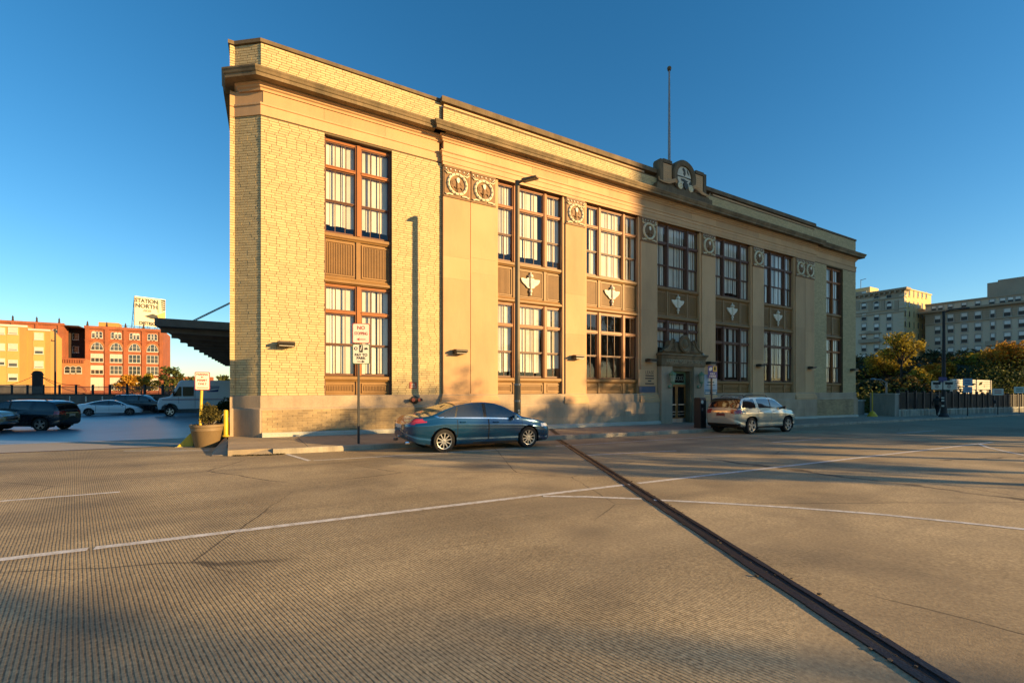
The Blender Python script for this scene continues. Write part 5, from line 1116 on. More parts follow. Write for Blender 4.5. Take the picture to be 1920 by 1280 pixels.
x = px_y(103, Y4); facade_window(ob_, Y4, x - 1.0, x + 1.0, zz(103, 631, Y4), zz(103, 617, Y4), M_wht, M_pn, 1, 2, arch=True)
Y5 = 192.0; xa5, xm5, xb5 = px_y(-60, Y5), px_y(50, Y5), px_y(94, Y5); z5, z6 = zz(20, 609, Y5), zz(70, 617, Y5)
oc = thing('ochre_block', ((xa5 + xb5) / 2, Y5, ZG), 'ochre rendered block with columns of white-shaded windows', 'building')
b = MB(); b.box(xa5, xm5, Y5, Y5 + 4.6, ZG, z5); b.box(xm5 + .001, xb5, Y5 + .3, Y5 + 4.6, ZG, z6); part(oc, 'wall', b, M_ochre)
b = MB(); b.hexa([(xb5 + .002, Y5 + .3, ZG), (xb5 + 1.6, Y5 + 4.2, ZG), (xb5 + 1.6, Y5 + 4.6, ZG), (xb5 + .002, Y5 + 4.6, ZG)], [(xb5 + .002, Y5 + .3, z6), (xb5 + 1.6, Y5 + 4.2, z6 - 2.2), (xb5 + 1.6, Y5 + 4.6, z6 - 2.2), (xb5 + .002, Y5 + 4.6, z6)]); part(oc, 'canted_end', b, M_ochre)
b = MB(); b.box(xa5, xm5 + .2, Y5 - .2, Y5 - .001, z5 - .5, z5 + .1); b.box(xm5 + .202, xb5, Y5 + .1, Y5 + .299, z6 - .4, z6 + .1); part(oc, 'coping', b, M_wht)
M_ochl = mat('light_ochre_strip', (.58, .33, .10), rough=.85, var=.1, scale=.3)
for px, ys, yo in ((24.5, (620, 650.5, 681, 707), 0), (72.5, (630, 657, 683), .3), (0.5, (620, 650, 678), 0)):
    x = px_y(px, Y5); b = MB(); b.box(x - 1.3, x + 1.3, Y5 + yo - .06, Y5 + yo - .001, ZG, (z5 if yo == 0 else z6) - .7); part(oc, 'window_strip', b, M_ochl)
    for py in ys: facade_window(oc, Y5 + yo - .062, x - 1.0, x + 1.0, zz(px, py + 6.5, Y5), zz(px, py - 6.5, Y5), M_wht, M_pn, 1, 1, shade=rg.choice((.5, .9, 1., .55)))
b = MB(); b.box(px_y(-30, 150), px_y(42, 150), 150, 156, ZG, zz(20, 721, 150)); solo('low_shed', b, M_concw, 'long low grey shed in front of the ochre block', 'shed')
# ---- lot wall with an iron fence, and what stands behind it
wa, wb = Vector((-30, 83, 0)), Vector((.5, 55.5, 0)); wd = (wb - wa).normalized(); wn = Vector((wd.y, -wd.x, 0)); WLn = (wb - wa).length
ZW = -.52
lw = thing('lot_wall', (-14, 70, zl(70)), 'low dark concrete wall closing the far side of the parking lot', 'wall')
def along(mb, s, e, d0, d1, z0, z1): p = [wa + wd * s + wn * d0, wa + wd * e + wn * d0, wa + wd * e - wn * d1, wa + wd * s - wn * d1]; mb.hexa([(q.x, q.y, z0) for q in p], [(q.x, q.y, z1) for q in p])
b = MB(); along(b, 0, WLn, 0, .4, -6, ZW); part(lw, 'wall', b, M_concw)
b = MB(); along(b, 0, WLn, .08, .48, ZW + .001, ZW + .12); part(lw, 'coping', b, M_drkb)
for k in range(9): b = MB(); s = 20 + 2.2 * k; along(b, s, s + .14, .05, -.001, ZW - .75, ZW - .15); part(lw, 'white_mark', b, M_wht)
fn = thing('lot_fence', (-14, 70, ZW + .12), 'iron picket fence along the top of the lot wall', 'fence')
n = 18
for k in range(n):
    s, e = WLn * k / n, WLn * (k + 1) / n; b = MB(); along(b, s, s + .16, -.12, .28, ZW + .12, ZW + 1.12); part(fn, 'post', b, M_iron)
    b = MB(); along(b, s + .17, e - .01, -.17, .20, ZW + .18, ZW + .23); along(b, s + .17, e - .01, -.17, .20, ZW + .82, ZW + .87); part(fn, 'rail', b, M_iron)
    for j in range(14): b = MB(); u = s + .25 + (e - s - .35) * j / 13; along(b, u, u + .028, -.175, .195, ZW + .14, ZW + .95); part(fn, 'picket', b, M_tin if k % 1 == 0 else M_iron)
r = thing('utility_pole', (at(103.5, 745, 75).x, at(103.5, 745, 75).y, ZG), 'tall slim dark utility pole standing before the ochre block', 'pole'); p = at(103.5, 745, 75)
b = MB(); b.tube([(p.x, p.y, ZG), (p.x, p.y, at(0, 616, 75).z)], [.17, .11], 8); part(r, 'shaft', b, M_iron, smooth=True); b = MB(); b.box(p.x - .5, p.x + .1, p.y - .06, p.y + .06, at(0, 640, 75).z, at(0, 638.6, 75).z); b.blob((p.x - .4, p.y, at(0, 637, 75).z), .09); part(r, 'bracket', b, M_iron)
p = at(68.5, 745, 66); r = thing('stone_gate_pier', (p.x, p.y, ZG), 'stout dark round-topped pier rising behind the lot fence', 'pier')
b = MB(); hz = at(0, 700, 66).z; wv = 6.3 / F * 66; b.prism([(p.x - wv, p.y, ZG), (p.x + wv, p.y, ZG)] + [(p.x + wv * math.cos(t), p.y, hz + wv * .85 * math.sin(t)) for t in [math.pi * i / 10 for i in range(11)]], (0, .9, 0)); part(r, 'shaft', b, M_drkb)
b = MB(); b.box(p.x - wv - .08, p.x + wv + .08, p.y - .08, p.y + .98, hz - .2, hz - .05); part(r, 'band', b, M_drkb)
r = thing('overhead_cable', (p.x, p.y, hz - .3), 'black cables sagging from the stout pier to either side', 'cable')
for q in ((-20, 725), (160, 738), (150, 722)): e = at(q[0], q[1], 68); b = MB(); s0 = Vector((p.x, p.y + .3, hz - .1)); b.tube([s0.lerp(e, t) - Vector((0, 0, .5 * math.sin(t * math.pi))) for t in (0, .2, .4, .6, .8, 1)], .035, 4); part(r, 'wire', b, M_iron)
# ================================================================ the right background
M_gst = mat('grey_stone_wall', (.54, .47, .34), rough=.85, var=.1, scale=.15, fine=.03)
M_gst2 = mat('brown_stone_band', (.36, .30, .21), rough=.85, var=.15, scale=.3)
M_lst = mat('cream_brick_flank', (.60, .47, .22), rough=.85, var=.08, scale=.2, fine=.03)
M_wfr = mat('pale_window_trim', (.42, .40, .33), rough=.7)
M_wdk = mat('far_dark_glass', (.02, .02, .02), rough=.3, spec=.25, rnd=.4)
M_wbl = mat('far_pale_blind', (.74, .74, .66), rough=.8, rnd=.12)
def side_window(root, X, yc, z0, z1, wd, hood=True, arch=False, m=M_wfr, blind=.5):
    """window in a wall facing -X"""
    w = MB(); y0, y1 = yc - wd / 2, yc + wd / 2; e = .13
    w.box(X - .14, X - .002, y0 - e, y0, z0, z1); w.box(X - .14, X - .002, y1, y1 + e, z0, z1); w.box(X - .22, X - .002, y0 - e - .1, y1 + e + .1, z0 - .22, z0 - .001)
    if arch:
        r = wd / 2
        for i in range(8):
            t0, t1 = math.pi * i / 8, math.pi * (i + 1) / 8; w.prism([(X - .14, yc + (r + d) * math.cos(t), z1 + (r + d) * math.sin(t)) for t, d in ((t0, 0), (t1, 0), (t1, .22), (t0, .22))], (.138, 0, 0))
    else: w.box(X - .14, X - .002, y0 - e, y1 + e, z1 + .001, z1 + e)
    if hood: w.prism([(X - .20, y0 - .25, z1 + .22), (X - .20, y1 + .25, z1 + .22), (X - .20, yc + .2, z1 + .58), (X - .20, yc - .2, z1 + .58)], (.198, 0, 0))
    win = part(root, 'window', w, m)
    b = MB(); pts = [(X - .03, y1, z0), (X - .03, y0, z0), (X - .03, y0, z1)] + ([(X - .03, yc - wd / 2 * math.cos(t), z1 + wd / 2 * math.sin(t)) for t in [math.pi * i / 8 for i in range(1, 8)]] if arch else []) + [(X - .03, y1, z1)]
    b.add(pts, [tuple(range(len(pts)))]); part(root, 'pane', b, M_wdk, parent=win, fix=False)
    b = MB(); b.box(X - .07, X - .035, y0, y1, (z0 + z1) / 2 - .05, (z0 + z1) / 2 + .05); part(root, 'sash_bar', b, m, parent=win)
    if blind: b = MB(); b.box(X - .055, X - .035, y0 + .06, y1 - .06, (z0 + z1) / 2 + .06, z1 - .06); part(root, 'blind', b, M_wbl, parent=win)
    return win
ZH = 4.0
# ---- tall hotel with a sunlit cream flank
X1 = 174.2; Yc1 = 61.2; zt = (731 - 536) * 142 / 884
h1 = thing('stone_hotel', (X1 + 9, Yc1 + 14, ZH), 'tall grey stone hotel with bracketed cornice and sunlit cream flank', 'building')
b = MB(); b.box(X1, X1 + 20, Yc1, Yc1 + 34, ZH - 12, zt - .8); part(h1, 'wall', b, M_gst)
b = MB(); b.box(X1 + 1.5, X1 + 20.02, Yc1 - .10, Yc1 - .002, ZH - 12, zt - .8); fl = part(h1, 'brick_flank', b, M_lst)
b = MB(); b.sweep([(X1, Yc1 + 34), (X1, Yc1), (X1 + 2.2, Yc1)], [(0, zt - 2.0), (.15, zt - 2.0), (.2, zt - 1.5), (.9, zt - 1.1), (1.0, zt - .5), (0, zt - .4), (-1, zt - .4), (-1, zt - 2.)]); part(h1, 'cornice', b, M_gst2)
for k in range(24): b = MB(); y = Yc1 + .4 + 1.35 * k; b.box(X1 - .75, X1 - .2, y, y + .45, zt - 1.75, zt - 1.15); part(h1, 'cornice_bracket', b, M_gst2)
b = MB(); b.box(X1 + 2.3, X1 + 20.2, Yc1 - .3, Yc1 + .3, zt - .79, zt - .45); part(h1, 'coping', b, M_lst)
b = MB(); b.box(X1 + 3, X1 + 9, Yc1 + 10, Yc1 + 18, zt - .78, zt + 2.0); part(h1, 'roof_house', b, M_lst)
b = MB(); b.tube([(X1 + 4, Yc1 + 13, zt + 2), (X1 + 4, Yc1 + 13, zt + 5)], .08, 5); b.tube([(X1 + 4, Yc1 + 13, zt + 4.8), (X1 + 4, Yc1 + 11.5, zt + 5)], .08, 5); part(h1, 'mast', b, M_iron)
def zX(px, py, X): return on_x(px, py, X).z
for zb in (zX(1650, 562, X1), zX(1650, 583, X1), zX(1650, 588, X1)): b = MB(); b.box(X1 - .3, X1 - .002, Yc1 - .1, Yc1 + 34, zb - .2, zb + .2); part(h1, 'string_course', b, M_gst2)
for px in (1620, 1643.6, 1667.3):
    y = on_x(px, 600, X1).y
    for i, py in enumerate((552.5, 573, 594, 613, 632, 652, 671)):
        z = zX(px, py, X1); side_window(h1, X1, y, z - 1.1, z + (1.0 if i != 1 else .7), 1.25, hood=i > 2, arch=i == 1)
for px in (1608, 1632, 1655.5, 1681): y = on_x(px, 600, X1).y; z = zX(px, 551.5, X1); b = MB(); b.box(X1 - .12, X1 - .002, y - 1.1, y + 1.1, z - .7, z + .7); b.box(X1 - .16, X1 - .121, y - .8, y + .8, z - .4, z + .4); part(h1, 'attic_panel', b, M_gst2); b = MB(); z = zX(px, 573, X1); b.box(X1 - .2, X1 - .002, y - .5, y + .5, z - 1.6, z + 1.6); part(h1, 'attic_pilaster', b, M_gst2)
y0, y1 = on_x(1612, 600, X1).y, on_x(1652, 600, X1).y; zb = zX(1632, 641, X1)
b = MB(); b.box(X1 - 1.2, X1 - .002, y1, y0, zb - .25, zb); b.box(X1 - 1.2, X1 - 1.1, y1, y0, zb + .001, zb + .9); part(h1, 'balcony', b, M_gst2)
b = MB(); zb = zX(1632, 626, X1); b.prism([(X1 - .7, y0, zb), (X1 - .7, y1, zb), (X1 - .7, y1, zb + .3), (X1 - .7, (y0 + y1) / 2 - 1.5, zb + .4), (X1 - .7, (y0 + y1) / 2, zb + 1.0), (X1 - .7, (y0 + y1) / 2 + 1.5, zb + .4), (X1 - .7, y0, zb + .3)], (.698, 0, 0)); part(h1, 'balcony_hood', b, M_gst2)
for k in range(22): z = ZH + 1 + 1.1 * k; b = MB(); b.box(X1 - .15, X1 + 1.4, Yc1 - .15, Yc1 + 1.2, z, z + .75); part(h1, 'quoin', b, M_gst)
for i, px in enumerate((1696, 1704.2, 1712.5, 1720.5, 1728.3, 1736)):
    for j, (ya, yb) in enumerate(((545, 554), (566, 576), (584, 594), (604, 614), (624, 634), (644, 654))):
        x = on_y(px, 600, Yc1).x; z = on_y(px, ya + i * 1.1 + 3 , Yc1).z; wd = .45 if i == 2 else .95
        facade_window(h1, Yc1 - .102, x - wd / 2 - .1, x + wd / 2 + .1, z - 1.1, z + 1.0, M_lst, M_wdk, 1, 2, arch=True, depth=.06)
# ---- long hotel wing
X2 = 184.0; yl = on_x(1735, 600, X2).y; zc2 = zX(1735, 587, X2); zp = zX(1735, 572, X2)
h2 = thing('long_stone_hotel', (X2 + 9, 30, ZH), 'long grey stone hotel wing with rusticated top storey and dark cornice', 'building')
b = MB(); b.box(X2, X2 + 18, -20, yl, ZH - 12, zp); part(h2, 'wall', b, M_gst)
b = MB(); b.sweep([(X2 + 6, yl), (X2, yl), (X2, -20)], [(0, zc2 - .9), (.2, zc2 - .9), (.35, zc2 - .5), (1.3, zc2 - .2), (1.4, zc2 + .35), (0, zc2 + .5)]); part(h2, 'cornice', b, M_gst2)
b = MB(); b.box(X2 - .35, X2 - .002, -20, yl, zp - .3, zp + .15); part(h2, 'coping', b, M_gst2)
zr0 = zX(1740, 609, X2)
b = MB(); b.box(X2 - .35, X2 - .002, -20, yl + .1, zr0 - .2, zr0 + .2); part(h2, 'string_course', b, M_gst2)
for k in range(5): b = MB(); z = zr0 + .35 + k * .62; b.box(X2 - .10, X2 - .002, -20, yl, z, z + .52); part(h2, 'rusticated_course', b, M_gst2)
for px in (1758.4, 1782.5, 1808.2, 1834, 1861.5, 1889, 1916.5, 1946, 1978):
    y = on_x(px, 600, X2).y; wd = 1.35 if abs(px - 1861.5) > 1 else .9
    for py in (597.8, 618.3, 638.8, 659.5, 680): z = zX(1760, py, X2); side_window(h2, X2 - (.1 if py < 600 else 0), y, z - 1.15, z + 1.0, wd, hood=py > 600)
for px in (1751, 1763.5, 1782, 1807.5, 1833.5, 1860, 1880, 1895, 1909): y = on_x(px, 600, X2).y; z = zX(1760, 577, X2); side_window(h2, X2, y, z - .8, z + .65, 1.1, hood=False)
y0, y1 = on_x(1850, 600, X2).y, on_x(1884, 600, X2).y; zb = zX(1860, 646, X2); b = MB(); b.box(X2 - 1.4, X2 - .002, y1, y0, zb - .3, zb); b.box(X2 - 1.4, X2 - 1.3, y1, y0, zb + .001, zb + 1.0); part(h2, 'balcony', b, M_gst2)
ya, yb2 = on_x(1851, 600, X2 + 4).y, on_x(1871, 600, X2 + 4).y
b = MB(); b.box(X2 + 4, X2 + 16, yb2 + .01, ya, zp + .01, zX(1851, 531, X2 + 4)); b.box(X2 + 4, X2 + 16, -20, yb2, zp + .01, zX(1871, 525, X2 + 4)); part(h2, 'roof_house', b, M_gst2)
# ---- bank behind the fence
M_hill = mat('leafy_bank', (.055, .048, .022), rough=1., var=.5, scale=.25)
b = MB(); nx, ny = 40, 24
def hz_(x, y):
    t = max(0, min(1, (x - 72 - (y - 40) * .05) / 80)); return -6 + 13.5 * t * t * (3 - 2 * t) + .6 * math.sin(x * .21) * math.cos(y * .17)
vs = [(60 + 150 * i / nx, -40 + 170 * j / ny, hz_(60 + 150 * i / nx, -40 + 170 * j / ny)) for j in range(ny + 1) for i in range(nx + 1)]
b.add(vs, [(j * (nx + 1) + i, j * (nx + 1) + i + 1, (j + 1) * (nx + 1) + i + 1, (j + 1) * (nx + 1) + i) for j in range(ny) for i in range(nx)])
# the bank lies behind the street edge only
b2 = MB(); keep = [f for f in b.f if min(b.v[i][1] for i in f) > 17.5]; b2.v = b.v; b2.f = keep; b2.m = [0] * len(keep)
solo('hillside', b2, M_hill, kind='structure', smooth=True)
# ---- bridge parapets beside the street
M_conc = mat('pale_concrete', (.30, .29, .24), rough=.85, var=.25, scale=.7, bump=.3, bscale=25, stain=((.12, .11, .09), .7, 1.5))
M_concp = mat('ribbed_concrete', (.46, .46, .38), rough=.85, var=.3, scale=.5, stain=((.10, .09, .075), .85, 1.6), rnd=.12)
sw = thing('side_wall', (43, 17.8, zs(43, 17.8)), 'low grey concrete wall with a metal rail beside the shaded end of the post office', 'wall')
a, c = on_road(1611, 783), on_road(1686, 787)
ZWT = on_y(1650, 752, 17.6).z
b = MB(); b.box(40.97, 45.3, 18.6, 18.85, -4, ZWT); part(sw, 'panel', b, M_conc)
b = MB(); b.box(40.97, 45.3, 18.50, 18.92, ZWT + .001, ZWT + .10); part(sw, 'coping', b, M_concp)
for x in (41.4, 43.3): b = MB(); b.box(x, x + .05, 18.585, 18.599, -2.4, ZWT); part(sw, 'panel_joint', b, M_drkb)
pr = thing('concrete_pier', (45.2, 16.5, zs(45.2, 16.3)), 'square pale concrete pier at the start of the bridge fence', 'pier')
b = MB(); b.box(44.75, 45.45, 16.3, 18.0, -3, on_y(1690, 739, 16.3).z); part(pr, 'shaft', b, M_conc, bevel=.02)
b = MB(); zp_ = on_y(1690, 739, 16.3).z; b.box(44.7, 45.5, 16.25, 18.05, zp_ + .001, zp_ + .08); part(pr, 'cap', b, M_concp)
pw = thing('bridge_parapet', (70, 16.4, zs(70, 16.3)), 'low ribbed concrete bridge parapet beneath the dark fence', 'parapet')
x = 45.5; zpt = lambda X: zs(X, 16.2) + .55
while x < 118:
    e = x + 3.0; b = MB(); b.hexa([(x, 16.3, -4), (e - .03, 16.3, -4), (e - .03, 16.6, -4), (x, 16.6, -4)], [(x, 16.3, zpt(x)), (e - .03, 16.3, zpt(e)), (e - .03, 16.6, zpt(e)), (x, 16.6, zpt(x))])
    for j in range(10): u = x + .15 + .29 * j; b.box(u, u + .12, 16.26, 16.299, -3, zpt(e) - .08)
    part(pw, 'panel', b, M_concp); x = e
fb = thing('bridge_fence', (70, 16.45, zpt(70)), 'tall dark mesh fence with thick black posts on the bridge parapet', 'fence')
M_mesh = mat('dark_fence_mesh', (.035, .028, .020), rough=.7, var=.3, scale=1.5)
x = 45.6
while x < 118:
    zb, zt_ = zpt(x), zpt(x) + 1.42
    b = MB(); b.box(x, x + .22, 16.36, 16.54, zb, zt_ + .12); part(fb, 'post', b, M_iron)
    for z in (zb + .05, zt_ - .1): b = MB(); b.box(x + .221, x + 1.62, 16.42, 16.48, z, z + .05); part(fb, 'rail', b, M_iron)
    b = MB(); 
    for j in range(14): u = x + .26 + .097 * j; b.box(u, u + .055, 16.43, 16.47, zb + .11, zt_ - .11)
    part(fb, 'mesh_panel', b, M_mesh, kind='stuff'); x += 1.62
# ---- louvred unit beyond the fence
lu = thing('louvred_unit', (62, 19.5, -6), 'pale louvred metal unit standing behind the bridge fence', 'machinery')
M_louv = mat('pale_metal', (.55, .52, .42), rough=.5, var=.15, scale=1, stain=((.25, .2, .14), .5, 1.))
pa, pb = on_y(1781, 712, 20.0), on_y(1856, 712, 20.0); xa, xb = pa.x, pb.x; zt_ = pa.z + .1
b = MB(); b.box(xa, xb, 20.0, 20.7, -6, zt_ - .02); part(lu, 'housing', b, M_iron)
for (u0, u1, v0, v1) in ((.02, .98, .0, 1.15), (.14, .58, 1.25, 2.6), (.62, .88, 1.25, 2.6)):
    zz_ = zt_ - v0
    while zz_ > zt_ - v1: b = MB(); b.hexa([(xa + (xb - xa) * u0, 19.86, zz_ - .19), (xa + (xb - xa) * u1, 19.86, zz_ - .19), (xa + (xb - xa) * u1, 19.90, zz_ - .19), (xa + (xb - xa) * u0, 19.90, zz_ - .19)], [(xa + (xb - xa) * u0, 19.95, zz_), (xa + (xb - xa) * u1, 19.95, zz_), (xa + (xb - xa) * u1, 19.99, zz_), (xa + (xb - xa) * u0, 19.99, zz_)]); part(lu, 'louvre', b, M_louv); zz_ -= .235
for u in (0, .60, .985): b = MB(); x = xa + (xb - xa) * u; b.box(x, x + .14, 19.82, 19.998, -6, zt_); part(lu, 'frame_post', b, M_louv)
# ================================================================ street furniture
M_polebr = mat('bronze_pole', (.17, .12, .055), rough=.5, var=.25, scale=2, spec=.5)
M_galv = mat('galvanised_steel', (.28, .28, .27), rough=.45, metal=.6, var=.2, scale=3)
M_dkpost = mat('dark_sign_post', (.03, .03, .03), rough=.6, var=.3, scale=3)
M_sgnw = mat('sign_white', (.72, .68, .56), rough=.5, var=.08, scale=3)
M_sred = mat('sign_red', (.42, .045, .03), rough=.5); M_sgreen = mat('sign_green', (.05, .14, .05), rough=.5); M_sblk = mat('sign_black', (.02, .02, .02), rough=.5)
M_spur = mat('sign_violet', (.10, .09, .24), rough=.5); M_syel = mat('sign_amber', (.62, .42, .08), rough=.5); M_sblue = mat('sign_pale_blue', (.36, .48, .56), rough=.5); M_steal = mat('sign_teal', (.05, .15, .19), rough=.5)
M_yel = mat('yellow_paint', (.62, .42, .02), rough=.5, var=.2, scale=4, stain=((.30, .20, .03), .5, 4.))
def plate(root, c, nrm, wd, ht, m, name='sign_panel', parent=None, th=.006, lift=0.):
    n = Vector((nrm[0], nrm[1], 0)).normalized(); x = Vector((-n.y, n.x, 0)); c = Vector(c) + n * lift; r = min(wd, ht) * .08; pts = []
    for sx, sz, a0 in ((1, 1, 0), (-1, 1, 90), (-1, -1, 180), (1, -1, 270)):
        for a in (0, 30, 60, 90): t = R(a0 + a); pts.append(c + x * (sx * (wd / 2 - r) + r * math.cos(t)) + Vector((0, 0, sz * (ht / 2 - r) + r * math.sin(t))))
    b = MB(); b.prism([tuple(p) for p in pts], -n * th); return part(root, name, b, m, parent=parent)
def poly_on(root, c, nrm, pts, m, name, lift=.002, parent=None):
    n = Vector((nrm[0], nrm[1], 0)).normalized(); x = Vector((-n.y, n.x, 0)); c = Vector(c) + n * lift; b = MB(); b.prism([tuple(c + x * u + Vector((0, 0, v))) for u, v in pts], n * .002); return part(root, name, b, m, parent=parent)
def bordered(root, c, nrm, wd, ht, bm, m=None):
    pl = plate(root, c, nrm, wd, ht, bm); plate(root, c, nrm, wd - .04, ht - .04, m or M_sgnw, 'sign_face', th=.001, lift=.003, parent=pl); return pl
def arrow(sgn, L=.26, h=.045): return [(-sgn * L / 2 * 0 + sgn * (L / 2), 0), (sgn * (L / 2 - .09), h), (sgn * (L / 2 - .07), .011), (-sgn * L / 2, .011), (-sgn * L / 2, -.011), (sgn * (L / 2 - .07), -.011), (sgn * (L / 2 - .09), -h)]
# ---- lamp post by the sunlit bays
lx, ly = .614 * 14.42, 14.42; g0 = zs(lx, ly)
r = thing('street_lamp', (lx, ly, g0), 'tall bronze street lamp on the sidewalk beside the blue saloon', 'street lamp')
b = MB(); b.tube([(lx, ly, g0), (lx, ly, .2)], .125, 10); part(r, 'lower_shaft', b, M_polebr, smooth=True)
b = MB(); b.tube([(lx, ly, .2), (lx, ly, 7.5)], [.105, .085], 10); part(r, 'upper_shaft', b, M_polebr, smooth=True)
for z in (.17, -.42): b = MB(); b.lathe([(.132, 0), (.132, .06)], (lx, ly, z)); part(r, 'steel_band', b, M_galv)
b = MB(); b.lathe([(.24, 0), (.24, .12), (.15, .2)], (lx, ly, g0)); part(r, 'base_plate', b, M_polebr)
d = Vector((.55, -.835, 0)); p0 = Vector((lx, ly, 7.42))
b = MB(); b.tube([p0, p0 + d * .22 + Vector((0, 0, .05))], .05, 8); part(r, 'arm', b, M_polebr)
n_ = Vector((-d.y, d.x, 0)); hd = MB(); a0 = p0 + d * .2; a1 = p0 + d * .78
hd.hexa([tuple(a0 - n_ * .12 + Vector((0, 0, .0))), tuple(a1 - n_ * .15 + Vector((0, 0, .03))), tuple(a1 + n_ * .15 + Vector((0, 0, .03))), tuple(a0 + n_ * .12)], [tuple(a0 - n_ * .1 + Vector((0, 0, .10))), tuple(a1 - n_ * .13 + Vector((0, 0, .09))), tuple(a1 + n_ * .13 + Vector((0, 0, .09))), tuple(a0 + n_ * .1 + Vector((0, 0, .10)))])
part(r, 'lamp_head', hd, M_polebr, bevel=.015)
b = MB(); c0 = a0 + d * .1; c1 = a1 - d * .06; b.prism([tuple(c0 - n_ * .08 + Vector((0, 0, -.004))), tuple(c1 - n_ * .1 + Vector((0, 0, .018))), tuple(c1 + n_ * .1 + Vector((0, 0, .018))), tuple(c0 + n_ * .08 + Vector((0, 0, -.004)))], (0, 0, .012)); part(r, 'lamp_lens', b, M_lens)
for k in range(5): b = MB(); z = -.75 - .09 * k; b.box(lx - .05 + .02 * (k % 2), lx + .03, ly - .13, ly - .118, z, z + .05); part(r, 'sticker', b, M_sgnw if k != 2 else M_galv)
# ---- no stopping / pay to park post
sx_, sy_ = 3.32, 14.50; g0 = zs(sx_, sy_); nr = (-.30, -.954)
r = thing('parking_sign_post', (sx_, sy_, g0), 'dark post with NO STOPPING and PAY TO PARK signs on the sidewalk', 'sign post')
b = MB(); b.box(sx_ - .03, sx_ + .03, sy_, sy_ + .06, g0 - .1, 1.98); part(r, 'post', b, M_dkpost)
c1 = (sx_ + .06, sy_ - .035, 1.70); c2 = (sx_ + .06, sy_ - .035, 1.08)
p1 = bordered(r, c1, nr, .50, .60, M_sred); p2 = bordered(r, c2, nr, .50, .60, M_sgreen)
def on_sign(root, c, s, sz, du, dv, m, parent, sx=1., bold=.0):
    n = Vector((nr[0], nr[1], 0)).normalized(); x = Vector((-n.y, n.x, 0)); q = Vector(c) + x * du + Vector((0, 0, dv)) + n * .006; lettering(root, s, sz, q, nr, m, parent=parent, sx=sx, bold=bold, extrude=.001)
on_sign(r, c1, 'NO', .15, 0, .16, M_sred, p1, .95, .003); on_sign(r, c1, 'STOPPING', .125, 0, -.01, M_sred, p1, .66, .002)
poly_on(r, Vector(c1) + Vector((0, 0, -.18)), nr, arrow(-1), M_sred, 'arrow', .005, p1)
on_sign(r, c2, 'PAY TO', .105, 0, -.03, M_sblk, p2, 1., .004); on_sign(r, c2, 'PARK', .105, 0, -.125, M_sblk, p2, 1., .004)
poly_on(r, Vector(c2) + Vector((0, 0, -.225)), nr, arrow(1, .22), M_sblk, 'arrow', .005, p2)
poly_on(r, Vector(c2), nr, [(-.05, .05), (.05, .05), (.05, .27), (-.05, .27)], M_sblk, 'meter_symbol', .005, p2)
poly_on(r, Vector(c2), nr, [(-.03, .10), (.0, .10), (.03, .25), (.01, .25)], M_sgnw, 'ticket_symbol', .008, p2)
poly_on(r, Vector(c2), nr, [(-.15 + .05 * math.cos(t), .165 + .05 * math.sin(t)) for t in [R(i * 30) for i in range(12)]], M_sblk, 'coin_symbol', .005, p2)
poly_on(r, Vector(c2), nr, [(-.15 + .025 * math.cos(t), .165 + .03 * math.sin(t)) for t in [R(i * 30) for i in range(12)]], M_sgnw, 'coin_centre', .008, p2)
poly_on(r, Vector(c2), nr, [(.09, .18), (.16, .20), (.21, .14), (.10, .13)], M_sblk, 'card_symbol', .005, p2)
# ---- pay kiosk and its signs
kx, ky = 19.15, 14.62; g0 = zs(kx, ky)
r = thing('parking_kiosk', (kx, ky, g0), 'black parking pay kiosk with a round white badge by the entrance', 'kiosk')
b = MB(); b.box(kx - .2, kx + .2, ky - .19, ky + .19, g0, g0 + 1.38); b.hexa([(kx - .2, ky - .19, g0 + 1.381), (kx + .2, ky - .19, g0 + 1.381), (kx + .2, ky + .19, g0 + 1.381), (kx - .2, ky + .19, g0 + 1.381)], [(kx - .2, ky - .15, g0 + 1.44), (kx + .2, ky - .15, g0 + 1.44), (kx + .2, ky + .15, g0 + 1.44), (kx - .2, ky + .15, g0 + 1.44)]); part(r, 'cabinet', b, M_sblk, bevel=.01)
b = MB(); b.lathe([(.085, 0), (.085, -.01), (.055, -.01), (.055, -.004), (0, -.004)], (kx - .09, ky - .19, g0 + 1.24), 'y', 20); part(r, 'badge', b, M_sgnw)
lettering(r, 'P', .10, (kx - .09, ky - .196, g0 + 1.24), (0, -1), M_sgnw, extrude=.003)
b = MB(); b.box(kx - .13, kx - .03, ky - .20, ky - .19, g0 + .82, g0 + .96); part(r, 'ticket_slot', b, M_galv)
b = MB(); b.box(kx - .15, kx + .12, ky - .20, ky - .19, g0 + 1.02, g0 + 1.10); part(r, 'screen', b, M_wdk)
px_, py_ = 19.95, 14.55; g0 = zs(px_, py_)
r = thing('pay_here_sign_post', (px_, py_, g0), 'dark post with violet PAY HERE sign and pale blue notice by the silver car', 'sign post')
b = MB(); b.box(px_ - .03, px_ + .03, py_, py_ + .06, g0 - .05, 1.15); part(r, 'post', b, M_dkpost)
nr = (-.55, -.835); n = Vector((nr[0], nr[1], 0)).normalized(); x_ = Vector((-n.y, n.x, 0)); cc = Vector((px_, py_ - .045, 0))
a = plate(r, cc + Vector((-.02, 0, .87)), nr, .44, .60, M_spur); poly_on(r, cc + Vector((-.02, 0, .87)), nr, [(.01, .01), (.20, .01), (.20, .28), (.01, .28)], M_syel, 'amber_panel', .003, a)
poly_on(r, cc + Vector((-.02, 0, .87)), nr, [(-.10 + .08 * math.cos(t) * 1.0 + .02 * math.sin(t), .14 + .09 * math.sin(t)) for t in [R(i * 30) for i in range(12)]], M_sgnw, 'leaf_symbol', .003, a)
poly_on(r, cc + Vector((-.02, 0, .87)), nr, [(.07, .08), (.14, .08), (.14, .24), (.07, .24)], M_sblk, 'meter_symbol', .006, a)
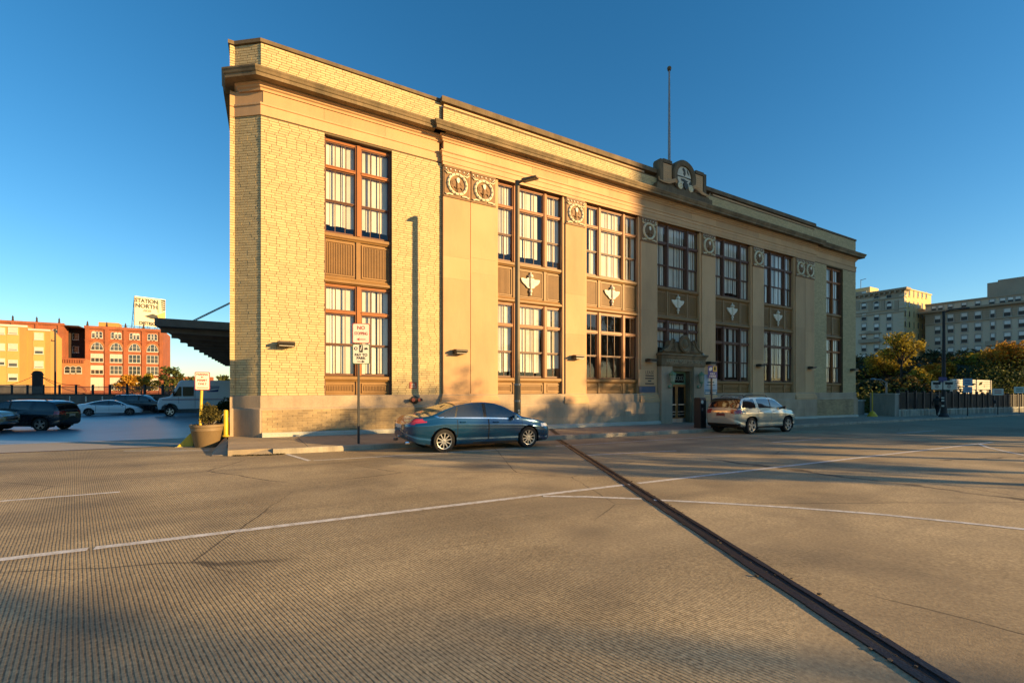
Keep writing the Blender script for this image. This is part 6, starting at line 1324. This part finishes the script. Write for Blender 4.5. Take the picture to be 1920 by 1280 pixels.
on_sign(r, cc + Vector((-.02, 0, .87)), 'PAY', .13, 0, -.09, M_sgnw, a, 1., .003); on_sign(r, cc + Vector((-.02, 0, .87)), 'HERE', .13, 0, -.21, M_sgnw, a, 1., .003)
c3 = cc + Vector((.03, .14, .27)); a2 = plate(r, c3, nr, .60, .98, M_sblue, 'notice_panel')
for z0_, z1_, mm in ((-.30, -.26, M_steal), (-.48, -.34, M_steal)): poly_on(r, c3, nr, [(-.29, z0_), (.29, z0_), (.29, z1_), (-.29, z1_)], mm, 'notice_band', .003, a2)
for u0, u1, v0, v1, mm in ((-.16, .16, .07, .14, M_steal), (-.20, .20, -.05, -.01, M_steal), (-.26, -.04, -.45, -.37, M_sgnw), (.06, .26, -.45, -.37, M_sgnw)): poly_on(r, c3, nr, [(u0, v0), (u1, v0), (u1, v1), (u0, v1)], mm, 'small_print', .006, a2)
# ---- driveway corner: planters, bollard, permit sign
M_pot = mat('planter_brown', (.20, .135, .065), rough=.6, var=.15, scale=2); M_soil = mat('potting_soil', (.03, .022, .015), rough=1.)
def planter(x, y, label, h=.70, rr=.45):
    g = max(zr(x, y), zl(y)) if y < 18.2 else zl(y); r = thing('planter', (x, y, g), label, 'planter', 'brown planters at the driveway corner')
    b = MB(); b.lathe([(rr * .68, 0), (rr * .72, .03), (rr * .93, h * .72), (rr * .96, h * .74), (rr * .94, h * .78), (rr * .97, h * .88), (rr * 1.02, h * .90), (rr * 1.02, h), (rr * .93, h), (rr * .90, h * .86)], (x, y, g), n=28, cap=False); b.lathe([(rr * .68, .001), (0, .001)], (x, y, g), n=28); part(r, 'pot', b, M_pot, smooth=35)
    b = MB(); b.lathe([(rr * .92, h * .88), (0, h * .9)], (x, y, g), n=20, cap=False); part(r, 'soil', b, M_soil); return g + h * .88
PLZ = planter(-.62, 17.55, 'round brown planter holding the permit sign and a leafy shrub'); PLZ2 = planter(-.24, 18.95, 'second brown planter half hidden behind the first, against the corner')
x, y = -.12, 17.86; g0 = zs(0, 17.8)
def bollard(x, y, g0, h, label):
    r = thing('bollard', (x, y, g0), label, 'bollard'); b = MB(); b.lathe([(.075, 0), (.075, h - .05), (.06, h - .015), (0, h)], (x, y, g0 - .02), n=14); part(r, 'post', b, M_yel, smooth=35); b = MB(); b.lathe([(.11, 0), (.11, .03), (.08, .05)], (x, y, g0 - .01), n=14); part(r, 'base_collar', b, M_yel); return r
bollard(x, y, g0 + .02, .88, 'yellow steel bollard guarding the chamfered brick corner')
r = thing('chain_rail', (-.5, 17.8, PLZ), 'thin pale rail between the planter and the yellow bollard', 'rail'); b = MB(); b.tube([(-.55, 17.6, PLZ - .02), (-.13, 17.84, g0 + .78)], .016, 6); part(r, 'bar', b, M_galv); b = MB(); b.blob((-.13, 17.83, g0 + .78), .03); part(r, 'clamp', b, M_galv)
px_, py_ = -.80, 17.50
r = thing('permit_sign_post', (px_, py_, PLZ), 'yellow post with a PARKING BY PERMIT ONLY sign standing in the planter', 'sign post')
b = MB(); b.tube([(px_, py_, PLZ - .3), (px_ + .06, py_, .30)], .04, 8); part(r, 'post', b, M_yel)
nr = (-.1, -1.); c1 = Vector((px_ + .07, py_ - .05, .28)); a = bordered(r, c1, nr, .40, .56, M_sred)
for s, sz, dv, sx in (('PARKING', .085, .20, .86), ('BY', .06, .115, 1.), ('PERMIT', .09, .02, .92), ('ONLY', .09, -.09, .95)): on_sign(r, c1, s, sz, 0, dv, M_sred, a, sx, .002)
poly_on(r, c1, nr, [(-.15, -.215), (.15, -.215), (.15, -.195), (-.15, -.195)], M_sred, 'small_print', .006, a)
r = thing('yellow_wedge', (-1.05, 17.95, zr(-1, 17.95)), 'yellow concrete wheel wedge beside the planter', 'wedge'); g0 = zr(-1.05, 18)
b = MB(); b.hexa([(-1.42, 17.75, g0), (-.98, 17.75, g0), (-.98, 18.1, g0), (-1.42, 18.1, g0)], [(-1.08, 17.85, g0 + .40), (-.99, 17.85, g0 + .46), (-.99, 18.0, g0 + .46), (-1.08, 18.0, g0 + .40)]); part(r, 'wedge', b, M_yel, bevel=.01); b = MB(); b.box(-1.45, -.96, 17.72, 18.13, g0 - .02, g0 + .02); part(r, 'base', b, M_conc)
# ---- far right: barrier post, small lamp, tall lamp, sign posts, meter
p = Vector((42.7, 17.0)); g0 = zs(p.x, p.y); r = thing('barrier_post', (p.x, p.y, g0), 'yellow bell-based barrier post in front of the low concrete wall', 'barrier')
b = MB(); b.lathe([(.34, 0), (.34, .05), (.16, .34), (.10, .40), (0, .40)], (p.x, p.y, g0), n=16); part(r, 'base', b, M_yel, smooth=35); b = MB(); b.tube([(p.x, p.y, g0 + .38), (p.x, p.y, g0 + 1.95)], .04, 8); part(r, 'post', b, M_yel)
p = at(1662, 752, 46); r = thing('small_street_lamp', (p.x, p.y, -4), 'pale curved-arm street lamp rising behind the low concrete wall', 'street lamp')
z1_ = at(0, 716, 46).z; b = MB(); b.tube([(p.x, p.y, -6), (p.x, p.y, z1_)], .09, 8); part(r, 'shaft', b, M_galv)
q = at(1637, 711, 46); b = MB(); b.tube([(p.x, p.y, z1_ - .1), (p.x + (q.x - p.x) * .4, p.y + (q.y - p.y) * .4, z1_ + .25), (q.x, q.y, q.z)], .05, 6); b.tube([(p.x, p.y, z1_ - .55), (p.x + (q.x - p.x) * .55, p.y + (q.y - p.y) * .55, z1_ + .22)], .03, 6); part(r, 'arm', b, M_galv, smooth=True)
b = MB(); b.blob((q.x, q.y, q.z), (.32, .2, .12), 10); part(r, 'lamp_head', b, M_galv, smooth=True)
p = on_road(1795, 785); p = Vector((49.0, 14.62)); g0 = zs(p.x, p.y); TD = p.x * math.sin(YAW) + p.y * math.cos(YAW)
r = thing('tall_street_lamp', (p.x, p.y, g0), 'tall dark tapered street lamp carrying route signs beside the bridge fence', 'street lamp')
zt_ = (731 - 583) * TD / F
b = MB(); b.tube([(p.x, p.y, g0), (p.x, p.y, zt_)], [.16, .09], 10); part(r, 'shaft', b, M_dkpost, smooth=True)
b = MB(); b.lathe([(.34, 0), (.34, .08), (.22, .3), (.19, .9)], (p.x, p.y, g0), n=14); part(r, 'base', b, M_dkpost)
b = MB(); b.tube([(p.x, p.y, zt_ - .1), (p.x + .1, p.y - .35, zt_ + .05), (p.x + .25, p.y - .9, zt_ + .08)], .05, 6); b.hexa([(p.x + .2, p.y - 1.5, zt_ + .02), (p.x + .5, p.y - 1.4, zt_ + .02), (p.x + .4, p.y - .8, zt_ + .02), (p.x + .12, p.y - .85, zt_ + .02)], [(p.x + .22, p.y - 1.45, zt_ + .12), (p.x + .48, p.y - 1.36, zt_ + .12), (p.x + .38, p.y - .84, zt_ + .12), (p.x + .14, p.y - .88, zt_ + .12)]); part(r, 'lamp_head', b, M_dkpost)
nr = (-.97, -.24); nn = Vector((nr[0], nr[1], 0)).normalized()
zat = lambda py: (731 - py) * TD / F
plate(r, (p.x - .2, p.y, zat(712)), nr, .50, .45, M_spur, 'blue_banner')
for s in (-1, 1):
    xx = Vector((-nn.y, nn.x, 0)); c = Vector((p.x - .2, p.y, zat(722))) + xx * (s * .36); pl = plate(r, c, nr, .66, .70, M_sgnw, 'route_shield'); poly_on(r, c, nr, [(-.22, .05), (.22, .05), (.24, .25), (-.24, .25)], M_dkpost, 'shield_band', .002, pl)
    lettering(r, '83' if s > 0 else '1', .30, c + nn * .004 + Vector((0, 0, -.12)), nr, M_sblk, parent=pl) if False else poly_on(r, c, nr, [(.13 * math.cos(t), -.10 + .16 * math.sin(t)) for t in [R(i * 36) for i in range(10)]], M_galv, 'shield_number', .002, pl)
for k, py in enumerate((747, 752, 762)): poly_on(r, Vector((p.x - .2, p.y, zat(py))), nr, [(-.08, 0), (.08, 0), (.08, .12), (-.08, .12)], M_sgnw, 'sticker')
def sign_post(px, pyb, py0, py1, panels, label, Yp=14.65, hd=None):
    d = ray(px, HY); t = Yp / d.y; x, y = d.x * t, Yp; g0 = zs(x, y); dep = t
    r = thing('sign_post', (x, y, g0), label, 'sign post'); zt2 = (731 - py0) * dep / F
    b = MB(); b.box(x - .03, x + .03, y - .03, y + .03, g0 - .05, zt2); part(r, 'post', b, M_dkpost)
    for (a, c, w_, m1, m2) in panels:
        z0_, z1_ = (731 - c) * dep / F, (731 - a) * dep / F; q = bordered(r, (x - .045, y - .02, (z0_ + z1_) / 2), (-.95, -.31), w_, z1_ - z0_, m1, m2)
        ln = (z1_ - z0_)
        for k in range(2): poly_on(r, Vector((x - .045, y - .02, (z0_ + z1_) / 2)), (-.95, -.31), [(-w_ * .3, ln * (.12 - .3 * k)), (w_ * .3, ln * (.12 - .3 * k)), (w_ * .3, ln * (.24 - .3 * k)), (-w_ * .3, ln * (.24 - .3 * k))], m1, 'sign_lines', .006, q)
    return x, y, g0
sign_post(1814, 785, 709, 0, ((709, 723.5, .62, M_spur, M_sblue), (724.5, 736, .58, M_spur, M_sblue)), 'post with two stacked violet and white parking signs beyond the tall lamp')
sign_post(1871, 784, 728, 0, ((728, 741, .78, M_sred, M_sgnw),), 'post with one square white restriction sign beside the parking meter')
sign_post(1911, 782, 724.5, 0, ((724.5, 737, .80, M_sgreen, M_sgnw),), 'post with a white and green sign beyond the parking meter')
d = ray(1866, HY); t = 14.65 / d.y; x, y = d.x * t, 14.65; g0 = zs(x, y); r = thing('parking_meter', (x, y, g0), 'single-head grey parking meter at the kerb by the bridge', 'parking meter')
b = MB(); b.tube([(x, y, g0), (x, y, g0 + 1.05)], .035, 8); part(r, 'post', b, M_galv); b = MB(); b.lathe([(.05, 0), (.11, .04), (.12, .2), (.10, .3), (0, .36)], (x, y, g0 + 1.04), n=12); part(r, 'meter_head', b, M_dkpost, smooth=True); b = MB(); b.box(x - .13, x - .10, y - .05, y + .05, g0 + 1.18, g0 + 1.28); part(r, 'display', b, M_wdk)
# ---- walker on the bridge sidewalk, dark clothes, striding to the right
def walker(x, y, rz):
    g0 = zs(x, y); r = thing('person', (x, y, g0), 'person in dark clothes striding along the bridge sidewalk beside the fence', 'person')
    J = dict(pel=(0, 0, .95), chest=(.03, 0, 1.30), neck=(.04, 0, 1.48), head=(.06, 0, 1.60), top=(.05, 0, 1.72), hl=(.0, .1, .92), kl=(.22, .1, .52), al=(.30, .1, .10), tl=(.46, .1, .04), hr=(.0, -.1, .92), kr=(-.02, -.1, .50), ar=(-.34, -.1, .16), tr=(-.26, -.1, .04),
             sl=(.03, .2, 1.42), el=(-.14, .25, 1.16), wl=(-.06, .26, .92), fl=(-.02, .26, .84), sr=(.03, -.2, 1.42), er=(.16, -.25, 1.16), wr=(.34, -.22, 1.02), fr=(.42, -.21, 1.0))
    rad = dict(pel=.15, chest=.17, neck=.065, head=.10, top=.07, hl=.10, kl=.07, al=.05, tl=.04, hr=.10, kr=.07, ar=.05, tr=.04, sl=.075, el=.055, wl=.045, fl=.035, sr=.075, er=.055, wr=.045, fr=.035)
    E = [('pel', 'chest'), ('chest', 'neck'), ('neck', 'head'), ('head', 'top'), ('pel', 'hl'), ('hl', 'kl'), ('kl', 'al'), ('al', 'tl'), ('pel', 'hr'), ('hr', 'kr'), ('kr', 'ar'), ('ar', 'tr'), ('chest', 'sl'), ('sl', 'el'), ('el', 'wl'), ('wl', 'fl'), ('chest', 'sr'), ('sr', 'er'), ('er', 'wr'), ('wr', 'fr')]
    ks = list(J); me = bpy.data.meshes.new('body'); me.from_pydata([J[k] for k in ks], [(ks.index(a), ks.index(b)) for a, b in E], [])
    setm(me, mat('dark_clothes', (.016, .016, .018), rough=.9)); ob = bpy.data.objects.new('body', me); COL.objects.link(ob); ob.parent = r
    ob.modifiers.new('skin', 'SKIN'); sv = me.skin_vertices[0].data
    for i, k in enumerate(ks): sv[i].radius = (rad[k], rad[k]); sv[i].use_root = (k == 'pel')
    ss = ob.modifiers.new('sub', 'SUBSURF'); ss.levels = 2; ss.render_levels = 2
    b = MB(); b.blob((.045, 0, 1.63), (.105, .095, .11), 10); part(r, 'hair', b, M_sblk, local=True, smooth=True)
    b = MB(); b.blob((.125, 0, 1.585), (.035, .055, .07), 8); b.blob((.165, 0, 1.58), (.012, .012, .02), 6); part(r, 'face', b, mat('skin', (.16, .09, .06), rough=.6), local=True, smooth=True)
    b = MB(); b.hexa([(-.20, -.13, .92), (.16, -.15, .92), (.16, .15, .92), (-.20, .13, .92)], [(-.13, -.18, 1.42), (.14, -.18, 1.42), (.14, .18, 1.42), (-.13, .18, 1.42)]); part(r, 'jacket', b, M_sblk, local=True, bevel=.05)
    r.rotation_euler = (0, 0, rz)
d = ray(1757, HY); t = 15.5 / d.y; walker(d.x * t, 15.5, 0)
# ================================================================ plants
def leaf_mat(name, c1, c2, c3=None):
    m = bpy.data.materials.new(name); m.use_nodes = True; t = m.node_tree; L = t.links; b = t.nodes['Principled BSDF']; o = t.nodes['Material Output']
    ge = N(t, 'ShaderNodeNewGeometry'); oi = N(t, 'ShaderNodeObjectInfo'); cr = N(t, 'ShaderNodeValToRGB'); cr.color_ramp.elements[0].color = (*c1, 1); cr.color_ramp.elements[1].color = (*c2, 1)
    if c3: e = cr.color_ramp.elements.new(.55); e.color = (*c3, 1)
    L.new(ge.outputs['Random Per Island'], cr.inputs[0]); b.inputs['Roughness'].default_value = .7; b.inputs['Specular IOR Level'].default_value = .2
    tr = N(t, 'ShaderNodeBsdfTranslucent'); mx = N(t, 'ShaderNodeMixShader'); mx.inputs[0].default_value = .3
    L.new(cr.outputs[0], b.inputs['Base Color']); L.new(cr.outputs[0], tr.inputs[0]); L.new(b.outputs[0], mx.inputs[1]); L.new(tr.outputs[0], mx.inputs[2]); L.new(mx.outputs[0], o.inputs[0]); return m
M_bark = mat('dark_bark', (.045, .032, .022), rough=.95, var=.3, scale=3, bump=.5, bscale=12)
ML_yel = leaf_mat('yellow_leaves', (.12, .10, .018), (.52, .37, .035), (.30, .24, .026))
ML_ora = leaf_mat('orange_leaves', (.26, .12, .015), (.58, .34, .035), (.45, .22, .022))
ML_dkg = leaf_mat('dark_green_leaves', (.012, .022, .010), (.035, .055, .018))
ML_grn = leaf_mat('olive_leaves', (.035, .05, .012), (.13, .13, .025), (.07, .085, .018))
ML_brn = leaf_mat('brown_scrub_leaves', (.022, .02, .008), (.12, .085, .018), (.055, .05, .014))
def leaves(mb, c, rad, n, size, rg, shell=.5):
    for _ in range(n):
        while True:
            v = Vector((rg.uniform(-1, 1), rg.uniform(-1, 1), rg.uniform(-1, 1)))
            if v.length < 1: break
        v = v.normalized() * (shell + (1 - shell) * rg.random()) if rg.random() < .75 else v
        p = Vector((c[0] + v.x * rad[0], c[1] + v.y * rad[1], c[2] + v.z * rad[2])); s = size * rg.uniform(.6, 1.25)
        a = Vector((rg.gauss(0, 1), rg.gauss(0, 1), rg.gauss(0, .7))).normalized(); b = a.cross(Vector((rg.gauss(0, 1), rg.gauss(0, 1), rg.gauss(0, 1)))).normalized()
        mb.v += [tuple(p - a * s), tuple(p + b * s * .55 - a * s * .1), tuple(p + a * s), tuple(p - b * s * .55 + a * s * .1)]; k = len(mb.v); mb.f.append((k - 4, k - 3, k - 2, k - 1)); mb.m.append(0)
def tree(x, y, g, h, cr, label, lm, seed, name='tree', group=None, trunk=.18, clear=.35, n=2600, leaf=.16, lobes=11, crz=None, cat='tree', lean=(0, 0), kind=None):
    """tapered trunk that forks into limbs; leaf-sized faces clumped round the limb ends"""
    rg = random.Random(seed); r = thing(name, (x, y, g), label, cat, group); tm = MB(); cm = MB(); crz = crz or h * (1 - clear) / 2
    cz = g + h - crz; fork = g + h * clear; f = Vector((x + lean[0] * h * .3, y + lean[1] * h * .3, fork))
    tm.tube([(x, y, g - .3), (x + lean[0] * h * .1, y + lean[1] * h * .1, g + h * clear * .5), tuple(f)], [trunk * 1.25, trunk, trunk * .85], 9)
    for k in range(lobes):
        a = 2 * math.pi * (k * .618 + rg.uniform(-.05, .05)); e = rg.uniform(-.75, .95); q = math.sqrt(max(0, 1 - e * e)) * rg.uniform(.55, .95)
        tip = Vector((x + lean[0] * h * .5 + cr * q * math.cos(a), y + lean[1] * h * .5 + cr * q * math.sin(a), cz + crz * e * .75)); mid = f.lerp(tip, .5) + Vector((rg.uniform(-.1, .1) * cr, rg.uniform(-.1, .1) * cr, .12 * crz))
        tm.tube([tuple(f), tuple(mid), tuple(tip)], [trunk * .55, trunk * .32, trunk * .10], 6)
        s = rg.uniform(.26, .50); leaves(cm, tip, (cr * s, cr * s, crz * s * .8), int(n / lobes * .62), leaf, rg, .3); leaves(cm, mid, (cr * .34, cr * .34, crz * .3), int(n / lobes * .16), leaf, rg, .2); leaves(cm, tip.lerp(f, .25) + Vector((rg.uniform(-.3, .3) * cr, rg.uniform(-.3, .3) * cr, rg.uniform(-.1, .4) * crz)), (cr * .55, cr * .55, crz * .45), int(n / lobes * .22), leaf, rg, .1)
        for j in range(2): t2 = tip + Vector((rg.uniform(-.4, .4) * cr, rg.uniform(-.4, .4) * cr, rg.uniform(-.3, .35) * crz)); tm.tube([tuple(mid), tuple(t2)], [trunk * .2, trunk * .06], 5)
    part(r, 'trunk', tm, M_bark, smooth=40); part(r, 'crown', cm, lm, fix=False); return r
def bush(x, y, g, rx, ry, h, label, lm, seed, n=1500, leaf=.2, name='bush', group=None, lobes=7):
    rg = random.Random(seed); r = thing(name, (x, y, g), label, 'bush', group); cm = MB(); sm = MB()
    for k in range(lobes):
        a = rg.uniform(0, 6.28); q = rg.uniform(.15, .7); c = (x + rx * q * math.cos(a), y + ry * q * math.sin(a), g + h * rg.uniform(.35, .75)); leaves(cm, c, (rx * rg.uniform(.3, .55), ry * rg.uniform(.3, .55), h * rg.uniform(.2, .36)), n // lobes, leaf, rg, .25)
        sm.tube([(x + rg.uniform(-.1, .1) * rx, y + rg.uniform(-.1, .1) * ry, g - .1), c], [.02 + .006 * h, .012], 5)
    part(r, 'foliage', cm, lm, fix=False); part(r, 'stems', sm, M_bark); return r
ML_pl = leaf_mat('dusty_olive_leaves', (.03, .032, .012), (.15, .12, .03), (.08, .07, .02))
# planter shrubs
bush(-.54, 17.60, PLZ, .36, .34, .74, 'leafy olive shrub in the nearer brown planter', ML_pl, 3, n=3000, leaf=.04, name='planter_shrub', lobes=16)
bush(-.24, 18.95, PLZ2, .36, .36, .95, 'darker shrub in the second planter against the corner', ML_dkg, 4, n=1800, leaf=.05, name='planter_shrub', lobes=10)
# left: small autumn trees before the warehouse and under the canopy
for i, (px, dep, top, hh, cr, lm, lb) in enumerate(((240, 150, 700, 8, 3.4, ML_ora, 'rust-leaved small tree before the warehouse shopfronts'), (268, 155, 697, 8.5, 4.0, ML_yel, 'yellow-leaved small tree before the warehouse end bay'), (318, 150, 686, 10, 4.2, ML_grn, 'dark pointed tree beside the warehouse corner'), (345, 160, 697, 8.5, 3.8, ML_grn, 'low green tree beyond the canopy end'), (398, 110, 700, 7.5, 4.0, ML_yel, 'yellow-green tree showing under the canopy above the mail van'), (425, 105, 702, 7.5, 3.5, ML_grn, 'green tree under the canopy against the building flank'))):
    p = at(px, 731, dep); z = at(px, top, dep).z; tree(p.x, p.y, z - hh - 2, hh + 2, cr, lb, lm, 40 + i, n=1500, leaf=.42, clear=.25, lobes=9)
p = at(350, 715, 190); b = MB(); b.box(p.x - 6, p.x + 9, p.y, p.y + 8, ZG, at(0, 706, 190).z); solo('small_brick_house', b, M_redb, 'small flat-roofed red brick house far behind the permit sign', 'house')
# right: bank of scrub, bushes and trees in autumn colour
rg = random.Random(99); sc = MB()
for i in range(420):
    x = rg.uniform(66, 150); y = rg.uniform(19.5, 74)
    if y / x < .20 or y / x > .50: continue
    z = hz_(x, y); s = rg.uniform(1.0, 2.0); leaves(sc, (x, y, z + s * .5), (s * 1.2, s * 1.2, s * .9), 60, .34, rg)
solo('scrub', sc, ML_brn, kind='stuff')
sc = MB()
for i in range(150):
    x = rg.uniform(62, 118); y = rg.uniform(19.0, 30)
    z = hz_(x, y) if x > 72 else -4.0; s = rg.uniform(1.6, 3.0) + max(0, (84 - x) * .05); leaves(sc, (x, y, z + s * .6), (s * .9, s * .9, s), 120, .22, rg, .2)
solo('undergrowth', sc, ML_grn, kind='stuff')
RT_ = [ # px, depth, top py, crown radius, height, material, label
 ('tree', 1690, 92, 618, 3.6, 11.5, ML_yel, 'tall forked tree with thin yellow leaves before the sunlit hotel flank', .40, 900),
 ('tree', 1664, 98, 652, 3.6, 8, ML_yel, 'yellow-green tree beside the forked tree on the bank', .2, 1500),
 ('bush', 1748, 88, 684, 2.6, 4.2, ML_ora, 'orange shrub glowing on the bank below the long hotel', 0, 1700),
 ('bush', 1768, 92, 680, 2.4, 4.2, ML_ora, 'smaller orange shrub next to the dark evergreen', 0, 1500),
 ('bush', 1722, 86, 690, 2.4, 4.5, ML_yel, 'yellow shrub beneath the forked tree', 0, 1500),
 ('bush', 1652, 110, 668, 2.6, 4.5, ML_dkg, 'dark evergreen shrub before the tall hotel', 0, 1500),
 ('bush', 1752, 112, 658, 3.4, 5.2, ML_dkg, 'broad dark evergreen against the long hotel wall', 0, 1700),
 ('bush', 1826, 96, 660, 4.2, 6.0, ML_yel, 'big golden shrub mass behind the tall street lamp', 0, 2400),
 ('bush', 1862, 92, 656, 4.2, 6.2, ML_yel, 'golden shrub below the hotel balcony', 0, 2400),
 ('bush', 1806, 100, 668, 3.2, 4.8, ML_yel, 'olive-gold shrub just beside the tall street lamp', 0, 1800),
 ('tree', 1903, 86, 628, 4.4, 11, ML_ora, 'bright orange tree at the end of the golden shrubs', .25, 2800),
 ('tree', 1945, 84, 640, 4.4, 10, ML_ora, 'orange tree beyond the bright orange one', .25, 2000),
 ('bush', 1624, 105, 694, 3.4, 4.5, ML_brn, 'rusty brown shrub beside the post office end wall', 0, 1500),
 ('bush', 1690, 80, 705, 3.2, 4.0, ML_brn, 'dull brown shrub low on the bank behind the small lamp', 0, 1500),
 ('bush', 1640, 78, 712, 3.0, 4.0, ML_dkg, 'dark low shrub behind the low concrete wall', 0, 1500),
 ('bush', 1730, 74, 716, 3.0, 3.6, ML_brn, 'dark shrub low behind the bridge fence', 0, 1300),
 ('bush', 1890, 78, 690, 3.2, 4.5, ML_grn, 'olive shrub below the orange trees', 0, 1500)]
for i, (kd, px, dep, top, cr, hh, lm, lb, cl, n) in enumerate(RT_):
    p = at(px, 731, dep); z = at(px, top, dep).z; g = z - hh
    if kd == 'tree': tree(p.x, p.y, g, hh, cr, lb, lm, 60 + i, n=int(n * 2.4), leaf=.25, clear=cl, lobes=19, trunk=.24)
    else: bush(p.x, p.y, g, cr, cr, hh, lb, lm, 60 + i, n=int(n * 2.4), leaf=.31, lobes=20)
# dry leaves drifted in the gutter at the dropped corner
rg = random.Random(5); lf = MB()
for _ in range(420):
    t = rg.random(); x = .05 + 1.25 * t; y = KERB_Y - .03 - abs(rg.gauss(0, .06)) + .25 * (1 - t) ** 2 * (x < .9); z = zr(x, y) + .008 + rg.uniform(0, .02); s = rg.uniform(.012, .03); a = rg.uniform(0, 6.28); u = Vector((math.cos(a), math.sin(a), rg.uniform(-.5, .5))) * s; v = Vector((-math.sin(a), math.cos(a), rg.uniform(-.5, .5))) * s * .6
    p = Vector((x, y, z)); lf.add([p - u, p + v, p + u, p - v], [(0, 1, 2, 3)])
solo('dry_leaves', lf, ML_brn, kind='stuff')
# ================================================================ across the street, behind the lens: what shades the road
def sunline(u, y): return u - .9325 * y          # X where the sun line u crosses y
for i, (u, y, h, cr, cl, n, lb) in enumerate(((20.4, -11, 10.3, 2.3, .46, 2400, 'tall street tree across the road, first of the row'), (23.4, -11.5, 10.7, 2.4, .45, 2600, 'tall street tree across the road, second of the row'), (26.6, -11, 9.8, 2.5, .44, 2600, 'tall street tree across the road, third of the row'), (29.6, -12, 10.4, 2.5, .44, 2600, 'tall street tree across the road, fourth of the row'), (32.6, -12, 12.4, 2.6, .40, 2800, 'tallest street tree across the road, fifth of the row'), (17.0, -10.5, 7.0, 1.3, .55, 600, 'thin young street tree at the end of the row'), (14.6, -10, 6.6, 1.2, .55, 500, 'thinnest young street tree across the road'))):
    x = sunline(u, y); tree(x, y, zr(x, y), h, cr, lb, ML_grn, 200 + i, name='street_tree', group='street trees across the road', n=n, leaf=.14, clear=cl, lobes=12, trunk=.2)
for i, (u, y, h, cr, n, lb) in enumerate(((-5.5, -30, 14.5, 3.2, 2900, 'round broad tree farthest across the road'), (-1.6, -30, 14.2, 3.0, 2800, 'middle broad tree across the road'), (2.0, -31, 13.6, 2.3, 1100, 'narrow broad-leaved tree nearest the thin street trees'))):
    x = sunline(u, y); tree(x, y, zr(x, y), h, cr, lb, ML_grn, 300 + i, name='broad_tree', group='broad trees across the road', n=n, leaf=.22, clear=.12, lobes=14, trunk=.28, crz=h * .44)
fb_ = thing('office_tower', (110, -60, -2.8), 'tall brick office tower across the road beyond the street trees', 'building'); e0 = sunline(33.6, -50); e1 = sunline(33.6, -74)
b = MB(); b.hexa([(e0, -50, -4), (e1 + .4, -74, -4), (e1 + 34, -74, -4), (e0 + 56, -50, -4)][::-1], [(e0, -50, 40), (e1 + .4, -74, 40), (e1 + 34, -74, 40), (e0 + 56, -50, 40)][::-1]); part(fb_, 'wall', b, M_redb)
b = MB(); b.box(e0 + .5, e0 + 56, -49.999, -49.6, 38.6, 40.2); part(fb_, 'cornice', b, M_gst2)
wme = mesh('window', MB().box(-.9, .9, -.05, .06, -1.1, 1.1), M_wdk)
for j in range(10):
    for i in range(14): share(fb_, 'window', wme, (e0 + 3 + 3.8 * i - 110, -49.98 + 60, 3 + 3.6 * j - 2 + 2.8))
